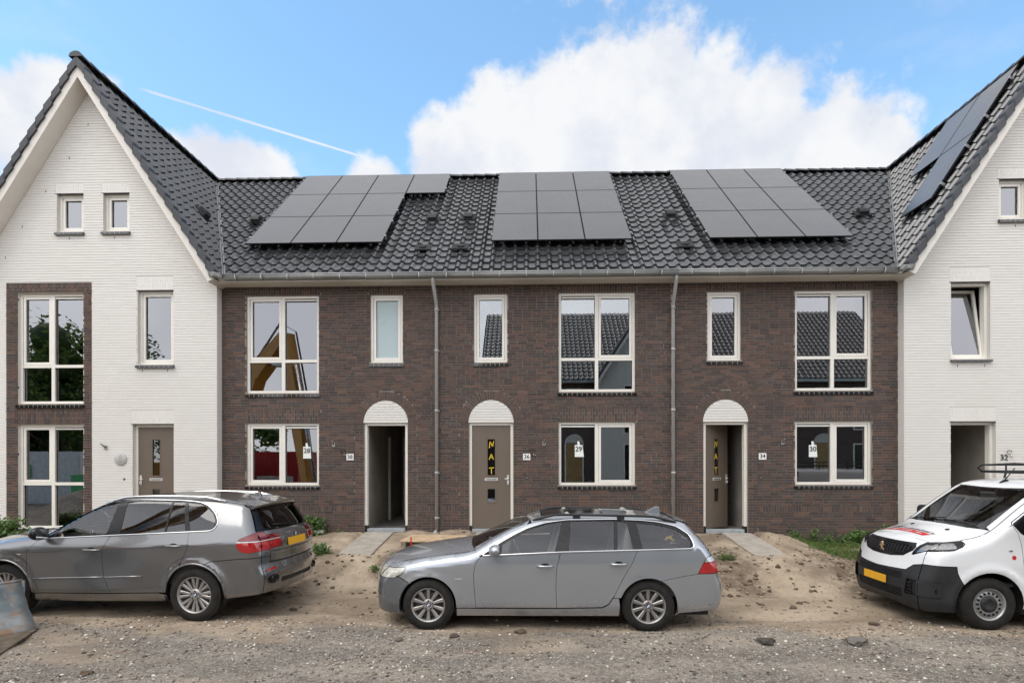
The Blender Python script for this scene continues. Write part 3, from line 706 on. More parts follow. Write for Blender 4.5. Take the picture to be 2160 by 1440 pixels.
# ------------------------------------------------------------------ brick houses
def brick_house(num,xa,xb,big,small,low,door,label,sash_left,frost,door_mode,last=False,first=False):
    xm=(xa+xb)/2; H=thing('brick_house',label,'house',(xm,0,-.1))
    rng=random.Random(num); lint=.304; YW=.0
    holes=[(*big,),(*small,),(*low,),(door[0],door[1],-.10,door[2])]
    wall_sheet('wall',H,'dark_mortar',xa,xb,-.6,5.74,.006,.30,holes)
    # bricks
    out=[]; dcx=(door[0]+door[1])/2; rin=(door[1]-door[0])/2+.012; rout=rin+.205; zsp=Z0
    jamb=[(door[0]-.005-.205,door[0]-.005),(door[1]+.005,door[1]+.005+.205)]
    band=(Z0-33*BZ,Z0-31*BZ)
    def clip(zc,a,b):
        bl=[]
        for (x0,x1,z0,z1) in (big,small,low):
            if z0-.078<zc<z1: bl.append((x0-.03 if zc<z0 else x0,x1+.03 if zc<z0 else x1))
            if z1<zc<z1+lint: bl.append((x0-.03,x1+.03))
        if zc<Z0: bl+= [(door[0],door[1])]+jamb
        else:
            d=zc-zsp
            if d<rout: h=math.sqrt(rout*rout-d*d); bl.append((dcx-h,dcx+h))
        if band[0]<zc<band[1]: return []
        return free(a,b,bl)
    course_bricks(out,xa+.004,xb-.004,-.56,5.72,YW,pick_dark,rng,clip,None)
    for (x0,x1,z0,z1) in (big,small,low): soldiers(out,x0-.03,x1+.03,z1+.006,min(z1+lint,5.72),YW,pick_dark,rng)
    for (a,b) in free(xa+.004,xb-.004,[(door[0]-.21,door[1]+.21)]): soldiers(out,a,b,band[0],band[1],YW,pick_dark,rng,two=False)
    for (a,b) in jamb:
        k=int(round((-.56-Z0)/BZ))
        while k<0:
            z=Z0+k*BZ
            if k%2: out.append((a+.003,b-.003,z+JT/2,z+BZ-JT/2,YW-.001,pick_dark(rng),0))
            else: out.append((a+.003,(a+b)/2-JT/2,z+JT/2,z+BZ-JT/2,YW-.001,pick_dark(rng),0)); out.append(((a+b)/2+JT/2,b-.003,z+JT/2,z+BZ-JT/2,YW-.001,pick_dark(rng),0))
            k+=1
    lay(H,out,'dark_brick')
    # arch: wedge bricks, each a part, in two rings laid alternately
    N=31
    for i in range(N):
        a0=math.pi*i/N+.0115; a1=math.pi*(i+1)/N-.0115; cut=rin+(rout-rin)*rng.choice((.34,.66))
        segs=((rin+.004,rout-.003),) if rng.random()<.72 else ((rin+.004,cut-.006),(cut+.006,rout-.003)); ac=pick_dark(rng); ac=tuple(.55*v+.45*w_ for v,w_ in zip(ac,(.125,.088,.072)))
        for (r0,r1) in segs:
            mb=MB(); pts=[(dcx+r*math.cos(t),YW-.006,zsp+r*math.sin(t)) for r,t in ((r0,a0),(r1,a0),(r1,a1),(r0,a1))]
            mb.prism(pts[::-1],(0,.04,0),ac); build('arch_brick',mb,'dark_brick',H,True)
    # tympanum of white painted brick
    T=MB(); nseg=20; T.prism([(dcx+rin*math.cos(math.pi*i/nseg),.003,zsp+rin*math.sin(math.pi*i/nseg)) for i in range(nseg+1)],(0,.1,0)); tp=build('arch_infill',T,'white_mortar',H)
    k=0; tb=[]
    while k*BZ<rin-.02:
        z0,z1=Z0+k*BZ+.006,min(Z0+(k+1)*BZ-.006,zsp+rin-.003); h=math.sqrt(max(0,rin**2-(z1-zsp)**2))-.004; x=dcx-h-(BX*.5 if k%2 else 0)
        while x<dcx+h:
            p,q=max(x,dcx-h),min(x+BX,dcx+h)
            if q-p>.03: tb.append((p+.0006,q-.0006,z0,z1,-.004-rng.uniform(0,.002),pick_white(rng),0))
            x+=BX
        k+=1
    for b in tb: link('white_brick',brick_mesh('white_brick',round((b[1]-b[0])*200)/200,b[3]-b[2],.03,b[5]),tp,((b[0]+b[1])/2,b[4],(b[2]+b[3])/2))
    # windows
    WY=.045
    c=0 if sash_left else 1
    mx=big[0]+.80 if False else (big[0]+big[1])/2+(.0)
    window(H,*big,WY,{(c,1):'sash',(1-c,1):'grille',(c,0):'fixed',(1-c,0):'fixed'},mx,big[2]+.735,rng=rng)
    window(H,*small,WY,{(0,0):'sash'},glass='frosted_glass' if frost else 'window_glass',label='frosted narrow window' if frost else None,rng=rng)
    window(H,*low,WY,{(c,0):'sash',(1-c,0):'grille'},(low[0]+low[1])/2,rng=rng,label='window with a white paper notice',grille_col='pvc_white')
    # weep slots
    # door
    door_frame(H,door[0],door[1],0,door[2],.05)
    fx0,fx1=door[0]+.066,door[1]-.066
    if door_mode=='closed': door_leaf(H,fx0,fx1,.035,door[2]-.066,fx0,0,.065,True,True)
    elif door_mode=='ajar': door_leaf(H,fx0,fx1,.035,door[2]-.066,fx0,R(37),.10,True,True,'taupe front door standing half open')
    # hallway and rooms, bare plaster
    rm=MB(); y0,y1=.312,8.5
    hw0,hw1=door[0]-.02,door[1]+.08
    rm.box(xa+.02,xb-.02,y0,y1,-.12,-.02); build('ground_floor',rm,'screed',H)
    rm=MB(); rm.box(xa+.02,xb-.02,y0,y1,2.62,2.90); build('upper_floor',rm,'plaster_grey',H)
    rm=MB(); rm.box(xa+.02,xb-.02,y0,y1,5.42,5.50); build('ceiling',rm,'plaster_grey',H)
    rm=MB(); rm.box(xa+.0,xa+.04,y0,y1,-.02,5.42); build('party_wall',rm,'plaster_grey',H); rm=MB(); rm.box(xb-.04,xb-.0,y0,y1,-.02,5.42); build('party_wall',rm,'plaster_grey',H)
    rm=MB(); rm.box(xa+.04,xb-.04,5.6,5.7,-.02,5.42); build('inner_wall',rm,'plaster_grey',H)
    rm=MB(); rm.box(hw0-.10,hw0,y0,5.6,-.02,2.62); build('hall_wall',rm,'plaster_dark',H)
    rm=MB(); rm.box(hw1,hw1+.10,y0,5.6,-.02,2.62); build('hall_wall',rm,'plaster_dark',H)
    rm=MB(); rm.box(hw0,hw1,3.9,4.0,-.02,2.62); build('hall_wall',rm,'plaster_grey',H)
    rm=MB(); rm.box(hw0,hw0+.06,2.3,2.38,-.02,2.2); rm.box(hw0+.42,hw0+.50,2.3,2.38,-.02,2.2); build('inner_door_frame',rm,'cream_paint',H)
    # eaves: soffit, gutter, brackets
    ga,gb=(xa if not first else xa+.30),(xb if not last else xb-.30)
    sf=MB(); sf.box(xa,xb,-.40,.0-.004,5.548,5.572); sf.box(xa,xb,-.385,-.365,5.572,5.70); build('soffit',sf,'cream_board',H)
    gm=MB(); ns=10; gr=.088; gy,gzc=-.455,5.665
    ring=[(gy+gr*math.cos(math.pi+math.pi*i/ns),gzc+gr*math.sin(math.pi+math.pi*i/ns)) for i in range(ns+1)]
    for i in range(ns):
        a,b=ring[i],ring[i+1]; gm.quad((ga,a[0],a[1]),(ga,b[0],b[1]),(gb,b[0],b[1]),(gb,a[0],a[1]),(1,1,1),True)
    G=build('gutter',gm,'zinc',H); sol=G.modifiers.new('wall','SOLIDIFY'); sol.thickness=.004
    gm=MB(); gm.tube([(ga,gy-gr,gzc+.004),(gb,gy-gr,gzc+.004)],.011,8); build('gutter_bead',gm,'zinc',G).location=(0,0,0)
    x=ga+.28; bkm=None
    while x<gb-.1:
        if bkm is None:
            b=MB()
            rr=gr+.004
            for i in range(ns):
                t0,t1=math.pi+math.pi*i/ns,math.pi+math.pi*(i+1)/ns
                p=[(rr*math.cos(t0),rr*math.sin(t0)),(rr*math.cos(t1),rr*math.sin(t1))]
                b.box(0,.022,min(p[0][0],p[1][0])-.003,max(p[0][0],p[1][0])+.003,min(p[0][1],p[1][1])-.003,max(p[0][1],p[1][1])+.003)
            bkm=b.mesh('gutter_bracket',M['zinc'])
        link('gutter_bracket',bkm,G,(x,gy,gzc)); x+=.58
    # roof sheet and tiles
    yE,yR=ME_Y-.02,RIDGE_Y
    rf=MB(); o_=.07
    def vx_left(y): return XL+(GA-zmain(y))/GS if first else xa
    def vx_right(y): return XR-(GA-zmain(y))/GS if last else xb
    rf.poly([(vx_left(yE),yE,zmain(yE)-o_),(vx_right(yE),yE,zmain(yE)-o_),(vx_right(yR),yR,zmain(yR)-o_),(vx_left(yR),yR,zmain(yR)-o_)])
    rf.poly([(vx_right(yR),yR,zmain(yR)-o_),(vx_right(yE),2*yR-yE,zmain(yE)-o_),(vx_left(yE),2*yR-yE,zmain(yE)-o_),(vx_left(yR),yR,zmain(yR)-o_)])
    RF=build('roof',rf,'roof_under',H)
    col0=math.ceil((xa-(-7.336)-.001)/TW) if not first else 0; col1=math.ceil((xb-(-7.336)-.001)/TW) if not last else 62
    if first: col0=-12
    if last: col1=75
    pans=PANELS[num]
    def keep(p,i,j):
        e=p+MSV*TE; xs=(p.x,p.x+TW)
        k=1
        for q in (p,e):
            y=q.y
            if first:
                v=XL+(GA-zmain(y))/GS
                if xs[1]<v: k=min(k,0) if k!=.5 else .5
                elif xs[0]<v+.02: k=.5 if k else k
            if last:
                v=XR-(GA-zmain(y))/GS
                if xs[0]>v: k=min(k,0) if k!=.5 else .5
                elif xs[1]>v-.02: k=.5 if k else k
        if first or last:
            inn=[]
            for q in (p,e):
                v=(XL+(GA-zmain(q.y))/GS) if first else (XR-(GA-zmain(q.y))/GS)
                inn+= [((x-v) if first else (v-x)) for x in xs]
            if max(inn)<=0: return 0
            if min(inn)<0.02: return .5
        return 1
    def score(p):
        c=p+MSV*.17
        for (x0,x1,y0,y1) in pans:
            if x0-.1<p.x+TW/2<x1+.0 and y0+.05<c.y<y1: return -999
        return -((p.x)**2+(p.y-CAMY)**2+(p.z-CAMZ)**2)
    cp=None
    if first:
        a=Vector((vx_left(0),0,0)); b=Vector((vx_left(4),4,0)); d=(b-a).normalized(); cp=(a,Vector((-d.y,d.x,0)))
    if last:
        a=Vector((vx_right(0),0,0)); b=Vector((vx_right(4),4,0)); d=(b-a).normalized(); cp=(a,Vector((d.y,-d.x,0)))
    tiles(H,(-7.336,ME_Y,ME_Z-.055),MU,MSV,MN,(col0,col1),20,keep,score,clipplane=cp)
    # ridge
    rx0,rx1=vx_left(yR),vx_right(yR); n=round((rx1-rx0)/.36); p=(rx1-rx0)/n; rmesh=None
    for i in range(n):
        if rmesh is None:
            r=MB(); prof=[]
            for k in range(9):
                t=math.pi*(k/8); prof.append((-.135*math.cos(t),.095*math.sin(t)-.045))
            v=[(0,a,b+.018) for a,b in prof]+[(p+.03,a*.9,b) for a,b in prof]; r.add(v,[(k,k+9,k+10,k+1) for k in range(8)],(1,1,1),True)
            r.poly([(0,a,b+.018) for a,b in prof]); rmesh=r.mesh('ridge_tile',M['verge_tile'])
        link('ridge_tile',rmesh,H,Vector((rx0+i*p,yR,zmain(yR)+.015))-Vector(H.location))
    # valley gutter
    if first or last:
        vf=vx_left if first else vx_right; m=MB(); s=1 if first else -1
        a=Vector((vf(yE),yE,zmain(yE)+.012)); b=Vector((vf(yR-.15),yR-.15,zmain(yR-.15)+.012))
        m.quad(a,a+Vector((.085*s,0,.012)),b+Vector((.085*s,0,.012)),b); m.quad(a+Vector((-.02*s,0,.06)),a,b,b+Vector((-.02*s,0,.06)))
        m.tube([a+Vector((.012*s,0,.035)),b+Vector((.012*s,0,.035))],.022,6)
        build('valley_gutter',m,'valley_lead',H)
    for (vx,vy,kind) in VENTS[num]:
        P=Vector((vx,vy,zmain(vy)))
        V=MB(); q=MB()
        def L3(a,b,c): return P+MU*a+MSV*b+MN*c
        q.prism([L3(a,b,.045) for a,b in ((-.19,-.13),(.19,-.13),(.19,.17),(-.19,.17))],MN*.03)
        vt=build('vent_tile',q,'roof_under',H)
        if kind=='hood':
            m=MB(); pr=[(-.10,.06),(-.10,.15),(-.02,.20),(.14,.17),(.14,.06)]
            m.prism([L3(-.115,b,c) for b,c in pr],MU*.23); build('vent_hood',m,'plastic_black',vt,bevel=.015)
        else:
            m=MB(); c0=L3(0,0,.0)
            ringp=[]
            for (rr,hh) in ((.085,.05),(.085,.11),(.06,.125),(.045,.10),(.0,.10)): ringp.append((rr,hh))
            n_=14; i0=0; vs=[]; fs=[]
            for rr,hh in ringp:
                for k in range(n_):
                    t=2*math.pi*k/n_; vs.append(tuple(L3(rr*math.cos(t),rr*.8*math.sin(t),hh)))
            for i in range(len(ringp)-1):
                for k in range(n_): fs.append((i*n_+k,i*n_+(k+1)%n_,(i+1)*n_+(k+1)%n_,(i+1)*n_+k))
            m.add(vs,fs,(1,1,1),True); build('vent_collar',m,'plastic_black',vt)
    return H
PW_=1.122; PY=[.86,2.165,3.46,4.755]
PANELS={38:[(-6.90,-3.53,.86,4.755),(-3.53,-2.41,3.46,4.755)],36:[(-.91,2.46,.86,4.755)],34:[(4.27,7.64,.86,4.755)]}
VENTS={38:[(-7.30,2.2,'hood'),(-2.55,2.17,'hood'),(-2.55,.80,'round')],36:[(-1.61,2.21,'hood'),(-1.64,.81,'round')],34:[(3.70,2.19,'hood'),(3.70,.78,'round'),(8.62,2.16,'hood')]}
H38=brick_house(38,-7.052,-2.085,(-6.482,-4.802,3.125,5.35),(-3.615,-2.872,3.805,5.348),(-6.482,-4.802,1.016,2.436),(-3.762,-2.764,2.44),'dark brick terraced house with frosted upstairs window and doorway standing wide open',True,True,'open',first=True)
H36=brick_house(36,-2.085,3.207,(.666,2.379,3.125,5.35),(-1.251,-.494,3.80,5.346),(.664,2.378,1.02,2.446),(-1.363,-.361,2.44),'middle dark brick terraced house with closed taupe door lettered in yellow',False,False,'closed')
H34=brick_house(34,3.207,8.166,(5.918,7.594,3.128,5.35),(3.985,4.728,3.808,5.346),(5.916,7.592,1.035,2.445),(3.896,4.876,2.44),'dark brick terraced house with half open taupe door beside the white van',False,False,'ajar',last=True)
# downpipes
def downpipe(house,x,shoe):
    m=MB(); y=-.062; m.tube([(x-.02,-.44,5.60),(x-.02,-.42,5.50),(x+.0,-.10,5.12),(x,y,5.03),(x,y,.02 if shoe else -.3)],.040,12)
    if shoe: m.tube([(x,y,.06),(x-.005,y-.01,-.01),(x-.05,y-.10,-.075)],.045,12,caps=False)
    p=build('downpipe',m,'pvc_grey',house)
    for z in (4.98,4.05,2.7,1.3,.28):
        m=MB(); m.lathe([(-.03,.0405),(-.03,.047),(.03,.047),(.03,.0405)],(x,y,z),12,'z'); m.box(x+.03,x+.06,y+.01,-.001,z-.012,z+.012); build('pipe_clip',m,'pvc_grey',p).location=(0,0,0)
downpipe(H38,-2.09,True); downpipe(H34,3.21,False)
# ------------------------------------------------------------------ white gable houses
def white_house(xA,s,label,near):
    H=thing('white_house',label,'house',(xA,-.2,-.1)); rng=random.Random(int(xA*10)+500)
    X=lambda r: xA+s*r
    def iv(a,b): 
        p,q=X(a),X(b); return (min(p,q),max(p,q))
    YF=-.2
    def su(r): return 10.06-GS*abs(r)          # soffit underside
    # openings, r0,r1,z0,z1 (left-house sense)
    bigu=(*iv(-1.71,-.172),2.885,5.40); bigl=(*iv(-1.71,-.172),.035,2.41)
    win=(*iv(1.085,1.915),3.77,5.44); door=(*iv(.968,1.922),.0,2.41)
    s1=(*iv(-.792,-.172),6.80,7.66); s2=(*iv(.29,.897),6.80,7.66)
    holes=[bigu,bigl,win,(door[0],door[1],-.1,door[3]),s1,s2]
    xa,xb=iv(-2.914,2.914)
    wall_sheet('wall',H,'white_mortar',xa,xb,-.6,5.50,YF+.004,.30,[h for h in holes if h[2]<5.5])
    # gable triangle above the eaves with its two small openings
    m=MB(); zs=[5.50,6.80,7.66,10.04]
    def rr(z): return max(0,(10.06-z)/GS)
    def strip(z0,z1,cuts):
        edges=[-1]+[v for c in cuts for v in c]+[1]
        e0,e1=rr(z0),rr(z1)
        prevb,prevt=X(-e0),X(-e1)
        L=[(X(-e0),X(-e1))]
        cs=sorted(cuts); L=[(min(X(-e0),X(e0)),min(X(-e1),X(e1)))]+[(v,v) for c in cs for v in c]+[(max(X(-e0),X(e0)),max(X(-e1),X(e1)))]
        for k in range(0,len(L),2):
            (b0,t0),(b1,t1)=L[k],L[k+1]
            m.quad((b0,YF+.007,z0),(b1,YF+.007,z0),(t1,YF+.007,z1),(t0,YF+.007,z1)); m.quad((b1,YF+.3,z0),(b0,YF+.3,z0),(t0,YF+.3,z1),(t1,YF+.3,z1))
    strip(5.50,6.80,[]); strip(6.80,7.66,[s1[:2],s2[:2]]); strip(7.66,10.04,[])
    for (a,b,c,d) in (s1,s2):
        m.quad((a,YF+.007,c),(a,YF+.3,c),(a,YF+.3,d),(a,YF+.007,d)); m.quad((b,YF+.3,c),(b,YF+.007,c),(b,YF+.007,d),(b,YF+.3,d))
        m.quad((a,YF+.007,d),(a,YF+.3,d),(b,YF+.3,d),(b,YF+.007,d)); m.quad((a,YF+.3,c),(a,YF+.007,c),(b,YF+.007,c),(b,YF+.3,c))
    build('gable_wall',m,'white_mortar',H)
    m=MB(); cx=X(2.914); m.quad((cx,YF+.007,-.6),(cx,.02,-.6),(cx,.02,5.53),(cx,YF+.007,5.53)); cx=X(-2.914); m.quad((cx,YF+.007,-.6),(cx,10,-.6),(cx,10,5.53),(cx,YF+.007,5.53)); build('return_wall',m,'white_mortar',H)
    # bricks
    out=[]; lint=.322; strip_x=iv(-1.98,.02); strip_z=(-.6,5.64)
    plain=[(win,5.44+.0),(door,2.41),(s1,7.66),(s2,7.66)]
    def clip(zc,a,b):
        bl=[]
        if zc<strip_z[1]: bl.append(strip_x)
        for (w_,zt) in plain:
            if w_[2]-.06<zc<w_[3]: bl.append((w_[0]-(.02 if zc<w_[2] else 0),w_[1]+(.02 if zc<w_[2] else 0)))
            if zt<zc<zt+.245+(.07 if w_ in (win,door) else 0): bl.append((w_[0]-.03,w_[1]+.0))
        if zc>5.50:
            e=rr(zc+.03); lo,hi=iv(-e,e); bl+= [(-1e3,lo),(hi,1e3)]
        return free(a,b,bl)
    course_bricks(out,xa+.002,xb-.002,-.56,10.0,YF,pick_white,rng,clip,None,.0008)
    for (w_,zt) in plain:
        zz=zt+.245+(.07 if w_ in (win,door) else 0); soldiers(out,w_[0]-.028,w_[1],zt+.006,zz-.004,YF,pick_white,rng,two=True,JT=.0022)
    # corner return courses
    lay(H,out,'white_brick')
    rb=MB()
    for k in range(int((-.56-Z0)/BZ),int((5.5-Z0)/BZ)):
        z0=Z0+k*BZ+.005; z1=z0+BZ-.01; xx=X(2.914); rb.box(min(xx,xx+s*.006),max(xx,xx+s*.006),YF,.0,z0,z1,pick_white(rng))
    o=build('return_brickwork',rb,'white_brick',H,True); o['kind']='stuff'
    # dark brick surround of the tall windows
    out=[]
    def clip2(zc,a,b):
        bl=[]
        for w_ in (bigu,bigl):
            if w_[2]-.078<zc<w_[3]: bl.append((w_[0],w_[1]))
        if 2.41<zc<2.83: bl.append((bigu[0]-.06,bigu[1]+.04))
        if zc>5.41: return []
        return free(a,b,bl)
    course_bricks(out,strip_x[0]+.002,strip_x[1]-.002,-.56,5.41,YF-.006,pick_dark,rng,clip2,None)
    soldiers(out,bigu[0]-.06,bigu[1]+.04,2.416,2.822,YF-.006,pick_dark,rng); soldiers(out,strip_x[0]+.002,strip_x[1]-.002,5.415,5.64,YF-.006,pick_dark,rng)
    mm=MB(); 
    lay(H,out,'dark_brick',296,'dark_brickwork')
    sx=strip_x
    for (a,b,c,d) in ((sx[0],bigu[0],-.6,5.64),(bigu[1],sx[1],-.6,5.64),(bigu[0],bigu[1],5.40,5.64),(bigu[0],bigu[1],2.41,2.885)): mm.box(a+.001,b-.001,YF+.001,YF+.006,c,d)
    build('surround_mortar',mm,'dark_mortar',H)
    # windows
    WY=YF+.085
    cL=0 if s>0 else 1; cR=1-cL; mull=(bigu[0]+bigu[1])/2
    window(H,*bigu,WY-.02,{(cL,1):'sash',(cR,1):'grille'},mull,bigu[2]+.86,rng=rng,silld=.11)
    window(H,*bigl,WY-.02,{(cL,1):'sash',(cR,1):'grille'},mull,1.055,rng=rng,sill=False)
    m=MB(); m.box(bigl[0]-.02,bigl[1]+.02,YF-.03,YF+.1,-.06,.033); build('threshold',m,'black_plinth',H)
    W=window(H,*win,WY,{(0,0):'sash'} if near!='right' else {},rng=rng,silld=.14) if near!='right' else None
    if near=='right':
        # this sash is tipped inwards at the top
        W=link('window',None,H); W['_wc']=0; W.location=-Vector(H.location); W['label']='window with its sash tipped open inwards'
        m=MB(); frame_ring(m,win[0],win[1],win[2],win[3],.06,WY,WY+.11); build('frame',m,'cream_paint',W,bevel=.004)
        piv=Vector(((win[0]+win[1])/2,WY+.03,win[2]+.062)); S=link('sash',None,W,piv,(R(-9),0,0)); S['_wc']=0
        hw=(win[1]-win[0])/2-.066; hh=win[3]-win[2]-.13
        m=MB(); frame_ring(m,-hw,hw,0,hh,.055,0,.06); me=m.mesh('sash_frame',M['cream_paint'],False); S2=bpy.data.objects.new('sash_frame',me); COL.objects.link(S2); S2.parent=W; S2.location=piv; S2.rotation_euler=(R(-9),0,0)
        m=MB(); m.box(-hw+.05,hw-.05,.028,.034,.05,hh-.05); me=m.mesh('pane',M['window_glass'],False); S3=bpy.data.objects.new('pane',me); COL.objects.link(S3); S3.parent=W; S3.location=piv; S3.rotation_euler=(R(-9),0,0)
        bpy.data.objects.remove(S)
        n=7; 
        for i in range(n):
            a=win[0]-.02+i*(win[1]-win[0]+.04)/n; m=MB(); m.box(a+.004,a+(win[1]-win[0]+.04)/n-.004,YF-.06,YF+.09,win[2]-.062,win[2]-.022); build('sill_tile',m,'sill_tile',W)
    for w_ in (s1,s2):
        ww=window(H,*w_,WY,{(0,0):'sash'},rng=rng,silld=.14)
    for zx in (s1,s2,win,door):      # dark drip line over each opening
        m=MB(); m.box(zx[0]-.03,zx[1]+.002,YF-.006,YF+.06,zx[3]-.004,zx[3]+.010); build('drip_strip',m,'black_plinth',H)
    # weep slots in the painted brick
    m=MB()
    for (r,z) in ((-.06,9.2),(-.5,8.45),(.95,8.5),(-1.05,7.7),(1.9,7.05),(-1.6,6.9),(2.45,6.3),(-2.0,6.2),(2.8,5.7),(-.5,6.62),(.55,6.62),(1.2,3.60),(1.78,3.60),(1.2,9.0)):
        if abs(r)<rr(z): m.box(X(r)-.006,X(r)+.006,YF-.004,YF+.004,z,z+.055)
    build('weep_slot',m,'rubber_black',H)
    # door
    door_frame(H,door[0],door[1],0,door[3],YF+.09)
    if near=='left': door_leaf(H,door[0]+.066,door[1]-.066,.035,door[3]-.066,door[1]-.066 if s>0 else door[0]+.066,0,YF+.105,s<0,False)
    # verge boards, soffit, verge tiles, roof
    for sg in (-1,1):
        q=[(0,10.06),(2.93,10.06-GS*2.93),(3.09,10.06-GS*2.93+.10),(0,10.30+0)]
        q=[(0,10.06),(2.925,10.06-GS*2.925),(3.06,10.33-GS*3.06),(0,10.33)]
        m=MB(); pts=[(X(sg*r),-.58,z) for r,z in q]; m.prism(pts if s*sg<0 else pts[::-1],(0,.025,0)); build('verge_board',m,'cream_board',H)
        m=MB(); a=[(X(sg*r),y,10.06-GS*r) for r,y in ((0.01,-.555),(2.925,-.555),(2.925,-.19),(0.01,-.19))]; m.quad(*a); m.quad(*[(p[0],p[1],p[2]+.02) for p in a][::-1]); build('soffit',m,'cream_board',H)
        n=17; stp=3.07/n; vm=None
        for i in range(n):
            r0,r1=3.09-i*stp,3.09-(i+1)*stp-.02
            m=MB(); lo0=GA-GS*r0; lo1=GA-GS*max(r1,0)
            d=.075
            pts=[(X(sg*r0),-.625,lo0-.16+d),(X(sg*max(r1,0)),-.625,lo1-.16),(X(sg*max(r1,0)),-.625,lo1+.055),(X(sg*r0),-.625,lo0+.055+d)]
            m.prism(pts if s*sg<0 else pts[::-1],(0,.19,0)); build('verge_tile',m,'verge_tile',H,bevel=.006)
        m=MB(); e=3.05
        m.poly([(X(0),-.58,GA-.07),(X(sg*e),-.58,GA-.07-GS*e),(X(sg*e),10.4,GA-.07-GS*e),(X(0),10.4,GA-.07)]); build('roof',m,'roof_under',H)
    # tiles on the slope that faces the row (seen) and on the other slope
    inner=1
    for side in ((1,'seen'),(-1,'far')):
        sg=side[0]*s                         # direction of the eave in world X
        sv=Vector((-sg/gl_,0,GS/gl_)); nv=Vector((sg*GS/gl_,0,1/gl_)); uv=sv.cross(nv)
        e=3.04; O=Vector((X(side[0]*e),-.50 if uv.y>0 else 10.0,GA-GS*e-.05))
        if uv.y<0: O.y=-.50+TW*40
        seen=side[1]=='seen'
        def yv(r): return ME_Y+((GA-GS*r)-ME_Z)/MS      # where the main roof meets this slope
        def keep(p,i,j,sv=sv,uv=uv,seen=seen):
            if not seen: return 1
            inn=[]
            for q in (p,p+uv*TW):
                for w_ in (q,q+sv*TE):
                    r=abs(w_.x-xA); inn.append(yv(r)-w_.y)
            if max(inn)<=0: return 0 if p.y<5.3 else (0)
            return 1 if min(inn)>0 else .5
        def score(p,seen=seen):
            if not seen: return -999
            return -((p.x)**2+(p.y-CAMY)**2)
        cp=None
        if seen:
            a=Vector((xA+s*3.0,yv(3.0),0)); b=Vector((xA+s*.5,yv(.5),0)); d=(b-a).normalized(); nn=Vector((-d.y,d.x,0)); 
            if nn.y<0: nn=-nn
            cp=(a,nn)
        tiles(H,O,uv,sv,nv,(0,40),16,keep,score,clipplane=cp,name='roof_tiles')
    rm_=None; n=30
    for i in range(n):
        y=-.64+i*.345
        if rm_ is None:
            r=MB(); prof=[(-.15*math.cos(math.pi*k/8),.12*math.sin(math.pi*k/8)-.055) for k in range(9)]
            v=[(a,0,b+.02) for a,b in prof]+[(a*.92,.375,b) for a,b in prof]; r.add(v,[(k+1,k+10,k+9,k) for k in range(8)],(1,1,1),True); r.poly([(a,0,b+.02) for a,b in prof][::-1]); rm_=r.mesh('ridge_tile',M['verge_tile'])
        link('ridge_tile',rm_,H,Vector((xA,y,GA+.06))-Vector(H.location))
    # eave corner box and gutter return
    cx=X(2.93); m=MB(); m.prism([(cx,-.56,5.50),(cx+s*.17,-.56,5.60),(cx+s*.17,-.02,5.60),(cx,-.02,5.50)],(0,0,.06)); build('eave_box',m,'cream_board',H)
    gm=MB(); ns=10; gr=.088
    path=[(X(2.985),-.575),(X(3.13),-.545),(X(3.235),-.47)]
    rings=[]
    for i,(px,py) in enumerate(path):
        rings.append([(px,py+gr*math.cos(math.pi+math.pi*k/ns)+.09*(i<2)*0,5.675+gr*math.sin(math.pi+math.pi*k/ns)) for k in range(ns+1)])
    for a,b in zip(rings[:-1],rings[1:]):
        for k in range(ns): gm.quad(a[k],a[k+1],b[k+1],b[k],(1,1,1),True)
    gm.poly(rings[0]); g=build('gutter',gm,'zinc',H); sm=g.modifiers.new('wall','SOLIDIFY'); sm.thickness=.004
    gm=MB(); gm.tube([(p[0],p[1]-gr,5.68) for p in path],.011,8); build('gutter_bead',gm,'zinc',H)
    # interior shell
    y0,y1=YF+.305,9.0
    rm=MB(); rm.box(xa+.02,xb-.02,y0,y1,-.12,-.02); build('ground_floor',rm,'screed',H)
    for z in (2.62,5.6):
        rm=MB(); rm.box(xa+.02,xb-.02,y0,y1,z,z+.2); build('upper_floor',rm,'plaster_grey',H)
    for x in (xa,xb-.04):
        rm=MB(); rm.box(x,x+.04,y0,y1,-.02,5.6); build('party_wall',rm,'plaster_grey',H)
    rm=MB(); rm.box(xa+.04,xb-.04,5,5.1,-.02,5.6); build('inner_wall',rm,'plaster_grey',H)
    rm=MB(); rm.box(xa+.8,xb-.8,4.5,4.6,5.8,9.5); build('attic_wall',rm,'plaster_grey',H)
    a=door[0]-.25 if s>0 else door[1]+.15
    for x in (door[0]-.16,door[1]+.06):
        rm=MB(); rm.box(x,x+.1,y0,5,-.02,2.62); build('hall_wall',rm,'plaster_dark',H)
    rm=MB(); rm.box(door[0]-.06,door[1]+.06,1.5,1.6,-.02,2.62); build('hall_wall',rm,'plaster_grey',H)
    return H
WL=white_house(XL,1,'white painted brick gable house with closed taupe front door behind the dark SUV','left')
WR=white_house(XR,-1,'white painted brick gable house with empty doorway and solar panels behind the white van','right')
V_=(-8.214,1.169); 
def gable_vent(house,xA,s,x,y):
    r=abs(x-xA); P=Vector((x,y,GA-GS*r)); sv=Vector((-s/gl_,0,GS/gl_)); nv=Vector((s*GS/gl_,0,1/gl_)); uv=sv.cross(nv)
    def L3(a,b,c): return P+uv*a+sv*b+nv*c
    q=MB(); q.prism([L3(a,b,.045) for a,b in ((-.19,-.13),(.19,-.13),(.19,.17),(-.19,.17))],nv*.03); vt=build('vent_tile',q,'roof_under',house)
    m=MB(); m.prism([L3(-.115,b,c) for b,c in ((-.10,.06),(-.10,.15),(-.02,.20),(.14,.17),(.14,.06))],uv*.23); build('vent_hood',m,'plastic_black',vt,bevel=.015)
gable_vent(WL,XL,1,*V_)
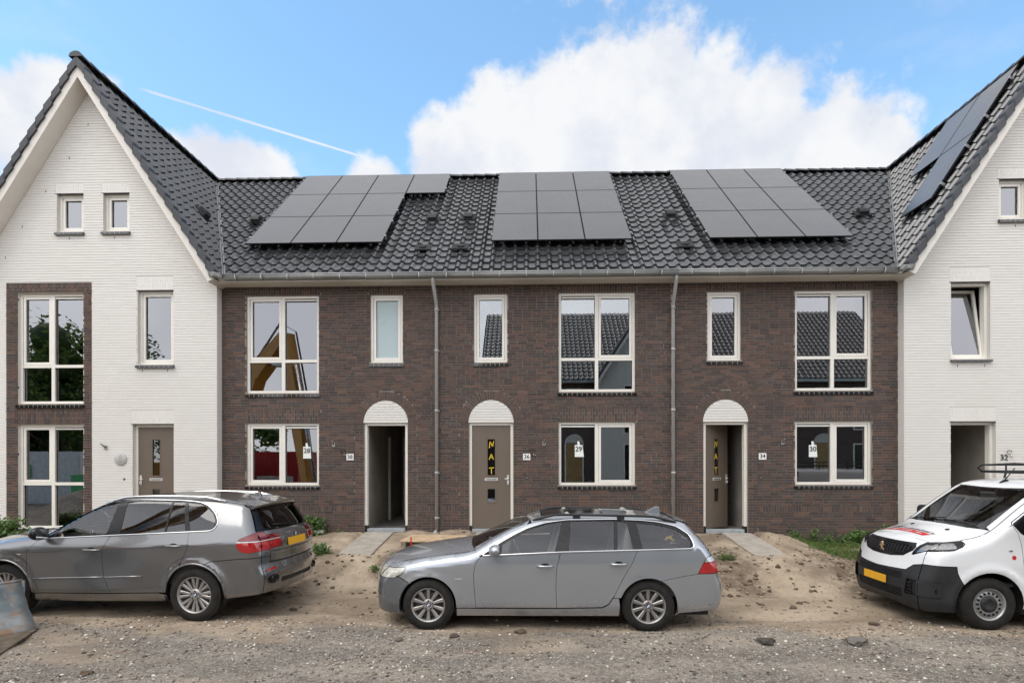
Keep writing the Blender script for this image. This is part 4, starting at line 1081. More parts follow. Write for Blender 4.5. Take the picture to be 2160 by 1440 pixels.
# ------------------------------------------------------------------ solar arrays
_pm={}
def solar(label,cells,O,u,s,n,w_,h_,off,group='solar arrays on the dark tiled roofs'):
    """cells: list of (col,row)"""
    u,s,n,O=map(Vector,(u,s,n,O)); A=thing('solar_array',label,'solar panels',tuple(O),0,group); Rm=Matrix((u,s,n)).transposed(); eu=Rm.to_euler()
    key=(round(w_,3),round(h_,3))
    if key not in _pm:
        g=.009; m=MB(); m.box(g+.012,w_-g-.012,g+.012,h_-g-.012,.024,.0345); pane=m.mesh('panel_glass',M['solar_glass'])
        m=MB(); 
        m.box(g,w_-g,g,g+.012,0,.035); m.box(g,w_-g,h_-g-.012,h_-g,0,.035); m.box(g,g+.012,g+.012,h_-g-.012,0,.035); m.box(w_-g-.012,w_-g,g+.012,h_-g-.012,0,.035); m.box(g+.012,w_-g-.012,g+.012,h_-g-.012,.008,.022); fr=m.mesh('solar_panel',M['black_alu'])
        _pm[key]=(pane,fr)
    pane,fr=_pm[key]; cols=sorted({c for c,_ in cells})
    for (c,r) in cells:
        p=u*(c*w_)+s*(r*h_)+n*off; o=link('solar_panel',fr,A,p,eu); link('panel_glass',pane,o,(0,0,0),(0,0,0))
    for c in cols:
        rows=[r for cc,r in cells if cc==c]
        for f in (.25,.75):
            a=u*(c*w_+f*w_)+s*(min(rows)*h_-.10)+n*(off-.05); L=(max(rows)-min(rows)+1)*h_+.14
            m=MB(); m.box(-.018,.018,0,L,0,.04); link('rail',m.mesh('rail',M['black_alu']),A,a,eu)
    ends=[]
    for (c,r) in cells:
        for cc,x in ((c-1,0),(c+1,w_)):
            if (cc,r) not in cells:
                for f in (.22,.78):
                    m=MB(); m.box(-.02,.02,-.03,.03,-.06,.04); link('clamp',m.mesh('clamp',M['steel']),A,u*(c*w_+x)+s*((r+f)*h_)+n*off,eu)
    return A
RH=1.3*ml
for lab,x0,cells in (('ten panel black solar array above the frosted window, one panel jutting out on top',-6.90,[(c,r) for r in range(3) for c in range(3)]+[(3,2)]),
                    ('nine panel black solar array above the closed door lettered in yellow',-.91,[(c,r) for r in range(3) for c in range(3)]),
                    ('nine panel black solar array above the half open door, nearest the van',4.27,[(c,r) for r in range(3) for c in range(3)])):
    solar(lab,cells,(x0,.86,zmain(.86)),MU,MSV,MN,1.123,RH,.148)
sv=Vector((1/gl_,0,GS/gl_)); nv=Vector((-GS/gl_,0,1/gl_)); uv=sv.cross(nv)
r0=XR-9.075+.03; solar('pale reflecting solar array on the steep roof of the white gable house beside the van',[(1,0),(1,1),(0,1)],(XR-r0,2.18,GA-GS*r0),uv,sv,nv,1.075,1.76,.135)
# ------------------------------------------------------------------ things on the walls
def number_sign(n,x,z,label,plate=True,y=-.006):
    S=thing('house_number_sign',label,'house number',(x,y,z),0,'house number signs beside the doors')
    if plate:
        m=MB(); m.box(-.083,.083,-.006,.0,-.072,.072); build('plate',m,'sign_white',S,loc=(0,0,0),bevel=.002)
    text('digits',n,.125 if plate else .17,'ink_black',S,(0,-.0075,0.0)); return S
number_sign('38',-4.082,1.662,'white house number plate reading 38 left of the wide open doorway')
number_sign('36',-.057,1.662,'white house number plate reading 36 right of the closed lettered door')
number_sign('34',5.198,1.667,'white house number plate reading 34 right of the half open door')
number_sign('32',10.28,1.629,'black house number 32 fixed straight on the white wall above the van',False,-.204)
def notice(n,x,z,y,label,skew=0):
    P=thing('paper_notice',label,'notice',(x,y,z),0,'paper notices in the ground floor windows')
    m=MB(); m.prism([(-.088,0,-.14),(.100+skew,0,-.14),(.078,0,.13),(-.088,0,.13)],(0,.002,0)); build('sheet',m,'paper',P,loc=(0,0,0))
    m=MB(); m.prism([(-.03,-.001,.12),(.03,-.001,.12),(.012,-.001,.215),(-.03,-.001,.215)],(0,.002,0)); build('tape',m,'paper',P,loc=(0,0,0))
    text('digits',n,.155,'ink_black',P,(0.0,-.003,.035)); return P
notice('28',-5.115,1.77,.094,'white paper notice reading 28 taped inside the window beside the wide open doorway')
notice('29',1.122,1.80,.094,'white paper notice reading 29 taped inside the window beside the closed lettered door',.02)
notice('30',6.352,1.79,.094,'white paper notice reading 30 taped inside the window near the white van')
# bare wall light mounts, cable loops and bell holes
def light_mount(x,z,y,label,tilt=0):
    T=thing('wall_light_mount',label,'light fitting',(x,y,z),0,'bare wall light mounts beside the doors')
    m=MB(); m.box(-.038,.038,-.012,0,-.06,.03); build('back_plate',m,'zinc',T,loc=(0,0,0),bevel=.003)
    m=MB(); m.tube([(.0,-.012,-.01),(-.0+tilt*.5,-.05,.03),(tilt,-.085,.075)],.016,10); build('arm_stub',m,'lamp_metal',T,loc=(0,0,0))
light_mount(-4.46,1.955,-.004,'bare metal wall light mount left of the wide open doorway')
light_mount(.335,1.975,-.004,'bare metal wall light mount right of the closed lettered door')
light_mount(5.64,1.985,-.004,'bare metal wall light mount right of the half open door',.02)
light_mount(-9.62,1.90,-.206,'grey metal wall light mount above the round plaque on the white wall',-.07)
light_mount(10.78,1.905,-.206,'grey metal wall light mount high on the white wall right of number 32')
def cable(x,z,y,label,r=.055,tw=0):
    T=thing('cable_loop',label,'cable',(x,y,z),0,'loose cable ends in the house fronts')
    m=MB(); m.tube([(r*.2*math.sin(t*2)+r*math.cos(t)-r,-.015-.02*math.sin(t/2),r*.85*math.sin(t)-tw*t*.01) for t in [k*5.4/14 for k in range(15)]],.006,6); build('cable',m,'trim_black',T,loc=(0,0,0))
    m=MB()
    for dx,dz in ((-.03,-.06),(.01,-.075)): m.tube([(dx,-.02,dz),(dx+.012,-.05,dz-.02)],.010,6)
    build('terminal',m,'gold_badge',T,loc=(0,0,0))
cable(-4.185,1.79,0,'thin cable loop above the number 38 plate'); cable(.12,1.79,0,'thin cable loop with brass ends beside the number 36 plate'); cable(10.43,1.745,-.2,'black cable loop above number 32 on the white wall')
def bell(x,z,y,label):
    T=thing('doorbell_hole',label,'doorbell',(x,y,z),0,'doorbell holes beside the doors')
    m=MB(); m.lathe([(0,.0),(-.004,.022),(-.004,.026),(.002,.027)],(0,0,0),14); build('cover',m,'rubber_black',T,loc=(0,0,0))
    m=MB(); m.lathe([(-.009,.0),(-.009,.008),(-.004,.009)],(0,0,0.004),10); build('wire_end',m,'sign_white',T,loc=(0,0,0))
bell(-4.01,1.20,-.002,'small doorbell hole left of the wide open doorway'); bell(-.05,1.18,-.002,'small doorbell hole right of the closed lettered door'); bell(5.165,1.185,-.002,'small doorbell hole right of the half open door'); bell(-9.2,1.165,-.203,'small doorbell hole on the white wall below the round plaque')
P_=thing('round_plaque','round pale stone plaque on the white wall beside the taupe door','plaque',(-9.275,-.204,1.625))
m=MB(); m.lathe([(0,.142),(-.018,.142),(-.022,.138),(-.022,0)],(0,0,0),40); build('disc',m,'stone_plaque',P_,loc=(0,0,0))
m=MB()
for z,a in ((.05,.03),(.03,.05),(-.015,.075),(-.045,.07),(-.072,.045)):
    m.box(-a,a,-.0235,-.021,z-.004,z+.004)
m.lathe([(-.0235,.0),(-.0235,.012),(-.022,.014)],(0,0,.085),10); build('engraving',m,'zinc',P_,loc=(0,0,0))
# ------------------------------------------------------------------ paths, pallet, bits on the ground
def path(a,b,ye,label,rot=0):
    n=5; T=thing('garden_path',label,'path',((a+b)/2,ye/2,-.1),0,'concrete slab paths to the doors')
    rng=random.Random(int(a*10))
    for i in range(n):
        y0=-.03+(ye+.03)*i/n; y1=-.03+(ye+.03)*(i+1)/n
        z0,z1=-.03+.11*y0,-.03+.11*y1; j=[rng.uniform(-.006,.006) for _ in range(4)]
        m=MB(); m.prism([(a+j[0],y1+.004,z1+j[1]-.05),(b+j[0],y1+.004,z1+j[2]-.05),(b+j[0],y0-.004,z0+j[2]-.05),(a+j[0],y0-.004,z0+j[1]-.05)],(0,0,.05)); build('paving_slab',m,'paving_concrete',T,bevel=.006)
for (a,b,ye),l in zip(PATHS,('concrete slab path leading to the wide open doorway','concrete slab path to the closed lettered door, mostly behind the silver estate car','concrete slab path leading to the half open door beside the van')): path(a,b,ye,l)
PL=thing('pallet','pale wooden pallet lying on the sand beside the downpipe','pallet',(-1.95,-1.15,-.16),R(-4))
for i,y in enumerate((-.40,-.245,-.09,.065,.22,.375)):
    m=MB(); m.box(-.62,.60,y,y+.125,.118,.140); build('board',m,'wood_raw',PL,loc=(random.uniform(-.02,.02),0,random.uniform(-.003,.003)),rot=(0,0,random.uniform(-.01,.01)))
for x in (-.55,0,.52):
    m=MB(); m.box(x-.05,x+.05,-.40,.50,.02,.117); build('bearer',m,'wood_grey',PL,loc=(0,0,0))
for x in (-.55,0,.52):
    m=MB(); m.box(x-.05,x+.05,-.40,.50,.0,.019); build('skid',m,'wood_grey',PL,loc=(0,0,0))
z=float(gz(-2.17,-2.45)); ST=thing('marker_peg','thin red marker peg standing in the sand in front of the pallet','peg',(-2.17,-2.45,z-.05))
m=MB(); m.box(-.011,.011,-.011,.011,0,.50); build('peg',m,'red_paint',ST,loc=(0,0,0)); m=MB(); m.prism([(-.011,-.011,0),(.011,-.011,0),(.011,.011,0),(-.011,.011,0)],(0,0,-.04)); build('point',m,'wood_raw',ST,loc=(0,0,0))
PP=thing('plastic_duct','white plastic duct lying by the bush at the wall foot','duct',(-4.95,-.32,-.03),R(3))
m=MB(); 
for y0,y1,z0,z1 in ((-.045,-.040,0,.07),(.040,.045,0,.07),(-.045,.045,0,.005),(-.045,.045,.065,.07)): m.box(-.75,.36,y0,y1,z0,z1)
build('duct_body',m,'pvc_white',PP,loc=(0,0,0)); m=MB(); m.box(.361,.365,-.05,.0,0,.06); m.box(-.75,.36,-.048,-.0455,.03,.036); build('duct_lip',m,'pvc_white',PP,loc=(0,0,0))
m=MB(); m.box(-4.66,-4.56,-.004,.02,.08,.11); o=build('air_brick',m,'rubber_black',H38); m=MB(); m.box(5.72,5.84,-.004,.02,.0,.03); build('air_brick',m,'rubber_black',H34)
# ------------------------------------------------------------------ vehicles: one smooth body surface, panels cut from it
SHAPE={}
def table(xs,vs,width=.10,n=900):
    xs=np.array(xs,float); vs=np.array(vs,float); g=np.linspace(xs[0]-.6,xs[-1]+.6,n); y=np.interp(g,xs,vs); st=g[1]-g[0]
    k=np.exp(-.5*(np.arange(-int(3*width/st)-1,int(3*width/st)+2)*st/width)**2); k/=k.sum(); pad=len(k)//2
    y=np.convolve(np.pad(y,pad,mode='edge'),k,'valid'); return lambda q: np.interp(q,g,y)
def sdpoly(px,pz,P):
    P=np.array(P,float); A=P; B=np.roll(P,-1,0); d=np.full(px.shape,1e9); ins=np.zeros(px.shape,bool)
    for (ax,az),(bx,bz) in zip(A,B):
        ex,ez=bx-ax,bz-az; wx,wz=px-ax,pz-az; t=np.clip((wx*ex+wz*ez)/(ex*ex+ez*ez+1e-12),0,1); dx,dz=wx-ex*t,wz-ez*t; d=np.minimum(d,dx*dx+dz*dz)
        c=((az>pz)!=(bz>pz)); ins^=c&(px<(bx-ax)*(pz-az)/(np.where(bz-az==0,1e-12,bz-az))+ax)
    d=np.sqrt(d); return np.where(ins,-d,d)
def smax(a,b,r):
    h=np.maximum(r-np.abs(a-b),0)/r; return np.maximum(a,b)+h*h*r*.25
def catmull(P,n=6,closed=True):
    P=np.array(P,float); L=len(P); out=[]
    for i in range(L):
        p0,p1,p2,p3=P[i-1],P[i],P[(i+1)%L],P[(i+2)%L]
        for k in range(n):
            t=k/n; out.append(.5*((2*p1)+(-p0+p2)*t+(2*p0-5*p1+4*p2-p3)*t*t+(-p0+3*p1-3*p2+p3)*t**3))
    return np.array(out)
def inpoly(x,z,P):
    P=np.array(P,float); ins=np.zeros(x.shape,bool); B=np.roll(P,-1,0)
    for (ax,az),(bx,bz) in zip(P,B):
        c=((az>z)!=(bz>z)); ins^=c&(x<(bx-ax)*(z-az)/(np.where(bz-az==0,1e-12,bz-az))+ax)
    return ins
def offset(P,g):
    """shrink a closed polygon by g"""
    P=np.array(P,float); area=.5*np.sum(P[:,0]*np.roll(P[:,1],-1)-np.roll(P[:,0],-1)*P[:,1])
    s=1 if area>0 else -1; out=[]
    for i in range(len(P)):
        a,b,c=P[i-1],P[i],P[(i+1)%len(P)]; u=b-a; v=c-b; lu,lv=np.hypot(*u),np.hypot(*v)
        if lu<1e-9 or lv<1e-9: out.append(b); continue
        n1=np.array([-u[1],u[0]])/lu*s; n2=np.array([-v[1],v[0]])/lv*s; m=n1+n2; q=max(.35,1+n1@n2); out.append(b+m/q*g)
    return np.array(out)
def densify(P,h):
    P=np.array(P,float); out=[]
    for a,b in zip(P,np.roll(P,-1,0)):
        n=max(1,int(np.ceil(np.hypot(*(b-a))/h)))
        for k in range(n): out.append(a+(b-a)*k/n)
    return np.array(out)
def arc(cx,cz,r,a0,a1,n=14): return [(cx+r*math.cos(R(a0+(a1-a0)*k/n)),cz+r*math.sin(R(a0+(a1-a0)*k/n))) for k in range(n+1)]
class Car:
    def __init__(s,**k): s.__dict__.update(k); s.sil=catmull(s.silh,3) if k.get('smooth_sil',True) else np.array(s.silh)
    def ys(s,x,z):
        W=s.W(x); zb=s.zb(x); zc=s.zc(x); zz=np.minimum(z,zb)
        up=np.maximum(zz-zc,0); dn=np.maximum(zc-zz,0); k=s.crease
        sm=lambda d: np.sqrt(d*d+k*k)-k
        low=W-s.su*sm(up)-s.sd*sm(dn)-s.tuck*np.maximum(s.ztuck-zz,0)**1.5
        for (cx,cz,r) in s.arches:
            dd=np.hypot(x-cx,z-cz); low=low+s.flare*np.exp(-((dd-r)/.055)**2)
        t=np.clip((z-zb)/(s.zr-zb),0,1.4); low_b=low
        return low_b-(low_b-s.Wt(x))*t**1.12
    def f(s,x,y,z):
        ay=np.abs(y); q=ay/s.W0
        mid=s.L/2+s.x0; bow=np.where(x<mid,s.bf*np.clip((mid-x)/(mid-s.x0),0,1.1)**2,-s.br*np.clip((x-mid)/(s.x0+s.L-mid),0,1.1)**2)
        xs=x-bow*q**2.4; zs=z+s.crown(x)*q**2
        d2=sdpoly(xs,zs,s.sil); d1=(ay-s.ys(x,z))*.96
        return smax(d1,d2,s.r)
    def solve(s,axis,a,b,side=-1):
        a=np.asarray(a,float); b=np.asarray(b,float); n=a.shape
        if axis=='s': lo,hi=np.zeros(n),np.full(n,1.4); g=lambda t: s.f(a,t,b)          # a=x,b=z
        elif axis=='t': lo,hi=np.full(n,.55),np.full(n,2.5); g=lambda t: s.f(a,b,t)      # a=x,b=y
        elif axis=='f': lo,hi=np.full(n,s.x0+1.3),np.full(n,s.x0-.3); g=lambda t: s.f(t,a,b)  # a=y,b=z
        else: lo,hi=np.full(n,s.x0+s.L-1.3),np.full(n,s.x0+s.L+.3); g=lambda t: s.f(t,a,b)
        for _ in range(22):
            m=(lo+hi)/2; o=g(m)>0; hi=np.where(o,m,hi); lo=np.where(o,lo,m)
        t=(lo+hi)/2
        if axis=='s': return np.stack([a,-t,b],-1)
        if axis=='t': return np.stack([a,b,t],-1)
        return np.stack([t,a,b],-1)
    def normals(s,P):
        e=.006; x,y,z=P[:,0],P[:,1],P[:,2]
        n=np.stack([s.f(x+e,y,z)-s.f(x-e,y,z),s.f(x,y+e,z)-s.f(x,y-e,z),s.f(x,y,z+e)-s.f(x,y,z-e)],-1); return n/np.maximum(np.linalg.norm(n,axis=1,keepdims=True),1e-9)
    def edge(s,xy,h=.06):     # points given from above, on the surface
        P=np.array(xy,float); out=[P[0]]
        for a,b in zip(P[:-1],P[1:]):
            n=max(1,int(np.hypot(*(b-a))/h))
            for k in range(1,n+1): out.append(a+(b-a)*k/n)
        P=np.array(out); return s.solve('t',P[:,0],P[:,1])
    def fedge(s,axis,yz,h=.05):
        P=np.array(yz,float); out=[P[0]]
        for a,b in zip(P[:-1],P[1:]):
            n=max(1,int(np.hypot(*(b-a))/h))
            for k in range(1,n+1): out.append(a+(b-a)*k/n)
        P=np.array(out); return s.solve(axis,P[:,0],P[:,1])
    def piece(s,axis,poly,holes=(),h=.05,gap=.0028,lift=0,thick=.012,flip=False):
        """returns verts, faces, normals of a skin piece with turned-in edges"""
        outer=densify(offset(poly,gap) if gap else np.array(poly,float),h); loops=[outer]+[densify(offset(q,-gap) if gap else np.array(q,float),h) for q in holes]
        V=[];E=[];
        for lp in loops:
            i0=len(V); V+=[tuple(p) for p in lp]; E+=[(i0+k,i0+(k+1)%len(lp)) for k in range(len(lp))]
        nb=len(V); lo=outer.min(0); hi=outer.max(0); gx=np.arange(lo[0]+h/2,hi[0],h); gy=np.arange(lo[1]+h/2,hi[1],h)
        if len(gx) and len(gy):
            GX,GY=np.meshgrid(gx,gy); GX=GX+(np.arange(GX.shape[0])[:,None]%2)*h*.5; px,py=GX.ravel(),GY.ravel()
            ok=inpoly(px,py,outer)
            for q in loops[1:]: ok&=~inpoly(px,py,q)
            B=np.array(V); d=np.full(px.shape,1e9)
            for bx,by in B: d=np.minimum(d,(px-bx)**2+(py-by)**2)
            ok&=d>(.42*h)**2; V+=list(zip(px[ok].tolist(),py[ok].tolist()))
        vs,es,fs,_,_,_=delaunay_2d_cdt([Vector(v) for v in V],E,[],0,1e-6)
        A=np.array([tuple(v) for v in vs]); F=np.array([f for f in fs if len(f)==3]); c=A[F].mean(1)
        k=inpoly(c[:,0],c[:,1],outer)
        for q in loops[1:]: k&=~inpoly(c[:,0],c[:,1],q)
        F=F[k]; P=s.solve(axis,A[:,0],A[:,1]); N=s.normals(P)
        P=P+N*lift
        # orient
        fn=np.cross(P[F[:,1]]-P[F[:,0]],P[F[:,2]]-P[F[:,0]]); bad=(fn*N[F[:,0]]).sum(1)<0; F[bad]=F[bad][:,::-1]
        # rim
        from collections import Counter
        ed=Counter()
        for f_ in F:
            for a,b in ((f_[0],f_[1]),(f_[1],f_[2]),(f_[2],f_[0])): ed[(a,b)]+=1
        rim=[(a,b) for (a,b) in ed if (b,a) not in ed]
        V3=P.tolist(); N3=N.tolist(); F3=[tuple(map(int,f_)) for f_ in F]
        if thick:
            for a,b in rim:
                i=len(V3); pa,pb=P[a],P[b]; qa,qb=pa-N[a]*thick,pb-N[b]*thick
                V3+=[pa.tolist(),pb.tolist(),qb.tolist(),qa.tolist()]; nn=np.cross(pb-pa,-N[a]); nn=-nn/max(np.linalg.norm(nn),1e-9); N3+=[(-nn).tolist()]*4; F3.append((i+1,i,i+3,i+2))
        return V3,F3,N3
    def panel(s,name,mat,pieces,parent,mirror=True,label=None,**kw):
        """pieces: list of (axis, poly[, holes])"""
        V=[];F=[];N=[]
        for pc in pieces:
            v,f,n=s.piece(pc[0],pc[1],pc[2] if len(pc)>2 else (),**kw); i=len(V); V+=v; N+=n; F+=[tuple(i+k for k in q) for q in f]
        objs=[]
        for sgn in ((1,-1) if mirror else (1,)):
            me=bpy.data.meshes.new(name); vv=[(x,y*sgn,z) for x,y,z in V]; ff=F if sgn==1 else [q[::-1] for q in F]; nn=[(x,y*sgn,z) for x,y,z in N]
            me.from_pydata(vv,[],ff); me.polygons.foreach_set('use_smooth',[True]*len(ff)); me.materials.append(M[mat]); me.normals_split_custom_set_from_vertices(nn); me.update()
            o=link(name,me,parent,(0,0,0)); objs.append(o)
            if label: o['label']=label
        return objs
def wheel(parent,x,y,z,r,width,side,style,rimr):
    W=link('wheel',None,parent,(x,y,z),(0,0,0 if side<0 else math.pi))
    # local: outer face towards -y
    m=MB(); hw=width/2; pr=[(-hw+.012,rimr-.004),(-hw+.001,rimr+.012),(-hw+.000,rimr+(r-rimr)*.45),(-hw+.010,r-.030),(-hw+.024,r-.008),(-hw+.04,r),(hw-.04,r),(hw-.024,r-.008),(hw-.006,r-.03),(hw,rimr+.01)]
    m.lathe(pr,(0,0,0),56); T=build('tyre',m,'tyre',W,loc=(0,0,0))
    m=MB(); n=60
    for k in range(n):
        a=2*math.pi*k/n
        for (o0,o1,sk) in ((-hw+.03,-.045,.05),(-.035,.035,0),(.045,hw-.03,-.05)):
            c=Vector((r*math.cos(a),0,r*math.sin(a))); t=Vector((-math.sin(a),0,math.cos(a))); rr=Vector((math.cos(a),0,math.sin(a)))
            m.obox(c+Vector((0,(o0+o1)/2,0)),t*(math.pi*r/n*.80)+Vector((0,sk*.1,0)),(0,(o1-o0)/2,0),rr*.004)
    build('tread',m,'tread',T,loc=(0,0,0))
    yo=-hw+.012
    m=MB(); m.lathe([(yo+.002,rimr+.004),(yo-.004,rimr-.004),(yo+.004,rimr-.014),(yo+.03,rimr-.026),(yo+.15,rimr-.03)],(0,0,0),48)
    ys=yo+.018
    def spoke(a0,a1,r0,r1,w0,w1,d0=.0,d1=.0,th=.022):
        p=[]
        for (rr,ww,aa,dd) in ((r0,w0,a0,d0),(r1,w1,a1,d1)):
            c=Vector((rr*math.cos(aa),ys+dd,rr*math.sin(aa))); t=Vector((-math.sin(aa),0,math.cos(aa))); p.append((c,t,ww))
        (c0,t0,w0),(c1,t1,w1)=p; Y=Vector((0,1,0))
        q=[c0-t0*w0+Y*.007,c0+t0*w0+Y*.007,c1+t1*w1+Y*.007,c1-t1*w1+Y*.007,c0-t0*w0*.6,c0+t0*w0*.6,c1+t1*w1*.6,c1-t1*w1*.6]
        q2=[v+Y*th for v in q[:4]]; i=len(m.v); m.v+=[tuple(v) for v in q+q2]
        for f in ((4,5,6,7),(0,1,5,4),(1,2,6,5),(2,3,7,6),(3,0,4,7),(0,3,11,8),(2,1,9,10)): m.f.append(tuple(i+k for k in f)); m.c.append((1,1,1)); m.sm.append(False)
    if style=='ten':
        for k in range(10): a=2*math.pi*k/10+R(90); spoke(a,a,.062,rimr-.012,.016,.027,.008,.0)
        m.lathe([(ys+.03,.078),(ys+.004,.072),(ys,.05),(ys+.004,.034),(ys+.004,0)],(0,0,0),32)
    elif style=='double':
        for k in range(8):
            a=2*math.pi*k/8+R(90)
            for d in (-1,1): spoke(a+d*.12,a+d*.165,.06,rimr-.012,.013,.024,.010,0)
        m.lathe([(ys+.03,.085),(ys+.004,.078),(ys,.05),(ys+.004,.034),(ys+.004,0)],(0,0,0),32)
    RM=build('rim',m,'alloy' if style!='steel' else 'steel_wheel',W,loc=(0,0,0))
    if style=='steel':
        m=MB(); m.lathe([(yo+.03,rimr-.02),(yo+.045,rimr-.045),(yo+.018,rimr-.06),(yo+.012,rimr-.085),(yo+.02,.10),(yo+.03,.09)],(0,0,0),48); build('wheel_disc',m,'steel_wheel',W,loc=(0,0,0))
        m=MB()
        for k in range(16):
            a=2*math.pi*k/16; c=((rimr-.068)*math.cos(a),yo+.013,(rimr-.068)*math.sin(a))
            vs=[(c[0]+.0155*math.cos(t),c[1]-.001+.0*0,c[2]+.0155*math.sin(t)) for t in [2*math.pi*j/12 for j in range(12)]]; m.poly(vs[::-1]) if False else m.poly(vs)
            m.lathe([(-.004,.0158),(.014,.0148)],c,12)
        build('vent_hole',m,'trim_black',W,loc=(0,0,0))
        m=MB(); m.lathe([(yo+.03,.112),(yo+.002,.104),(yo-.010,.085),(yo-.012,.055),(yo-.004,.045),(yo-.004,0)],(0,0,0),32); build('hub_cap',m,'plastic_black',W,loc=(0,0,0))
        m=MB()
        for k in range(5):
            a=2*math.pi*k/5+.3; m.lathe([(yo-.016,0),(yo-.016,.012),(yo-.008,.014)],(.075*math.cos(a),0,.075*math.sin(a)),10)
        build('wheel_nut',m,'trim_black',W,loc=(0,0,0))
    else:
        m=MB(); m.lathe([(yo+.07,rimr-.03),(yo+.075,.0)],(0,0,0),40); build('wheel_well_disc',m,'alloy_dark',W,loc=(0,0,0))
        m=MB(); m.lathe([(yo+.055,rimr-.06),(yo+.05,rimr-.065),(yo+.05,.08)],(0,0,0),40); build('brake_disc',m,'alloy_dark',W,loc=(0,0,0))
        m=MB()
        for k in range(5):
            a=2*math.pi*k/5+R(90); m.lathe([(ys-.001,0),(ys-.001,.011),(ys+.010,.0125)],(.056*math.cos(a),0,.056*math.sin(a)),10)
        build('wheel_bolt',m,'alloy_dark',W,loc=(0,0,0))
        roundel(W,(0,ys-.0015,0),(1,0,0),(0,0,1),.033)
    return W
def roundel(parent,c,u,v,r,loc=(0,0,0)):
    """round badge: dark ring, quarters alternately blue and white"""
    c,u,v=map(Vector,(c,u,v)); n=u.cross(v)      # points away from viewer when u right, v up seen from -n... ring faces -n
    def P(a,rr,d=0): return tuple(c+u*(rr*math.cos(a))+v*(rr*math.sin(a))+n*d)
    m=MB(); K=24
    out=n.normalized()
    m.poly([P(2*math.pi*k/K,r,-.0) for k in range(K)]); 
    for k in range(K): m.quad(P(2*math.pi*k/K,r,0),P(2*math.pi*(k+1)/K,r,0),P(2*math.pi*(k+1)/K,r,-.006),P(2*math.pi*k/K,r,-.006))
    B=build('badge',m,'trim_black',parent,loc=loc)
    rc=MB()
    for k in range(K): rc.quad(P(2*math.pi*k/K,r*1.0,.0006),P(2*math.pi*(k+1)/K,r*1.0,.0006),P(2*math.pi*(k+1)/K,r*.92,.0006),P(2*math.pi*k/K,r*.92,.0006))
    for k in range(K): rc.quad(P(2*math.pi*k/K,r*.66,.0006),P(2*math.pi*(k+1)/K,r*.66,.0006),P(2*math.pi*(k+1)/K,r*.60,.0006),P(2*math.pi*k/K,r*.60,.0006))
    build('badge_ring',rc,'chrome',B,loc=(0,0,0))
    for q,mat in ((0,'sign_white'),(1,'badge_blue'),(2,'sign_white'),(3,'badge_blue')):
        m=MB(); a0=math.pi/2*q; m.poly([P(0,0,.0008)]+[P(a0+math.pi/2*k/6,r*.60,.0008) for k in range(7)]); build('badge_quarter',m,mat,B,loc=(0,0,0))
    return B
def handle(car,parent,x0,x1,z,mat,y_off=.02):
    P=car.solve('s',np.linspace(x0,x1,7),np.full(7,z)); rr=[.008,.012,.013,.013,.013,.012,.008]; off=[0.0,.022,.03,.032,.03,.022,0.0]
    for sgn in (1,-1):
        m=MB(); i0=0; pts=[(p[0],(p[1]-o)*sgn,p[2]+.0) for p,o in zip(P,off)]; m.tube(pts,[r_*1.15 for r_ in rr],8); build('door_handle',m,mat,parent,loc=(0,0,0))
        m=MB(); c=(x0+x1)/2; e=[(c+.055*math.cos(t),z+.012+.024*math.sin(t)) for t in [2*math.pi*k/14 for k in range(14)]]; q=car.solve('s',np.array([a for a,_ in e]),np.array([b for _,b in e])); m.poly([(p[0],(p[1]-.001)*sgn,p[2]) for p in q]); build('handle_recess',m,'trim_black',parent,loc=(0,0,0))
def seat(parent,x,y,z,mat='interior_grey',sc=1.0):
    m=MB(); m.obox((x,y,z+.08),(.25,0,.03),(0,.24,0),(-.01,0,.08)); m.obox((x+.30,y,z+.42),(.07,0,-.02),(0,.23,0),(.09,0,.32)); m.obox((x+.40,y,z+.82*sc),(.04,0,-.01),(0,.12,0),(.02,0,.09))
    build('seat',m,mat,parent,loc=(0,0,0),bevel=.05)
def wheel_housing(parent,x,z,r,yo):
    for s in (-1,1):
        m=MB(); n=16; a=[(x+r*math.cos(math.pi*(k/n*1.16-.08)),z+r*math.sin(math.pi*(k/n*1.16-.08))) for k in range(n+1)]
        for p,q in zip(a[:-1],a[1:]): m.quad((p[0],s*(yo-.012),p[1]),(q[0],s*(yo-.012),q[1]),(q[0],s*(yo-.36),q[1]),(p[0],s*(yo-.36),p[1]),(1,1,1),True)
        m.poly([(p[0],s*(yo-.36),p[1]) for p in a]); build('wheel_housing',m,'rubber_black',parent,loc=(0,0,0))
def xz(P): return [(float(p[0]),float(p[2])) for p in P]
def xy(P): return [(float(p[0]),float(p[1])) for p in P]
def yz(P): return [(float(p[1]),float(p[2])) for p in P]
def sym(half):   # half outline with y<=0 from front/centre to centre, completes to +y
    return list(half)+[(x,-y) for x,y in half[::-1] if abs(y)>1e-6]
def symy(half):  # (y,z) half outline, y<=0
    return list(half)+[(-y,z) for y,z in half[::-1] if abs(y)>1e-6]
def plate(parent,loc,u,v,w_=.52,h_=.11):
    loc,u,v=map(Vector,(loc,u,v)); n=u.cross(v); m=MB(); m.prism([loc+u*a+v*b for a,b in rrect(-w_/2,w_/2,-h_/2,h_/2,.012,2)],n*.006); P=build('number_plate',m,'plate_yellow',parent,loc=(0,0,0))
    return P
def seg(cv,z0,z1):
    cv=sorted(cv,key=lambda p:p[1]); A=[p[0] for p in cv]; Z=[p[1] for p in cv]; f=lambda z:(float(np.interp(z,Z,A)),z)
    lo,hi=min(z0,z1),max(z0,z1); mid=[p for p in cv if lo+.004<p[1]<hi-.004]
    return [f(z0)]+(mid if z0<z1 else mid[::-1])+[f(z1)]
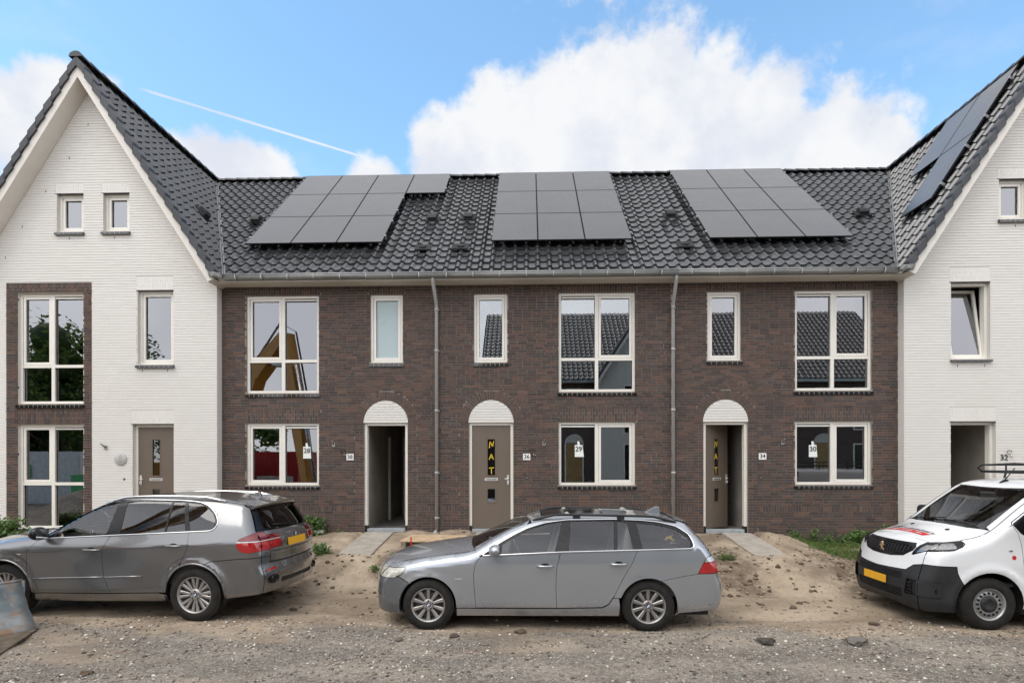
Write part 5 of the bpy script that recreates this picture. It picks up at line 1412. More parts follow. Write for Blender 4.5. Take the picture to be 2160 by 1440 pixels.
def trim_tube(C,T,CH,r=.0105):
    P=densify(np.array(roundpoly(CH,.05)),.05); q=C.solve('s',P[:,0],P[:,1]); N=C.normals(q); q=q+N*.002; n=len(q); K=8
    for s in (1,-1):
        V=[];F=[]
        for i in range(n):
            t=q[(i+1)%n]-q[i-1]; t=t/np.linalg.norm(t); b=np.cross(t,N[i]); b/=np.linalg.norm(b)
            for k in range(K):
                a=2*math.pi*k/K; v=q[i]+b*(r*math.cos(a))+N[i]*(r*.7*math.sin(a)); V.append((v[0],v[1]*s,v[2]))
        for i in range(n):
            j=(i+1)%n
            for k in range(K):
                f=(i*K+k,j*K+k,j*K+(k+1)%K,i*K+(k+1)%K); F.append(f if s==1 else f[::-1])
        m=MB(); m.add(V,F,(1,1,1),True); build('window_trim',m,'chrome',T,loc=(0,0,0))
def strip(parent,name,mat,pts,w_,n_off,car=None,width_axis=(0,0,1)):
    m=MB(); m.tube(pts,w_,8); return build(name,m,mat,parent,loc=(0,0,0))
def mirror_part(car,parent,x,z,y,mat,body_mat,sx=.10,sz=.085):
    for s in (-1,1):
        m=MB(); bm=bmesh.new(); bmesh.ops.create_icosphere(bm,subdivisions=3,radius=1)
        for v in bm.verts:
            c=v.co; c.x=c.x*sx*(.8 if c.x>0 else 1.0); c.y*=.125; c.z*=sz; 
            if c.x>sx*.45: c.x=sx*.45+(c.x-sx*.45)*.1
        me=bpy.data.meshes.new('mirror'); bm.to_mesh(me); bm.free(); me.polygons.foreach_set('use_smooth',[True]*len(me.polygons)); me.materials.append(M[mat])
        o=link('mirror',me,parent,(x,s*(y+.10),z)); 
        m=MB(); m.prism([(sx*.47,-.095,-sz*.72),(sx*.47,.095,-sz*.72),(sx*.47,.10,sz*.72),(sx*.47,-.10,sz*.72)],(.004,0,0)); build('mirror_glass',m,'chrome',o,loc=(0,0,0))
        m=MB(); m.tube([(0,-s*.15,-.06),(0,-s*.06,-.05),(0,0,-.03)],[.03,.026,.03],8); build('mirror_foot',m,body_mat,o,loc=(0,0,0))
# ------------------------------------------------------------------ silver estate car
def estate_car():
    C=Car(x0=-.84,L=4.85,W0=.90,bf=.30,br=.20,r=.085,crease=.05,su=.17,sd=.045,tuck=.9,ztuck=.34,zr=1.43,flare=.010,arches=[(0,.33,.372),(2.886,.33,.372)],
        silh=[(-.80,.26),(-.835,.36),(-.845,.50),(-.835,.62),(-.80,.73),(-.72,.825),(-.58,.905),(-.35,.975),(0,1.035),(.30,1.075),(.48,1.10),(.56,1.125),(.75,1.215),(1.05,1.345),(1.32,1.44),(1.55,1.485),(1.9,1.51),(2.4,1.51),(2.9,1.49),(3.25,1.455),(3.44,1.42),(3.50,1.385),(3.62,1.27),(3.76,1.12),(3.84,1.01),(3.885,.95),(3.93,.86),(3.95,.74),(3.985,.66),(4.005,.55),(3.99,.42),(3.95,.33),(3.80,.25),(3.0,.20),(1.5,.17),(0,.17),(-.6,.19)],
        W=table([-.84,-.70,-.5,-.25,.1,.6,1.3,2.4,2.9,3.3,3.6,3.85,4.0],[.66,.775,.845,.885,.91,.92,.922,.922,.918,.90,.87,.815,.76]),
        Wt=table([-.9,.5,1.2,2.0,3.0,3.5,4.0],[.70,.70,.615,.60,.585,.56,.55],.12),
        zb=table([-.9,-.5,-.2,.2,.55,.75,1.74,2.75,3.5,4.0],[.80,.87,.91,.945,.975,.985,1.036,1.065,1.085,1.08],.06), zc=table([-.9,4.1],[.84,.90]), crown=table([-.9,-.5,0,.5,1.2,1.6,3,4],[.10,.12,.12,.12,.09,.065,.06,.05]))
    T=thing('estate_car','silver estate car parked side-on in the middle, black roof rails and ten spoke wheels','car',(-1.335,-4.46,STREET),0,None,False)
    P='paint_silver'; AF=lambda a0,a1: arc(0,.33,.372,a0,a1); AR=lambda a0,a1: arc(2.886,.33,.372,a0,a1)
    # shared curves
    RE=C.edge([(.60,-.765),(.80,-.725),(1.05,-.680),(1.30,-.640),(1.50,-.612),(1.9,-.597),(2.5,-.590),(3.0,-.578),(3.3,-.565),(3.455,-.552)])
    HF=C.edge([(-.60,-.625),(-.45,-.67),(-.2,-.715),(.1,-.735),(.36,-.748),(.60,-.765)])
    NF=C.fedge('f',[(-.64,.20),(-.64,.45),(-.64,.66),(-.635,.80)]); nf=xz(NF)
    topf=(float(HF[0][0]),float(HF[0][2]))
    NR=C.fedge('r',[(-.66,1.02),(-.67,.86),(-.67,.70),(-.67,.5),(-.64,.26)]); nr=xz(NR)
    DP=C.fedge('r',[(-.555,1.385),(-.60,1.25),(-.645,1.10),(-.66,1.02)]); dp=xz(DP)
    re=xz(RE); hf=xz(HF)
    CH=[(.70,.982),(1.74,1.034),(2.75,1.063),(3.44,1.080),(3.485,1.098),(3.492,1.15),(3.455,1.25),(3.31,1.345),(3.08,1.398),(2.85,1.42),(2.5,1.432),(1.84,1.425),(1.54,1.388),(1.31,1.322),(1.14,1.246),(.955,1.149)]
    G1=[(.965,1.012),(1.665,1.040),(1.775,1.405),(1.60,1.380),(1.38,1.320),(1.19,1.238),(.98,1.125)]
    G2=[(1.85,1.050),(2.437,1.066),(2.478,1.418),(1.90,1.412)]; G3=[(2.483,1.068),(2.69,1.075),(2.655,1.398),(2.525,1.410)]
    G4=[(2.815,1.085),(3.40,1.098),(3.452,1.115),(3.455,1.16),(3.415,1.225),(3.29,1.305),(3.07,1.362),(2.775,1.392)]
    # split lines of the doors
    d1=[(.700,.975),(.628,.88),(.602,.745),(.615,.515),(.632,.300)]; d2=[(1.690,.303),(1.680,.60),(1.690,.83),(1.742,1.034)]; d3=[(2.285,.318),(2.366,.362),(2.446,.478),(2.559,.706),(2.665,.886),(2.748,1.062)]
    hl=[(-.60,.775),(-.31,.818),(-.318,.775),(-.367,.728),(-.47,.672),(-.60,.655)]
    NFz=lambda z: float(np.interp(z,[p[1] for p in nf],[p[0] for p in nf]))
    hlS=[(NFz(.785),.785),(-.45,.802),(-.31,.820),(-.320,.775),(-.367,.728),(-.46,.680),(NFz(.665),.665)]
    af=AF(180,8)
    # fender
    C.panel('front_wing',P,[('s',[(NFz(.787),.787),(-.45,.804),(-.306,.823),(-.316,.772),(-.364,.724),(-.40,.700),(-.27,.625),]+arc(0,.33,.372,134,0)+[(.374,.292),(.632,.296)]+d1[::-1]+[(.668,.988)]+hf[::-1])],T)
    C.panel('front_bumper',P,[('s',seg(nf,.20,.66)+[(-.46,.676),(-.40,.696),(-.27,.622)]+arc(0,.33,.372,134,201)+[(-.40,.19)]),
        ('f',symy([(-.64,.20),(-.64,.45),(-.64,.655),(-.40,.655),(-.20,.60),(0,.60)][::1]+[] ) if False else [(-.64,.20),(-.64,.45),(-.64,.655),(-.36,.66),(-.30,.60),(.30,.60),(.36,.66),(.64,.655),(.64,.45),(.64,.20)],[[(-.48,.30),(-.48,.40),(.48,.40),(.48,.30)]])],T,mirror=False)
    C.panel('front_bumper_side',P,[('s',seg(nf,.20,.66)+[(-.46,.676),(-.40,.696),(-.27,.622)]+arc(0,.33,.372,134,201)+[(-.40,.19)])],T)
    C.panel('lower_grille','plastic_black',[('f',[(-.5,.28),(-.5,.42),(.5,.42),(.5,.28)])],T,mirror=False,lift=-.02)
    C.panel('nose',P,[('f',[(-.30,.60),(-.36,.66),(-.64,.66),(-.64,.665),(-.40,.79),(-.36,.80),(0,.83),(.36,.80),(.40,.79),(.64,.665),(.64,.66),(.36,.66),(.30,.60)],[[(-.28,.63),(-.30,.76),(-.04,.79),(-.03,.62)],[(.28,.63),(.03,.62),(.04,.79),(.30,.76)]])],T,mirror=False,gap=.0015)
    for sg in (1,-1):
        g=[(-.29*sg,.62),(-.31*sg,.77),(-.035*sg,.80),(-.025*sg,.61)]
        C.panel('kidney_grille','trim_black',[('f',g if sg==1 else g[::-1])],T,mirror=False,lift=-.008)
    C.panel('headlight','lens_haze',[('s',hlS),('f',[(-.64,.668),(-.635,.787),(-.40,.795),(-.41,.73)])],T,gap=.001,label='hazed headlight')
    C.panel('bonnet',P,[('t',sym([(-.80,0),(-.78,-.2),(-.70,-.45),(-.66,-.56)]+xy(HF)+[(.585,-.70),(.545,-.5),(.52,-.25),(.51,0)]))],T,mirror=False)
    C.panel('nose_cap',P,[('f',[(-.635,.79),(-.40,.80),(0,.835),(.40,.80),(.635,.79),(.60,.86),(.4,.9),(0,.92),(-.4,.9),(-.60,.86)])],T,mirror=False,gap=0,lift=-.006)
    ws=sym([(.525,0),(.535,-.25),(.56,-.5),(.60,-.70)]+[(.64,-.715)]+[(float(p[0])+.02,float(p[1])+.045) for p in RE[3:10]]+[(1.335,-.56),(1.30,-.4),(1.285,-.2),(1.28,0)])
    C.panel('windscreen','car_glass',[('t',ws)],T,mirror=False,gap=.001,lift=-.004,thick=.004)
    C.panel('windscreen_seal','trim_black',[('t',[tuple(p) for p in offset(ws,-.028)],[ws])],T,mirror=False,gap=0,lift=-.0045)
    i0=next(i for i,p in enumerate(RE) if p[0]>1.30); 
    C.panel('roof',P,[('t',sym([(1.30,0),(1.305,-.2),(1.32,-.4),(1.355,-.57)]+xy(RE)[i0:]+[(3.49,-.45),(3.50,-.2),(3.505,0)]),[sym([(1.5,0),(1.5,-.44),(2.35,-.43),(2.35,0)])])],T,mirror=False)
    C.panel('glass_roof','trim_black',[('t',sym([(1.505,0),(1.505,-.435),(2.345,-.425),(2.345,0)]))],T,mirror=False,lift=-.002)
    apil=[(.62,.987)]+re[1:]
    C.panel('windscreen_pillar',P,[('t',xy(RE)[:i0]+[(1.335,-.585)]+[(float(p[0])+.03,float(p[1])+.075) for p in RE[:i0]][::-1])],T,gap=0,lift=-.002)
    # side frame above windows with rear quarter
    rq=[(2.752,1.068)]+[(3.44,1.078),(3.49,1.095),(3.498,1.15),(3.46,1.254),(3.314,1.350),(3.08,1.404),(2.85,1.426),(2.5,1.438),(1.84,1.431),(1.54,1.394),(1.31,1.328),(1.14,1.252),(.955,1.155),(.70,.990)]
    ar_up=arc(2.886,.33,.372,170,22)
    tl=[(nr[0][0],.985),(3.665,.965),(3.60,.88),(3.535,.757),(nr[0][0]+.03,.757)]
    NRz=lambda z: float(np.interp(z,[p[1] for p in nr[::-1]],[p[0] for p in nr[::-1]]))
    quarter=d3[::-1]+arc(2.886,.33,.372,158,38)+[(3.19,.715),(3.33,.735),(3.53,.752),(3.595,.88),(3.66,.968),(NRz(.985),.985)]+dp[::-1]+re[::-1]+rq[::-1]
    C.panel('rear_wing',P,[('s',[(2.428,.442)]+[p for p in d3 if p[1]>.47]+rq+[(.66,.988)]+re+dp+[(NRz(.985),.985),(3.66,.968),(3.595,.88),(3.53,.752),(3.33,.724)]+arc(2.886,.33,.372,64,162)+[(2.50,.44)])],T)
    C.panel('front_door',P,[('s',d1+d2)],T); C.panel('rear_door',P,[('s',d2[::-1]+[(1.690,.303)][:0]+d3)],T) if False else C.panel('rear_door',P,[('s',[(1.745,1.036)]+d2[::-1][1:]+d3)],T)
    C.panel('sill',P,[('s',[(.378,.288),(1.69,.294),(2.29,.308),(2.371,.354),(2.424,.438),(2.50,.4395),(2.514,.35),(2.51,.19),(.372,.178)])],T)
    C.panel('rear_bumper',P,[('s',arc(2.886,.33,.372,64,-22)+[(3.30,.235)]+seg(nr,.27,.752)+[(3.53,.752),(3.33,.724)])],T)
    C.panel('rear_bumper_centre',P,[('r',[(.64,.265),(.67,.5),(.67,.7),(.67,.725),(-.67,.725),(-.67,.7),(-.67,.5),(-.64,.265)])],T,mirror=False)
    C.panel('tailgate',P,[('r',[(.67,.728),(.67,.86),(.655,1.02),(-.655,1.02),(-.67,.86),(-.67,.728)])],T,mirror=False)
    C.panel('rear_window','car_glass_dark',[('r',[(.64,1.035),(.60,1.22),(.55,1.375),(-.55,1.375),(-.60,1.22),(-.64,1.035)])],T,mirror=False,lift=-.002)
    C.panel('tail_light','lens_red',[('s',[(NRz(.90),.90),(3.615,.90),(3.595,.88),(3.535,.757),(NRz(.757),.757)]),('r',[(-.665,.76),(-.665,.90),(-.40,.90),(-.42,.76)])],T,gap=.001,lift=.002)
    C.panel('tail_light_top','lens_clear',[('s',[(NRz(.98),.98),(3.662,.966),(3.618,.905),(NRz(.905),.905)])],T,gap=.001,lift=.002)
    # side glass
    C.panel('window_pillar','trim_black',[('s',CH,[G1,G2,G3,G4])],T,gap=0,lift=-.004,h=.06)
    for g in (G1,G2,G3,G4): C.panel('side_window','car_glass',[('s',[tuple(p) for p in offset(g,-.004)])],T,gap=0,lift=-.008,thick=.003)
    trim_tube(C,T,CH)
    for sg in (1,-1):      # lower crease trim on bumper and side repeater
        q=C.solve('s',np.array([.358,.455,.455,.358]),np.array([.671,.672,.688,.687])); m=MB(); m.prism([(p[0],(p[1]-.001)*sg,p[2]) for p in q],(0,-.004*sg,0)); build('side_repeater',m,'lens_haze',T,loc=(0,0,0))
    handle(C,T,1.435,1.65,.855,P); handle(C,T,2.385,2.605,.884,P)
    mirror_part(C,T,.90,1.06,.83,P,'trim_black',.10,.075)
    # roof rails, aerial, spoiler
    for sg in (1,-1):
        x=np.linspace(1.38,3.32,14); q=C.solve('t',x,np.full(14,-.585)-np.interp(x,[1.38,1.6],[-.0,0])); lift=np.interp(np.arange(14),[0,2,11,13],[.0,.050,.050,.0])
        m=MB(); m.tube([(p[0],p[1]*sg,p[2]+l) for p,l in zip(q,lift)],[.014]+[.017]*12+[.014],8); build('roof_rail',m,'plastic_black',T,loc=(0,0,0))
        for k in (4,8):
            m=MB(); p=q[k]; m.box(p[0]-.05,p[0]+.05,p[1]*sg-.012,p[1]*sg+.012,p[2]-.005,p[2]+.05); build('rail_foot',m,'plastic_black',T,loc=(0,0,0))
    m=MB(); zt=float(C.solve('t',np.array([3.1]),np.array([0.]))[0][2]); m.prism([(2.98,-.02,zt-.01),(3.24,-.02,zt-.02),(3.22,-.02,zt+.085),(3.17,-.02,zt+.09)],(0,.04,0)); build('aerial_fin',m,P,T,loc=(0,0,0),bevel=.01)
    C.panel('rear_spoiler',P,[('t',sym([(3.30,0),(3.30,-.53),(3.47,-.54),(3.52,-.4),(3.53,0)]))],T,mirror=False,gap=0,lift=.012,thick=.03)
    # underside, wheels and cabin
    m=MB(); m.box(-.55,3.7,-.74,.74,.19,.28); build('floor_pan',m,'rubber_black',T,loc=(0,0,0))
    for x in (0,2.886): wheel_housing(T,x,.33,.385,.90)
    for x in (0,2.886):
        for s in (-1,1): wheel(T,x,s*(.905-.115),.328,.332,.225,s,'ten',.226)
    m=MB(); m.box(.62,3.5,-.80,.80,.55,.60); m.box(.75,1.05,-.74,.74,.75,.96); build('cabin_floor',m,'interior_dark',T,loc=(0,0,0),bevel=.02)
    m=MB(); m.box(.45,.63,-.78,.78,.5,.95); build('bulkhead',m,'interior_dark',T,loc=(0,0,0))
    for s in (-1,1): m=MB(); m.box(.7,3.4,s*.80-.02,s*.80+.02,.45,.985); build('door_lining',m,'interior_dark',T,loc=(0,0,0))
    for (x,y) in ((1.45,-.37),(1.45,.37),(2.35,-.4),(2.35,.4),(2.35,0)): seat(T,x,y,.60,'interior_grey')
    m=MB(); m.lathe([(0,.175),(-.012,.188),(0,.20),(.012,.188),(0,.175)],(0,0,0),28,'x'); m.box(-.01,.01,-.18,.18,-.02,.02); build('steering_wheel',m,'interior_dark',T,loc=(1.18,-.37,.98),rot=(0,R(-22),0))
    m=MB(); m.box(2.72,3.5,-.6,.6,.93,.95); build('load_cover',m,'interior_dark',T,loc=(0,0,0))
    m=MB(); m.obox((3.22,-.60,1.19),(.05,.01,.02),(0,.02,0),(.01,0,.02)); m.obox((3.26,-.60,1.165),(.03,.01,-.02),(0,.02,0),(.01,0,.012)); build('toy_on_parcel_shelf',m,'yellow_paint',T,loc=(0,0,0),bevel=.008)
    roundel(T,(-.828,0,.815),(0,1,0),(-.3,0,.95),.04) if False else None
    return C,T
EC,ET=estate_car()

# ------------------------------------------------------------------ dark grey SUV
def suv():
    C=Car(x0=-.88,L=4.875,W0=.94,bf=.26,br=.22,r=.10,crease=.022,su=.40,sd=.085,tuck=.8,ztuck=.40,zr=1.66,flare=.026,arches=[(0,.37,.455),(2.933,.37,.455)],
        silh=[(-.80,.30),(-.86,.40),(-.88,.60),(-.87,.80),(-.84,.93),(-.76,1.02),(-.55,1.09),(-.2,1.15),(.2,1.20),(.48,1.235),(.58,1.265),(.85,1.40),(1.13,1.55),(1.40,1.66),(1.7,1.715),(2.1,1.745),(2.6,1.74),(3.1,1.71),(3.42,1.67),(3.57,1.63),(3.62,1.58),(3.70,1.47),(3.79,1.33),(3.85,1.24),(3.90,1.20),(3.945,1.10),(3.96,.95),(3.955,.81),(3.975,.74),(3.995,.66),(3.985,.52),(3.95,.42),(3.82,.34),(3.0,.28),(1.5,.24),(0,.26),(-.6,.27)],
        W=table([-.88,-.7,-.45,-.1,.5,1.5,3.0,3.4,3.7,3.9,4.0],[.72,.84,.915,.945,.95,.955,.95,.935,.905,.86,.82]),
        Wt=table([-.9,.4,1.2,2.0,3.0,3.5,4.0],[.78,.78,.70,.68,.665,.64,.62],.12),
        zb=table([-.9,-.5,0,.5,1.69,2.83,3.3,4.0],[.92,1.0,1.06,1.11,1.175,1.237,1.262,1.25],.06), zc=table([-.9,.36,3.6,4.1],[.90,.935,1.085,1.10]), crown=table([-.9,-.5,0,.5,1.2,1.6,3,4],[.10,.11,.10,.10,.09,.07,.065,.05]))
    ps=R(4.6); T=thing('suv','dark grey SUV parked at the left with its tailgate towards the middle','car',(-7.50,-3.90,STREET),-ps,None,False)
    P='paint_grey'; RA=.425
    RE=C.edge([(.50,-.845),(.75,-.80),(1.0,-.755),(1.25,-.715),(1.5,-.69),(2.0,-.672),(2.6,-.662),(3.1,-.648),(3.4,-.632),(3.57,-.615)]); re=xz(RE)
    HF=C.edge([(-.62,-.66),(-.4,-.745),(0,-.80),(.3,-.83),(.50,-.845)]); hf=xz(HF)
    NF=C.fedge('f',[(-.70,.28),(-.70,.5),(-.70,.72),(-.69,.88),(-.66,.97)]); nf=xz(NF); NFz=lambda z: float(np.interp(z,[p[1] for p in nf],[p[0] for p in nf]))
    DP=C.fedge('r',[(-.60,1.585),(-.65,1.45),(-.70,1.32),(-.735,1.235)]); dp=xz(DP)
    NR=C.fedge('r',[(-.735,1.235),(-.765,1.1),(-.77,.95),(-.77,.8),(-.75,.36)]); nr=xz(NR); NRz=lambda z: float(np.interp(z,[p[1] for p in nr[::-1]],[p[0] for p in nr[::-1]]))
    NRy=lambda z: float(np.interp(z,[p[2] for p in NR[::-1]],[p[1] for p in NR[::-1]]))
    CH=[(.53,1.112),(1.69,1.176),(2.826,1.238),(3.10,1.252),(3.17,1.268),(3.215,1.315),(3.222,1.375),(3.166,1.47),(3.034,1.575),(2.895,1.628),(2.792,1.646),(2.55,1.662),(2.02,1.667),(1.69,1.662),(1.394,1.640),(1.145,1.588),(.963,1.505),(.784,1.375),(.64,1.262)]
    G1=[(.80,1.138),(1.565,1.180),(1.61,1.635),(1.30,1.590),(1.03,1.490),(.83,1.35),(.775,1.22)]
    G2=[(1.78,1.192),(2.449,1.228),(2.420,1.648),(1.735,1.652)]; G3=[(2.481,1.233),(2.765,1.248),(2.62,1.636),(2.455,1.640)]; G4=[(2.835,1.256),(3.10,1.270),(3.165,1.30),(3.175,1.385),(3.11,1.48),(2.985,1.568),(2.86,1.614),(2.67,1.634)]
    d1=[(.512,1.10),(.375,.945),(.358,.80),(.388,.50),(.437,.335)]; d2=[(1.636,.358),(1.562,.585),(1.549,.84),(1.572,1.01),(1.640,1.172)]; d3=[(2.826,1.236),(2.858,1.05),(2.762,.86)]
    AF=lambda a0,a1: arc(0,.37,RA,a0,a1); AR=lambda a0,a1: arc(2.933,.37,RA,a0,a1)
    hlS=[(NFz(.96),.962),(-.45,1.005),(-.24,1.04),(-.33,.95),(-.50,.87),(NFz(.82),.82)]
    C.panel('front_wing',P,[('s',[(NFz(.964),.965),(-.45,1.008),(-.235,1.043),(-.328,.947),(-.50,.866),(NFz(.817),.817),(NFz(.74),.74),(-.36,.735)]+AF(118,-3)+[(.437,.340)]+d1[::-1]+[(.52,1.118)]+hf[::-1])],T)
    C.panel('front_bumper_side',P,[('s',seg(nf,.28,.735)+[(-.36,.730)]+AF(118,192)+[(-.42,.26)])],T)
    C.panel('front_bumper',P,[('f',[(-.70,.28),(-.70,.5),(-.70,.735),(.70,.735),(.70,.5),(.70,.28)],[[(-.5,.34),(-.5,.50),(.5,.50),(.5,.34)]])],T,mirror=False)
    C.panel('lower_grille','plastic_black',[('f',[(-.52,.32),(-.52,.52),(.52,.52),(.52,.32)])],T,mirror=False,lift=-.02)
    C.panel('nose',P,[('f',[(-.70,.738),(-.69,.82),(-.40,.86),(-.38,.98),(.38,.98),(.40,.86),(.69,.82),(.70,.738)],[[(-.33,.77),(-.33,.95),(-.04,.95),(-.04,.77)],[(.33,.77),(.04,.77),(.04,.95),(.33,.95)]])],T,mirror=False)
    C.panel('kidney_grille','trim_black',[('f',[(-.34,.76),(-.34,.96),(-.03,.96),(-.03,.76)])],T,lift=-.008)
    C.panel('headlight','lens_clear',[('s',hlS),('f',[(-.69,.822),(-.66,.965),(-.385,.98),(-.405,.862)])],T,gap=.001)
    C.panel('bonnet',P,[('t',sym([(-.82,0),(-.80,-.25),(-.74,-.45),(-.68,-.6)]+xy(HF)+[(.50,-.72),(.455,-.5),(.435,-.25),(.43,0)]))],T,mirror=False)
    ws=sym([(.445,0),(.455,-.25),(.475,-.5),(.52,-.72)]+[(.56,-.775)]+[(float(p[0])+.02,float(p[1])+.045) for p in RE[4:13]]+[(1.35,-.62),(1.33,-.4),(1.315,-.2),(1.31,0)])
    C.panel('windscreen','car_glass_dark',[('t',ws)],T,mirror=False,gap=.001,lift=-.004,thick=.004)
    C.panel('windscreen_seal','trim_black',[('t',[tuple(p) for p in offset(ws,-.028)],[ws])],T,mirror=False,gap=0,lift=-.0045)
    i0=next(i for i,p in enumerate(RE) if p[0]>1.34)
    C.panel('roof',P,[('t',sym([(1.335,0),(1.34,-.2),(1.355,-.4),(1.385,-.63)]+xy(RE)[i0:]+[(3.60,-.45),(3.615,-.2),(3.62,0)]),[sym([(1.65,0),(1.65,-.45),(2.75,-.44),(2.75,0)])])],T,mirror=False)
    C.panel('glass_roof','trim_black',[('t',sym([(1.655,0),(1.655,-.445),(2.745,-.435),(2.745,0)]))],T,mirror=False,lift=-.002)
    C.panel('windscreen_pillar',P,[('t',xy(RE)[:i0]+[(1.37,-.645)]+[(float(p[0])+.03,float(p[1])+.085) for p in RE[:i0]][::-1])],T,gap=0,lift=-.002)
    rq=[tuple(p) for p in offset(CH,-.007)]; 
    tls=[(3.548,1.085),(3.575,1.143),(3.68,1.192),(NRz(1.222),1.222)]; tlb=[(NRz(.975),.975),(3.72,.955),(3.609,.972),(3.556,1.035)]
    top=[p for p in rq]      # bottom front first, then back along the bottom, up and over
    C.panel('rear_wing',P,[('s',[(2.762,.862)]+d3[::-1][1:]+rq[2:]+[(.52,1.12)]+re+dp+tls[::-1]+[tlb[3],tlb[2],tlb[1],tlb[0]]+seg(nr,.975,.885)[1:]+[(3.597,.878),(3.173,.838)]+arc(2.933,.37,RA,74,118)),('r',[(NRy(1.232),1.235),(-.625,1.235),(-.625,1.225),(NRy(1.222),1.224)]),('r',[(NRy(.97),.972),(-.625,.972),(-.625,.885),(NRy(.885),.885)])],T)
    C.panel('front_door',P,[('s',d1+d2)],T); C.panel('rear_door',P,[('s',[(1.644,1.174)]+d2[::-1][1:]+[(2.37,.385)]+arc(2.933,.37,RA,177,121)+d3[::-1])],T)
    C.panel('sill',P,[('s',[(.425,.33),(.44,.328),(1.636,.350),(2.37,.378),(2.51,.365),(2.515,.25),(.30,.19),(.37,.28)])],T)
    C.panel('rear_bumper',P,[('r',[(NRy(.88),.88),(-.628,.88),(-.628,.80),(.628,.80),(.628,.88),(-NRy(.88),.88),(.77,.8),(.7503,.37),(-.7503,.37),(-.77,.8)],[[(-.44,.485),(-.44,.545),(.44,.545),(.44,.485)]])],T,mirror=False)
    C.panel('rear_bumper_side',P,[('s',arc(2.933,.37,RA,74,-12)+[(3.36,.315),*seg(nr,.37,.88),(3.597,.874),(3.173,.834)])],T)
    C.panel('bumper_grille','plastic_black',[('r',[(-.45,.48),(-.45,.55),(.45,.55),(.45,.48)])],T,mirror=False,lift=-.015)
    C.panel('bumper_ledge','plastic_black',[('r',[(-.62,.785),(-.62,.80),(.62,.80),(.62,.785)])],T,mirror=False,lift=.004,gap=0)
    C.panel('exhaust_recess','trim_black',[('r',[(-.60+.105*math.cos(2*math.pi*k/20),.555+.062*math.sin(2*math.pi*k/20)) for k in range(20)])],T,lift=.003,gap=0,thick=.002,h=.03)
    C.panel('reflector','lens_red',[('r',[(-.73,.675),(-.73,.70),(-.54,.725),(-.55,.695)])],T,lift=.008,gap=0,h=.03)
    C.panel('tailgate',P,[('r',[(-.622,1.235),(-.622,1.185),(-.40,1.18),(-.40,1.0),(-.622,.99),(-.622,.948),(.622,.948),(.622,.99),(.40,1.0),(.40,1.18),(.622,1.185),(.622,1.235)])],T,mirror=False)
    C.panel('lower_tailgate',P,[('r',[(-.622,.944),(-.622,.803),(.622,.803),(.622,.944)])],T,mirror=False)
    C.panel('tail_light','lens_red',[('s',tls[:1]+[(3.552,1.095),(NRz(1.098),1.098)]+tlb),('r',[(NRy(1.098),1.098),(-.626,1.10),(-.626,.975),(NRy(.975),.975)])],T,gap=.001,lift=.004)
    C.panel('tail_light_upper','lens_red_dark',[('s',[(3.556,1.112)]+tls[1:]+[(NRz(1.115),1.115)]),('r',[(NRy(1.115),1.115),(NRy(1.222),1.222),(-.626,1.222),(-.626,1.117)])],T,gap=.001,lift=.003)
    C.panel('tail_light_bar','lens_clear',[('s',[(3.551,1.098),(3.556,1.112),(NRz(1.113),1.113),(NRz(1.100),1.100)]),('r',[(NRy(1.10),1.100),(NRy(1.113),1.113),(-.405,1.125),(-.405,1.112)])],T,gap=0,lift=.005)
    C.panel('tail_light_inner','lens_red',[('r',[(-.62,.992),(-.62,1.10),(-.405,1.112),(-.415,1.003)])],T,gap=.001,lift=.004)
    C.panel('tail_light_inner','lens_red_dark',[('r',[(-.62,1.117),(-.62,1.182),(-.405,1.178),(-.405,1.128)])],T,gap=.001,lift=.003)
    RW=[(.725,1.24),(.69,1.32),(.64,1.45),(.59,1.575),(-.59,1.575),(-.64,1.45),(-.69,1.32),(-.725,1.24)]
    C.panel('rear_window','car_glass_dark',[('r',RW)],T,mirror=False,lift=.001)
    C.panel('rear_window_border','trim_black',[('r',[(-.726,1.238),(-.69,1.32),(-.64,1.45),(-.60,1.585),(-.50,1.56),(-.54,1.43),(-.58,1.32),(-.60,1.255)])],T,gap=0,lift=.0025)
    C.panel('roof_spoiler',P,[('t',sym([(3.42,0),(3.42,-.60),(3.60,-.60),(3.70,-.50),(3.73,-.3),(3.735,0)]))],T,mirror=False,gap=0,lift=.010,thick=.045) if False else None
    m=MB(); zt=C.solve('t',np.full(9,3.50),np.linspace(-.60,.60,9)); top=[(p[0],p[1],p[2]+.004) for p in zt]; bk=[(3.745-.10*(p[1]/.6)**2,p[1]*1.0,p[2]-.035+.0) for p in zt]
    for k in range(8): m.quad(top[k],top[k+1],bk[k+1],bk[k],(1,1,1),True); m.quad((bk[k][0]-.01,bk[k][1],bk[k][2]-.03),(bk[k+1][0]-.01,bk[k+1][1],bk[k+1][2]-.03),(top[k+1][0],top[k+1][1],top[k+1][2]-.05),(top[k][0],top[k][1],top[k][2]-.05))
    for k in range(8): m.quad(bk[k],bk[k+1],(bk[k+1][0]-.01,bk[k+1][1],bk[k+1][2]-.03),(bk[k][0]-.01,bk[k][1],bk[k][2]-.03))
    for k in (0,8): m.poly([top[k],bk[k],(bk[k][0]-.01,bk[k][1],bk[k][2]-.03),(top[k][0]+.02,top[k][1],top[k][2]-.09)])
    build('roof_spoiler',m,P,T,loc=(0,0,0))
    C.panel('window_pillar','trim_black',[('s',CH,[G1,G2,G3,G4])],T,gap=0,lift=-.004,h=.06)
    for g,mt in ((G1,'car_glass'),(G2,'car_glass_dark'),(G3,'car_glass_dark'),(G4,'car_glass_dark')): C.panel('side_window',mt,[('s',[tuple(p) for p in offset(g,-.004)])],T,gap=0,lift=-.008,thick=.003)
    trim_tube(C,T,CH)
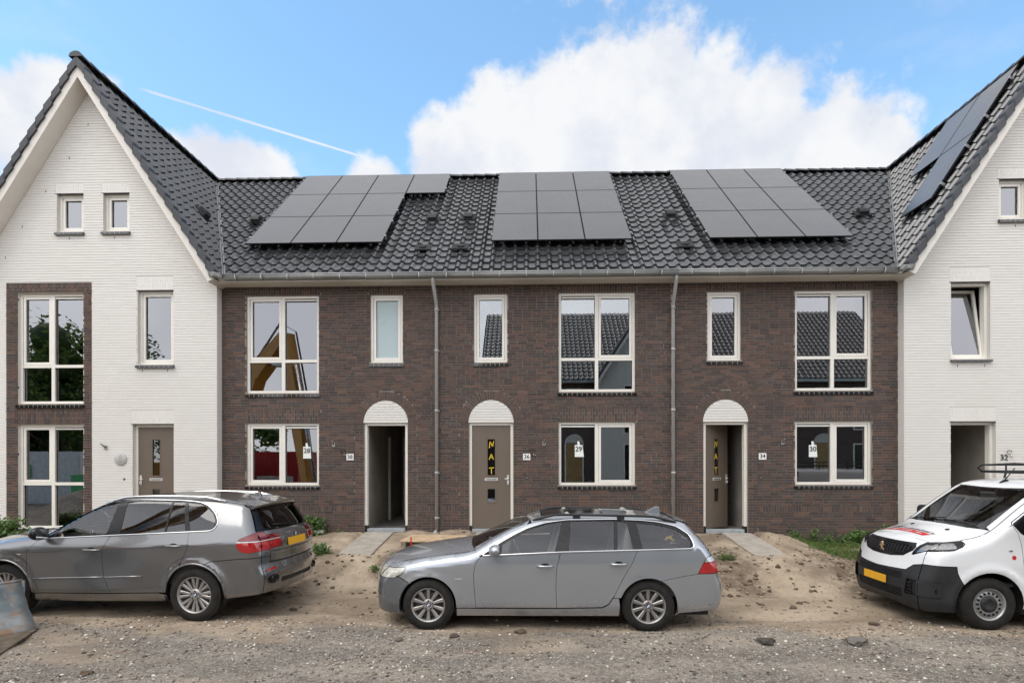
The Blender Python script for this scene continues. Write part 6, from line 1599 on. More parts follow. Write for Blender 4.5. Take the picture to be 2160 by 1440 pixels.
    for s in (-1,1):      # flared arch lips
        for cx,a0,a1 in ((0,186,-4),(2.933,176,-8)):
            a=arc(cx,.37,RA+.012,a0,a1,20); q=C.solve('s',np.array([p[0] for p in a]),np.array([p[1] for p in a])); m=MB(); m.tube([(p[0],-p[1]*s*-1-.0*s if False else p[1]*s*-1*-1,p[2]) for p in q],.014,6); build('arch_lip',m,P,T,loc=(0,0,0))
        x=np.linspace(.46,1.55,6); q=C.solve('s',x,np.interp(x,[.46,2.14],[.545,.61])); m=MB(); m.tube([(p[0],p[1]*s,p[2]) for p in q],.013,6); build('door_strip',m,P,T,loc=(0,0,0))
        x=np.linspace(1.57,2.14,4); q=C.solve('s',x,np.interp(x,[.46,2.14],[.545,.61])); m=MB(); m.tube([(p[0],p[1]*s,p[2]) for p in q],.013,6); build('door_strip',m,P,T,loc=(0,0,0))
        q=C.solve('s',np.array([.20,.30,.26]),np.array([.90,.903,.880])); m=MB(); m.prism([(p[0],(p[1]-.001)*s,p[2]) for p in q],(0,-.006*s,0)); build('side_repeater',m,'lens_clear',T,loc=(0,0,0))
        x=np.linspace(1.40,3.22,14); q=C.solve('t',x,np.interp(x,[1.40,1.6,3.2],[-.69,-.67,-.64])); lift=np.interp(np.arange(14),[0,2,11,13],[.01,.045,.045,.005])
        m=MB(); m.tube([(p[0],p[1]*s,p[2]+l) for p,l in zip(q,lift)],.019,8); build('roof_rail',m,'chrome',T,loc=(0,0,0))
        m=MB(); m.lathe([(0,.055),(.14,.055),(.14,.048),(0,.046),(0,0)],(3.80,s*.60,.555),20,'x'); build('exhaust',m,'trim_black',T,loc=(0,0,0))
    handle(C,T,1.26,1.53,.975,P); handle(C,T,2.50,2.77,1.05,P)
    mirror_part(C,T,.62,1.20,.90,'trim_black','trim_black',.12,.095)
    m=MB(); zt=float(C.solve('t',np.array([3.3]),np.array([0.]))[0][2]); m.prism([(3.20,-.02,zt-.01),(3.40,-.02,zt-.03),(3.37,-.02,zt+.06),(3.33,-.02,zt+.065)],(0,.04,0)); build('aerial_fin',m,P,T,loc=(0,0,0),bevel=.01)
    # badge, plate, wiper
    p=C.solve('r',np.array([0.]),np.array([1.125]))[0]; roundel(T,(p[0]+.004,0,1.125),(0,1,0),(-.25,0,.97),.041)
    q=C.solve('r',np.array([0.,0.]),np.array([.985,1.085])); plate(T,((q[0][0]+q[1][0])/2+.004,0,1.035),(0,1,0),Vector((q[1][0]-q[0][0],0,.10)).normalized())
    p=C.solve('r',np.array([0.,-.20,-.42]),np.array([1.27,1.285,1.30])); m=MB(); m.tube([tuple(v+np.array([.02,0,.0])) for v in p],.012,6); build('rear_wiper',m,'trim_black',T,loc=(0,0,0))
    p=C.solve('r',np.array([-.12,.02,.02,-.12]),np.array([1.40,1.38,1.46,1.48])); m=MB(); m.poly([tuple(v+np.array([-.03,0,0])) for v in p]); build('window_sticker',m,'plaster_grey',T,loc=(0,0,0))
    m=MB(); m.box(-.55,3.45,-.74,.74,.30,.38); build('floor_pan',m,'rubber_black',T,loc=(0,0,0))
    for x in (0,2.933): wheel_housing(T,x,.37,.44,.93)
    for x in (0,2.933):
        for s in (-1,1): wheel(T,x,s*(.935-.13),.368,.37,.265,s,'double',.255)
    m=MB(); m.box(.5,3.7,-.82,.82,.62,.68); m.box(.62,.95,-.76,.76,.85,1.08); build('cabin_floor',m,'interior_dark',T,loc=(0,0,0),bevel=.02)
    for s in (-1,1): m=MB(); m.box(.55,3.6,s*.83-.02,s*.83+.02,.5,1.08); build('door_lining',m,'interior_dark',T,loc=(0,0,0))
    m=MB(); m.box(3.62,3.68,-.7,.7,.6,1.22); m.box(2.9,3.65,-.7,.7,1.08,1.10); build('load_cover',m,'interior_dark',T,loc=(0,0,0))
    for (x,y) in ((1.25,-.40),(1.25,.40),(2.2,-.42),(2.2,.42)): seat(T,x,y,.72,'interior_grey')
    m=MB(); m.lathe([(0,.175),(-.012,.19),(0,.205),(.012,.19),(0,.175)],(0,0,0),28,'x'); m.box(-.01,.01,-.18,.18,-.02,.02); build('steering_wheel',m,'interior_dark',T,loc=(1.06,-.40,1.14),rot=(0,R(-22),0))
    m=MB(); m.prism([(1.18,-.30,1.32),(1.10,-.30,1.36),(1.13,-.30,1.36),(1.08,-.30,1.41),(1.11,-.30,1.41),(1.08,-.30,1.46),(1.10,-.30,1.46),(1.11,-.30,1.50)][:0]+[(1.09,-.3,1.27),(1.15,-.3,1.27),(1.13,-.3,1.32),(1.16,-.3,1.32),(1.12,-.3,1.40),(1.08,-.3,1.32),(1.11,-.3,1.32)],(0,.004,0)); build('air_freshener',m,'interior_dark',T,loc=(0,0,0))
    return C,T
SV,STT=suv()

# ------------------------------------------------------------------ white van
def van():
    C=Car(x0=-.905,L=5.0,W0=.94,bf=.25,br=.10,r=.10,crease=.05,su=.10,sd=.035,tuck=.6,ztuck=.36,zr=1.88,flare=.020,arches=[(0,.34,.455),(3.275,.34,.455)],
        silh=[(-.80,.22),(-.87,.30),(-.90,.42),(-.905,.56),(-.89,.68),(-.865,.76),(-.835,.84),(-.81,.92),(-.775,1.02),(-.71,1.095),(-.58,1.155),(-.35,1.215),(-.1,1.272),(.0,1.315),(.12,1.385),(.35,1.545),(.60,1.715),(.80,1.845),(.95,1.91),(1.2,1.95),(1.7,1.97),(3.0,1.97),(3.85,1.95),(3.98,1.89),(4.04,1.7),(4.075,1.1),(4.09,.6),(4.06,.38),(3.9,.28),(2,.22),(0,.22),(-.6,.21)],
        W=table([-.905,-.8,-.6,-.38,-.1,.5,3.5,4.1],[.70,.80,.885,.935,.955,.96,.96,.93]),
        Wt=table([-.9,.1,.6,1.0,3.8,4.1],[.86,.86,.83,.81,.80,.77],.12),
        zb=table([-.9,-.6,-.3,0,.35,1,4.1],[.90,1.02,1.10,1.15,1.18,1.2,1.2],.08), zc=table([-.9,4.1],[.80,.86]), crown=table([-.9,-.6,-.2,.1,.5,.8,1.2,4],[.09,.11,.11,.07,.03,.03,.04,.045]))
    T=thing('delivery_van','white van with black front bumper and roof rack parked at the right','van',(6.03,-4.235,STREET),0,None,False)
    P='paint_white'; RA=.415
    RE=C.edge([(.105,-.80),(.35,-.79),(.6,-.772),(.84,-.752),(1.1,-.742),(2,-.738),(3.0,-.735),(3.95,-.715)]); re=xz(RE)
    HF=C.edge([(-.54,-.60),(-.40,-.69),(-.25,-.745),(-.08,-.78),(.105,-.80)]); hf=xz(HF)
    NF=C.fedge('f',[(-.70,.20),(-.715,.40),(-.715,.62),(-.71,.82),(-.705,1.0),(-.69,1.115)]); nf=xz(NF); NFz=lambda z: float(np.interp(z,[p[1] for p in nf],[p[0] for p in nf])); NFy=lambda z: float(np.interp(z,[p[2] for p in NF],[p[1] for p in NF]))
    AF=lambda a0,a1: arc(0,.34,RA,a0,a1); AR=lambda a0,a1: arc(3.275,.34,RA,a0,a1)
    d1=[(.315,1.37),(.375,1.27),(.405,1.13),(.415,.9),(.440,.6),(.492,.30)]; d2=[(1.56,.30),(1.57,.9),(1.565,1.30),(1.545,1.83)]
    zr_=lambda x: float(np.interp(x,[p[0] for p in re],[p[1] for p in re]))
    CH=[(.325,1.375),(.335,zr_(.335)-.075),(.45,zr_(.45)-.08),(.72,zr_(.72)-.085),(.90,min(1.81,zr_(.9)-.085)),(1.05,1.82),(1.47,1.82),(1.485,1.235),(.465,1.235),(.41,1.27)]
    RQ=C.fedge('r',[(-.70,1.88),(-.76,1.7),(-.80,1.2),(-.82,.7),(-.80,.32)]); rq=xz(RQ)
    hlS=[(NFz(1.112),1.114),(-.48,1.138),(-.34,1.160),(-.245,1.166),(-.255,1.125),(-.31,1.085),(-.42,1.035),(NFz(1.0),1.0)]
    C.panel('front_wing',P,[('s',[(NFz(1.116),1.118),(-.48,1.142),(-.34,1.164),(-.238,1.170),(-.250,1.122),(-.307,1.081),(-.42,1.031),*seg(nf,.996,.826),(-.41,.828),(-.40,.74),(-.36,.63),(-.335,.597)]+AF(142,-8)+[(.488,.30)]+d1[::-1]+[(.22,1.40)][:0]+hf[::-1])],T)
    C.panel('bumper_side','plastic_black',[('s',seg(nf,.20,.822)+[(-.414,.824),(-.404,.738),(-.364,.627),(-.337,.594)]+AF(142,196)+[(-.43,.215)])],T)
    up=symy([(-.715,.80)][:0]+[(-.713,.826),(-.60,.80),(-.52,.72),(0,.70)])
    fb=[(-.70,.20),(-.715,.40),(-.715,.62),(-.71,.822),(-.60,.796),(-.52,.716),(0,.696),(.52,.716),(.60,.796),(.71,.822),(.715,.62),(.715,.40),(.70,.20)]
    h1=[(-.49,.595),(-.49,.675),(.49,.675),(.49,.595)]; h2=[(-.49,.345),(-.49,.455),(.49,.455),(.49,.345)]
    hs=[[(-.69,.40),(-.69,.60),(-.57,.605),(-.54,.40)],[(.69,.40),(.54,.40),(.57,.605),(.69,.60)]]
    C.panel('front_bumper','plastic_black',[('f',fb,[h1,h2]+hs)],T,mirror=False)
    C.panel('intake_backing','rubber_black',[('f',[(-.71,.33),(-.71,.68),(.71,.68),(.71,.33)])],T,mirror=False,lift=-.03,gap=0)
    for (za,zb_,n) in ((.595,.675,3),(.345,.455,4)):
        for k in range(n):
            z=za+(zb_-za)*(k+.5)/n; C.panel('intake_slat','plastic_black',[('f',[(-.49,z-.007),(-.49,z+.007),(.49,z+.007),(.49,z-.007)])],T,mirror=False,lift=-.006,gap=0,thick=.025)
    for k in range(4):
        z=.42+.045*k; C.panel('intake_slat','plastic_black',[('f',[(-.63+.0*k,z-.006),(-.63,z+.006),(-.545,z+.006),(-.545,z-.006)])],T,lift=-.006,gap=0,thick=.02)
    C.panel('fog_lamp_cover','plastic_black',[('s',[(NFz(.50)-.0,.40),(NFz(.6),.60),(-.58,.60),(-.575,.41)])],T,lift=.012,gap=0)
    for s in (-1,1):
        p=C.solve('s',np.array([-.615]),np.array([.49]))[0]; m=MB(); m.lathe([(-.02,.0),(-.02,.034),(.0,.042)],(0,0,0),18); build('fog_lamp',m,'trim_black',T,loc=(p[0],p[1]*s,p[2]),rot=(0,0,R(-35*1) if s<0 else R(180+35)))
    gr=[(-.50,1.075),(-.545,1.03),(-.535,.985),(-.42,.90),(-.2,.868),(0,.865)]; GR=gr+[(-y,z) for y,z in gr[::-1][1:]]
    C.panel('nose',P,[('f',[(-.71,.826),(-.60,.80),(-.52,.72),(0,.70),(.52,.72),(.60,.80),(.71,.826),(.7055,.99),(.705,.996),(.56,.925),(.535,.93),(.575,1.105),(.56,1.125),(.3,1.155),(0,1.16),(-.3,1.155),(-.56,1.125),(-.575,1.105),(-.535,.93),(-.56,.925),(-.705,.996),(-.7055,.99)],[GR])],T,mirror=False,gap=.001)
    C.panel('grille_frame','trim_black',[('f',[tuple(p) for p in offset(GR,-.004)],[[tuple(p) for p in offset(GR,.038)]])],T,mirror=False,gap=0,lift=.004)
    C.panel('grille_backing','rubber_black',[('f',GR)],T,mirror=False,gap=0,lift=-.02)
    gi=offset(GR,.036)
    for k in range(17):
        y=-.46+.92*k/16
        zs=np.linspace(.86,1.08,60); ok=inpoly(np.full(60,y),zs,gi)
        if ok.sum()<6: continue
        z0,z1=zs[ok].min(),zs[ok].max()
        for j in range(3):
            a,b=z0+(z1-z0)*(j+.08)/3,z0+(z1-z0)*(j+.92)/3; p=C.solve('f',np.array([y,y]),np.array([a,b])); m=MB(); m.obox(((p[0]+p[1])/2),(.006,0,0),(0,.014,0),tuple((p[1]-p[0])/2)); build('grille_tooth',m,'plastic_black',T,loc=(0,0,0),bevel=.004)
    C.panel('headlight','lamp_lens',[('s',hlS),('f',[(NFy(1.0),1.0),(NFy(1.112),1.112),(-.585,1.108),(-.545,.94),(-.56,.93)])],T,gap=.001)
    C.panel('headlight_bowl','trim_black',[('s',hlS),('f',[(NFy(1.0),1.0),(NFy(1.112),1.112),(-.585,1.108),(-.545,.94),(-.56,.93)])],T,gap=.0,lift=-.035)
    C.panel('headlight_reflector','lens_clear',[('s',[(NFz(1.08),1.095),(-.42,1.13),(-.33,1.13),(-.37,1.07),(NFz(1.03),1.035)]),('f',[(NFy(1.035),1.035),(NFy(1.09),1.09),(-.60,1.085),(-.585,1.0)])],T,gap=.0,lift=-.022)
    C.panel('headlight_strip','chrome',[('s',[(NFz(1.105),1.108),(-.45,1.138),(-.27,1.160),(-.275,1.148),(-.45,1.122),(NFz(1.09),1.092)])],T,gap=0,lift=-.006)
    C.panel('headlight_strip','chrome',[('f',[(-.70,1.012),(-.70,1.024),(-.55,.965),(-.55,.95)])],T,gap=0,lift=-.006)
    C.panel('bonnet',P,[('t',sym([(-.60,0),(-.59,-.25),(-.565,-.45)]+xy(HF)+[(.085,-.70),(.03,-.5),(.0,-.25),(-.01,0)]))],T,mirror=False)
    C.panel('bonnet_lip',P,[('f',[(-.60,1.118),(-.3,1.150),(0,1.155),(.3,1.150),(.60,1.118),(.58,1.15),(.3,1.19),(0,1.20),(-.3,1.19),(-.58,1.15)])],T,mirror=False,gap=0,lift=-.005)
    ws=sym([(.0,0),(.01,-.25),(.045,-.5),(.10,-.70)]+[(.145,-.745)]+[(float(p[0])+.015,float(p[1])+.042) for p in RE[3:12]]+[(.815,-.66),(.775,-.4),(.755,-.2),(.75,0)])
    C.panel('windscreen','car_glass',[('t',ws)],T,mirror=False,gap=.001,lift=-.004,thick=.004)
    C.panel('windscreen_seal','trim_black',[('t',[tuple(p) for p in offset(ws,-.03)],[[tuple(p) for p in offset(ws,.0)]][0:1])],T,mirror=False,gap=0,lift=-.0045)
    i0=next(i for i,p in enumerate(RE) if p[0]>.83)
    C.panel('roof',P,[('t',sym([(.77,0),(.775,-.2),(.795,-.4),(.835,-.68)]+xy(RE)[i0:]+[(4.0,-.5),(4.0,0)]))],T,mirror=False,h=.08)
    C.panel('windscreen_pillar',P,[('t',xy(RE)[:i0+1]+[(.83,-.69)]+[(float(p[0])+.03,float(p[1])+.09) for p in RE[:i0]][::-1])],T,gap=0,lift=-.002)
    C.panel('front_door',P,[('s',d1+d2+[(.95,min(1.835,zr_(.95)-.05)),(.71,zr_(.71)-.06),(.44,zr_(.44)-.055),(.322,zr_(.322)-.05)],[CH])],T)
    C.panel('body_side',P,[('s',[(.11,re[0][1]-.03),(.31,1.373),(.318,zr_(.318)-.046),(.437,zr_(.437)-.051),(.707,zr_(.707)-.056),(.95,min(1.84,zr_(.95)-.045)),(1.548,1.834),(1.57,1.30),(1.575,.9),(1.565,.30)]+[(2.80,.29)]+arc(3.275,.34,RA,186,-6)+[(3.75,.29)]+rq[::-1]+re[::-1])],T,h=.09)
    C.panel('sill','plastic_black',[('s',[(.43,.292),(1.56,.292),(2.84,.285),(2.85,.20),(.40,.20)])],T)
    C.panel('rear_doors',P,[('r',[(-.70,1.88),(-.76,1.7),(-.80,1.2),(-.82,.7),(-.80,.45),(.80,.45),(.82,.7),(.80,1.2),(.76,1.7),(.70,1.88)])],T,mirror=False,h=.09)
    C.panel('rear_bumper','plastic_black',[('r',[(-.80,.445),(-.80,.30),(.80,.30),(.80,.445)])],T,mirror=False,lift=.02)
    C.panel('tail_light','lens_red',[('r',[(-.80,.85),(-.78,1.35),(-.66,1.35),(-.68,.85)])],T,lift=.006)
    G=[(.50,1.262),(1.455,1.262),(1.445,1.795),(1.06,1.795),(.91,min(1.785,zr_(.91)-.115)),(.74,zr_(.74)-.115),(.50,zr_(.5)-.115)]
    C.panel('window_border','trim_black',[('s',CH,[G])],T,gap=0,lift=-.001)
    C.panel('side_window','car_glass',[('s',[tuple(p) for p in offset(G,-.004)])],T,gap=0,lift=-.006,thick=.003)
    for s in (-1,1):
        for x,z in ((.30,.955),(.505,.955)):
            a=[(x+.028*math.cos(t),z+.028*math.sin(t)) for t in [2*math.pi*k/18 for k in range(18)]]; q=C.solve('s',np.array([p[0] for p in a]),np.array([p[1] for p in a])); m=MB(); m.poly([(p[0],(p[1]-.0015)*s,p[2]) for p in q]); build('red_dot_sticker',m,'decal_red',T,loc=(0,0,0))
        q=C.solve('s',np.array([.24,.285,.285,.24]),np.array([1.035,1.038,1.052,1.05])); m=MB(); m.prism([(p[0],(p[1]-.001)*s,p[2]) for p in q],(0,-.006*s,0)); build('side_repeater',m,'chrome',T,loc=(0,0,0))
        m=MB(); bm=bmesh.new(); bmesh.ops.create_icosphere(bm,subdivisions=3,radius=1)
        for v in bm.verts:
            q=[math.copysign(abs(k)**.55,k) for k in v.co]; v.co=Vector((q[0]*.065,q[1]*.12,q[2]*.125))
        me=bpy.data.meshes.new('mirror'); bm.to_mesh(me); bm.free(); me.materials.append(M['plastic_black']); me.polygons.foreach_set('use_smooth',[True]*len(me.polygons)); o=link('mirror',me,T,(.55,s*1.10,1.36))
        m=MB(); m.obox((.02,-s*.13,-.12),(.05,0,0),(0,.10,0),(0,0,.035)); build('mirror_arm',m,'plastic_black',o,loc=(0,0,0),bevel=.015)
        m=MB(); m.prism([(.066,-.10,-.09),(.066,.10,-.09),(.066,.10,.09),(.066,-.10,.09)],(.004,0,0)); build('mirror_glass',m,'chrome',o,loc=(0,0,0))
    handle(C,T,1.30,1.50,1.02,'plastic_black')
    # lion badge standing on the grille
    p=C.solve('f',np.array([0.]),np.array([.965]))[0]; m=MB()
    L=[(-.030,.058),(-.012,.075),(.012,.072),(.026,.055),(.022,.035),(.040,.030),(.062,.040),(.060,.022),(.036,.010),(.026,.000),(.030,-.030),(.048,-.062),(.030,-.075),(.012,-.035),(.000,-.030),(-.014,-.070),(-.040,-.085),(-.048,-.070),(-.026,-.055),(-.022,-.010),(-.050,.004),(-.060,.020),(-.045,.028),(-.020,.025),(-.026,.040)]
    m.prism([(p[0]-.02,-y,p[2]+z) for y,z in L],(.012,0,0)); build('badge',m,'gold_badge',T,loc=(0,0,0),bevel=.002)
    q=C.solve('f',np.array([0.,0.]),np.array([.50,.56])); plate(T,(min(q[0][0],q[1][0])-.012,0,.53),(0,-1,0),(0,0,1))
    for y in (-.36,.36):
        pp=C.solve('t',np.array([-.13]),np.array([y]))[0]; m=MB(); m.obox((pp[0],pp[1],pp[2]+.006),(.02,0,.004),(0,.022,0),(0,0,.008)); build('washer_jet',m,'trim_black',T,loc=(0,0,0),bevel=.004)
    # hood lettering: two lines and slanted red bars
    def onhood(me,x0=-.30):
        co=np.zeros(len(me.vertices)*3); me.vertices.foreach_get('co',co); co=co.reshape(-1,3); lx,lz=co[:,0],co[:,2]
        P=C.solve('t',x0+co[:,1],-co[:,0]); N=C.normals(P); P=P+N*.003; me.vertices.foreach_set('co',P.ravel()); me.update()
    def hoodquad(y0,y1,x0,x1,sl,mat,name):
        n=8; m=MB(); ys=np.linspace(y0,y1,n+1); A=C.solve('t',np.full(n+1,x0),ys+0); B=C.solve('t',np.full(n+1,x1),ys+sl)
        A=A+C.normals(A)*.002; B=B+C.normals(B)*.002
        for k in range(n): m.quad(tuple(A[k]),tuple(A[k+1]),tuple(B[k+1]),tuple(B[k]))
        build(name,m,mat,T,loc=(0,0,0))
    # reading from the front: left of the text is at +y
    for k in range(3): hoodquad(.63-.062*k,.63-.062*k-.038,-.475,-.385,-.045,'decal_red','red_bar')
    hoodquad(.435,-.36,-.475,-.385,-.045,'decal_red','red_bar')
    for body,size,x0,y0,mat in (('dBS',.15,-.315,.52,'ink_black'),('installatietechniek bv',.078,-.345,.235,'ink_black'),('Centrale  -  Loodgieters  -  Elektra',.045,-.43,.03,'sign_white')):
        o=text('lettering',body,size,mat,T,(0,0,0),(0,0,0),0.0,'LEFT' if 'inst' in body or 'dBS' in body else 'CENTER')
        SHAPE[o.name]=(onhood,x0,y0)
    # roof rack and aerial
    m=MB(); z0,z1=2.035,2.135; yy=.66
    RK=thing('roof_rack','black tubular roof rack on the roof of the white van','roof rack',(7.05,-4.235,STREET+1.95),0,None,False)
    def rk(name,pts,r=.017):
        m=MB(); m.tube(pts,r,8); return build(name,m,'plastic_black',RK,loc=(0,0,0))
    zz0,zz1=.10,.20
    for s in (-1,1):
        rk('side_rail',[(.12,s*yy,zz0),(2.9,s*yy,zz0)]); rk('side_rail',[(.20,s*yy,zz1),(2.9,s*yy,zz1)],.013)
        for x in (.5,1.3,2.1,2.85): rk('upright',[(x,s*yy,zz0),(x,s*yy,zz1)],.012); rk('foot',[(x,s*yy,zz0),(x,s*(yy+.04),-.045)],.015)
    rk('front_bar',[(.12,-yy,zz0),(.10,-yy*.5,zz0),(.09,0,zz0),(.10,yy*.5,zz0),(.12,yy,zz0)],.02)
    rk('front_bow',[(.12,-yy,zz0+.005),(.06,-yy+.01,zz0+.05),(.10,-yy+.03,zz1),(.08,0,zz1+.025),(.10,yy-.03,zz1),(.06,yy-.01,zz0+.05),(.12,yy,zz0+.005)],.014)
    for x in (.6,1.2,1.8,2.4): rk('cross_bar',[(x,-yy,zz0),(x,yy,zz0)],.014)
    zt=float(C.solve('t',np.array([.94]),np.array([0.]))[0][2]); m=MB(); m.prism([(.88,-.022,zt-.012),(1.02,-.022,zt),(.99,-.022,zt+.035),(.96,-.022,zt+.04)],(0,.044,0)); build('aerial_base',m,'trim_black',T,loc=(0,0,0),bevel=.008)
    m=MB(); m.tube([(.96,0,zt+.03),(1.10,0,zt+.20)],.007,6); build('aerial',m,'trim_black',T,loc=(0,0,0))
    # wipers
    for y0,y1 in ((.52,-.02),(-.05,-.60)):
        a=C.solve('t',np.array([.06,.10]),np.array([y0,y1])); N=C.normals(a); a=a+N*.02; m=MB(); m.tube([tuple(p) for p in a],.010,6); build('wiper',m,'trim_black',T,loc=(0,0,0))
    m=MB(); m.box(-.6,3.9,-.80,.80,.20,.30); build('floor_pan',m,'rubber_black',T,loc=(0,0,0))
    for x in (0,3.275): wheel_housing(T,x,.34,.43,.94)
    for x in (0,3.275):
        for s in (-1,1): wheel(T,x,s*(.945-.11),.338,.34,.215,s,'steel',.212)
    m=MB(); m.box(.1,1.6,-.86,.86,.55,.60); m.box(.12,.62,-.80,.80,.85,1.20); m.box(1.62,1.66,-.84,.84,.5,1.9); build('cabin_floor',m,'interior_dark',T,loc=(0,0,0),bevel=.02)
    for y in (-.45,.0,.45): seat(T,1.05,y,.78,'interior_grey')
    m=MB(); m.lathe([(0,.175),(-.012,.19),(0,.205),(.012,.19),(0,.175)],(0,0,0),28,'x'); m.box(-.01,.01,-.18,.18,-.02,.02); build('steering_wheel',m,'interior_dark',T,loc=(.78,-.45,1.27),rot=(0,R(-35),0))
    m=MB(); m.obox((.72,0,1.72),(.02,0,.01),(0,.13,0),(-.01,0,.04)); build('rear_view_mirror',m,'interior_dark',T,loc=(0,0,0),bevel=.01)
    return C,T
VN,VT=van()
# ------------------------------------------------------------------ weeds and grass
def leaf_cloud(mb,pts,size,rng,pal,nrm_up=.5):
    for p in pts:
        s=size*rng.uniform(.6,1.25); d=Vector((rng.gauss(0,1),rng.gauss(0,1),rng.gauss(0,.6))).normalized(); n=Vector((rng.gauss(0,.6),rng.gauss(0,.6)-.25,1*nrm_up+rng.random()*.6)).normalized()
        t=d.cross(n); 
        if t.length<1e-3: continue
        t.normalize(); d=n.cross(t); p=Vector(p); k=rng.uniform(.75,1.25); c=rng.choice(pal); c=tuple(x*k for x in c)
        tip=p+d*s; mid=p+d*s*.45; w_=t*s*.30; droop=n*(-.10*s)
        mb.add([p,mid+w_,tip+droop,mid-w_,mid-n*(.05*s)],[(0,1,4),(1,2,4),(2,3,4),(3,0,4)],c,True)
GREEN=[(.080,.150,.032),(.10,.185,.040),(.06,.115,.028),(.13,.215,.052),(.075,.13,.042)]
def weed(x,y,h,r,nst,label,group,seed,size=.055,per=34,pal=GREEN,cat='plant',nm='weed'):
    rng=random.Random(seed); z=float(gz(x,y))-.01; T=thing(nm,label,cat,(x,y,z),0,group); mb=MB(); st=MB()
    for k in range(nst):
        a=rng.uniform(0,6.28); rr=r*math.sqrt(rng.random())*.7; bx,by=rr*math.cos(a),rr*math.sin(a); hh=h*rng.uniform(.55,1.0)*(1-.45*(rr/r)**2); lx,ly=rng.gauss(0,.12)*h,rng.gauss(0,.12)*h
        pts=[Vector((bx+lx*t*t,by+ly*t*t,hh*t)) for t in (0,.3,.6,.85,1)]
        st.tube(pts,[.006,.005,.004,.003,.002],5)
        P=[]
        for q in range(per):
            t=rng.uniform(.06,1.0); c=Vector((bx+lx*t*t,by+ly*t*t,hh*t)); sp=.085*(1.15-t*.7)*(h/.4)**.5; P.append(c+Vector((rng.gauss(0,sp),rng.gauss(0,sp),rng.gauss(0,.02))))
        leaf_cloud(mb,P,size,rng,pal)
    build('leaves',mb,'leaf',T,True,loc=(0,0,0)); build('stems',st,'stem',T,loc=(0,0,0)); return T
G1_='weeds growing along the foot of the dark brick wall'
weed(-4.90,-.28,.46,.34,22,'rounded green bush at the wall foot behind the dark SUV','weeds beside the dark SUV',1,.075,60,cat='bush',nm='bush')
weed(-5.35,-.30,.42,.25,12,'leafy green weed partly hidden behind the dark SUV tailgate','weeds beside the dark SUV',2,.07,50)
weed(-4.22,-.22,.09,.07,4,'tiny weed by the wall between the bush and the wide open doorway','weeds beside the dark SUV',12,.04,12)
weed(5.86,-.15,.30,.07,4,'lone dark green weed by the wall nearest the half open door',G1_,3,.055,46)
weed(6.22,-.20,.42,.09,5,'tall slender weed, second along the wall from the half open door',G1_,4,.05,44)
weed(6.52,-.20,.30,.14,7,'low pale weed standing right of the tall slender one',G1_,5,.05,36)
weed(6.82,-.28,.28,.14,8,'low bushy weed in the middle of the row under the number 30 notice',G1_,6,.05,40)
weed(7.12,-.24,.38,.20,14,'wide dark green weed under the right end of the window with notice 30',G1_,7,.07,46)
weed(7.42,-.34,.34,.20,14,'dense leafy weed left of the van bonnet',G1_,8,.075,46)
weed(7.80,-.25,.52,.22,16,'tallest weed clump rising above the van bonnet beside the white corner',G1_,9,.075,50)
weed(-3.98,-2.05,.26,.20,10,'leafy weed on the bank edge beside the dark SUV bumper','weeds on the sandy bank',10,.075,34)
weed(-4.28,-2.0,.18,.16,7,'low weed touching the dark SUV tail','weeds on the sandy bank',11,.07,30)
weed(-2.33,-2.62,.40,.20,8,'upright leafy weed on the bank just left of the silver estate car bonnet','weeds on the sandy bank',13,.085,36)
weed(-2.78,-2.75,.12,.08,6,'small spiky weed on the bank left of the silver estate car','weeds on the sandy bank',14,.05,14)
weed(3.62,-2.35,.16,.16,8,'sprawling weed on the bank behind the silver estate car tail','weeds on the sandy bank',15,.055,18)
weed(3.30,-2.2,.12,.10,5,'little weed close to the tail of the silver estate car','weeds on the sandy bank',16,.05,16)
weed(-11.3,-.9,.55,.45,18,'green bush in front of the white wall at the left edge','bushes by the left white house',17,.09,46,cat='bush',nm='bush')
weed(-10.75,-1.0,.28,.3,10,'low spreading weed beside the tall dark framed window','bushes by the left white house',18,.08,30)
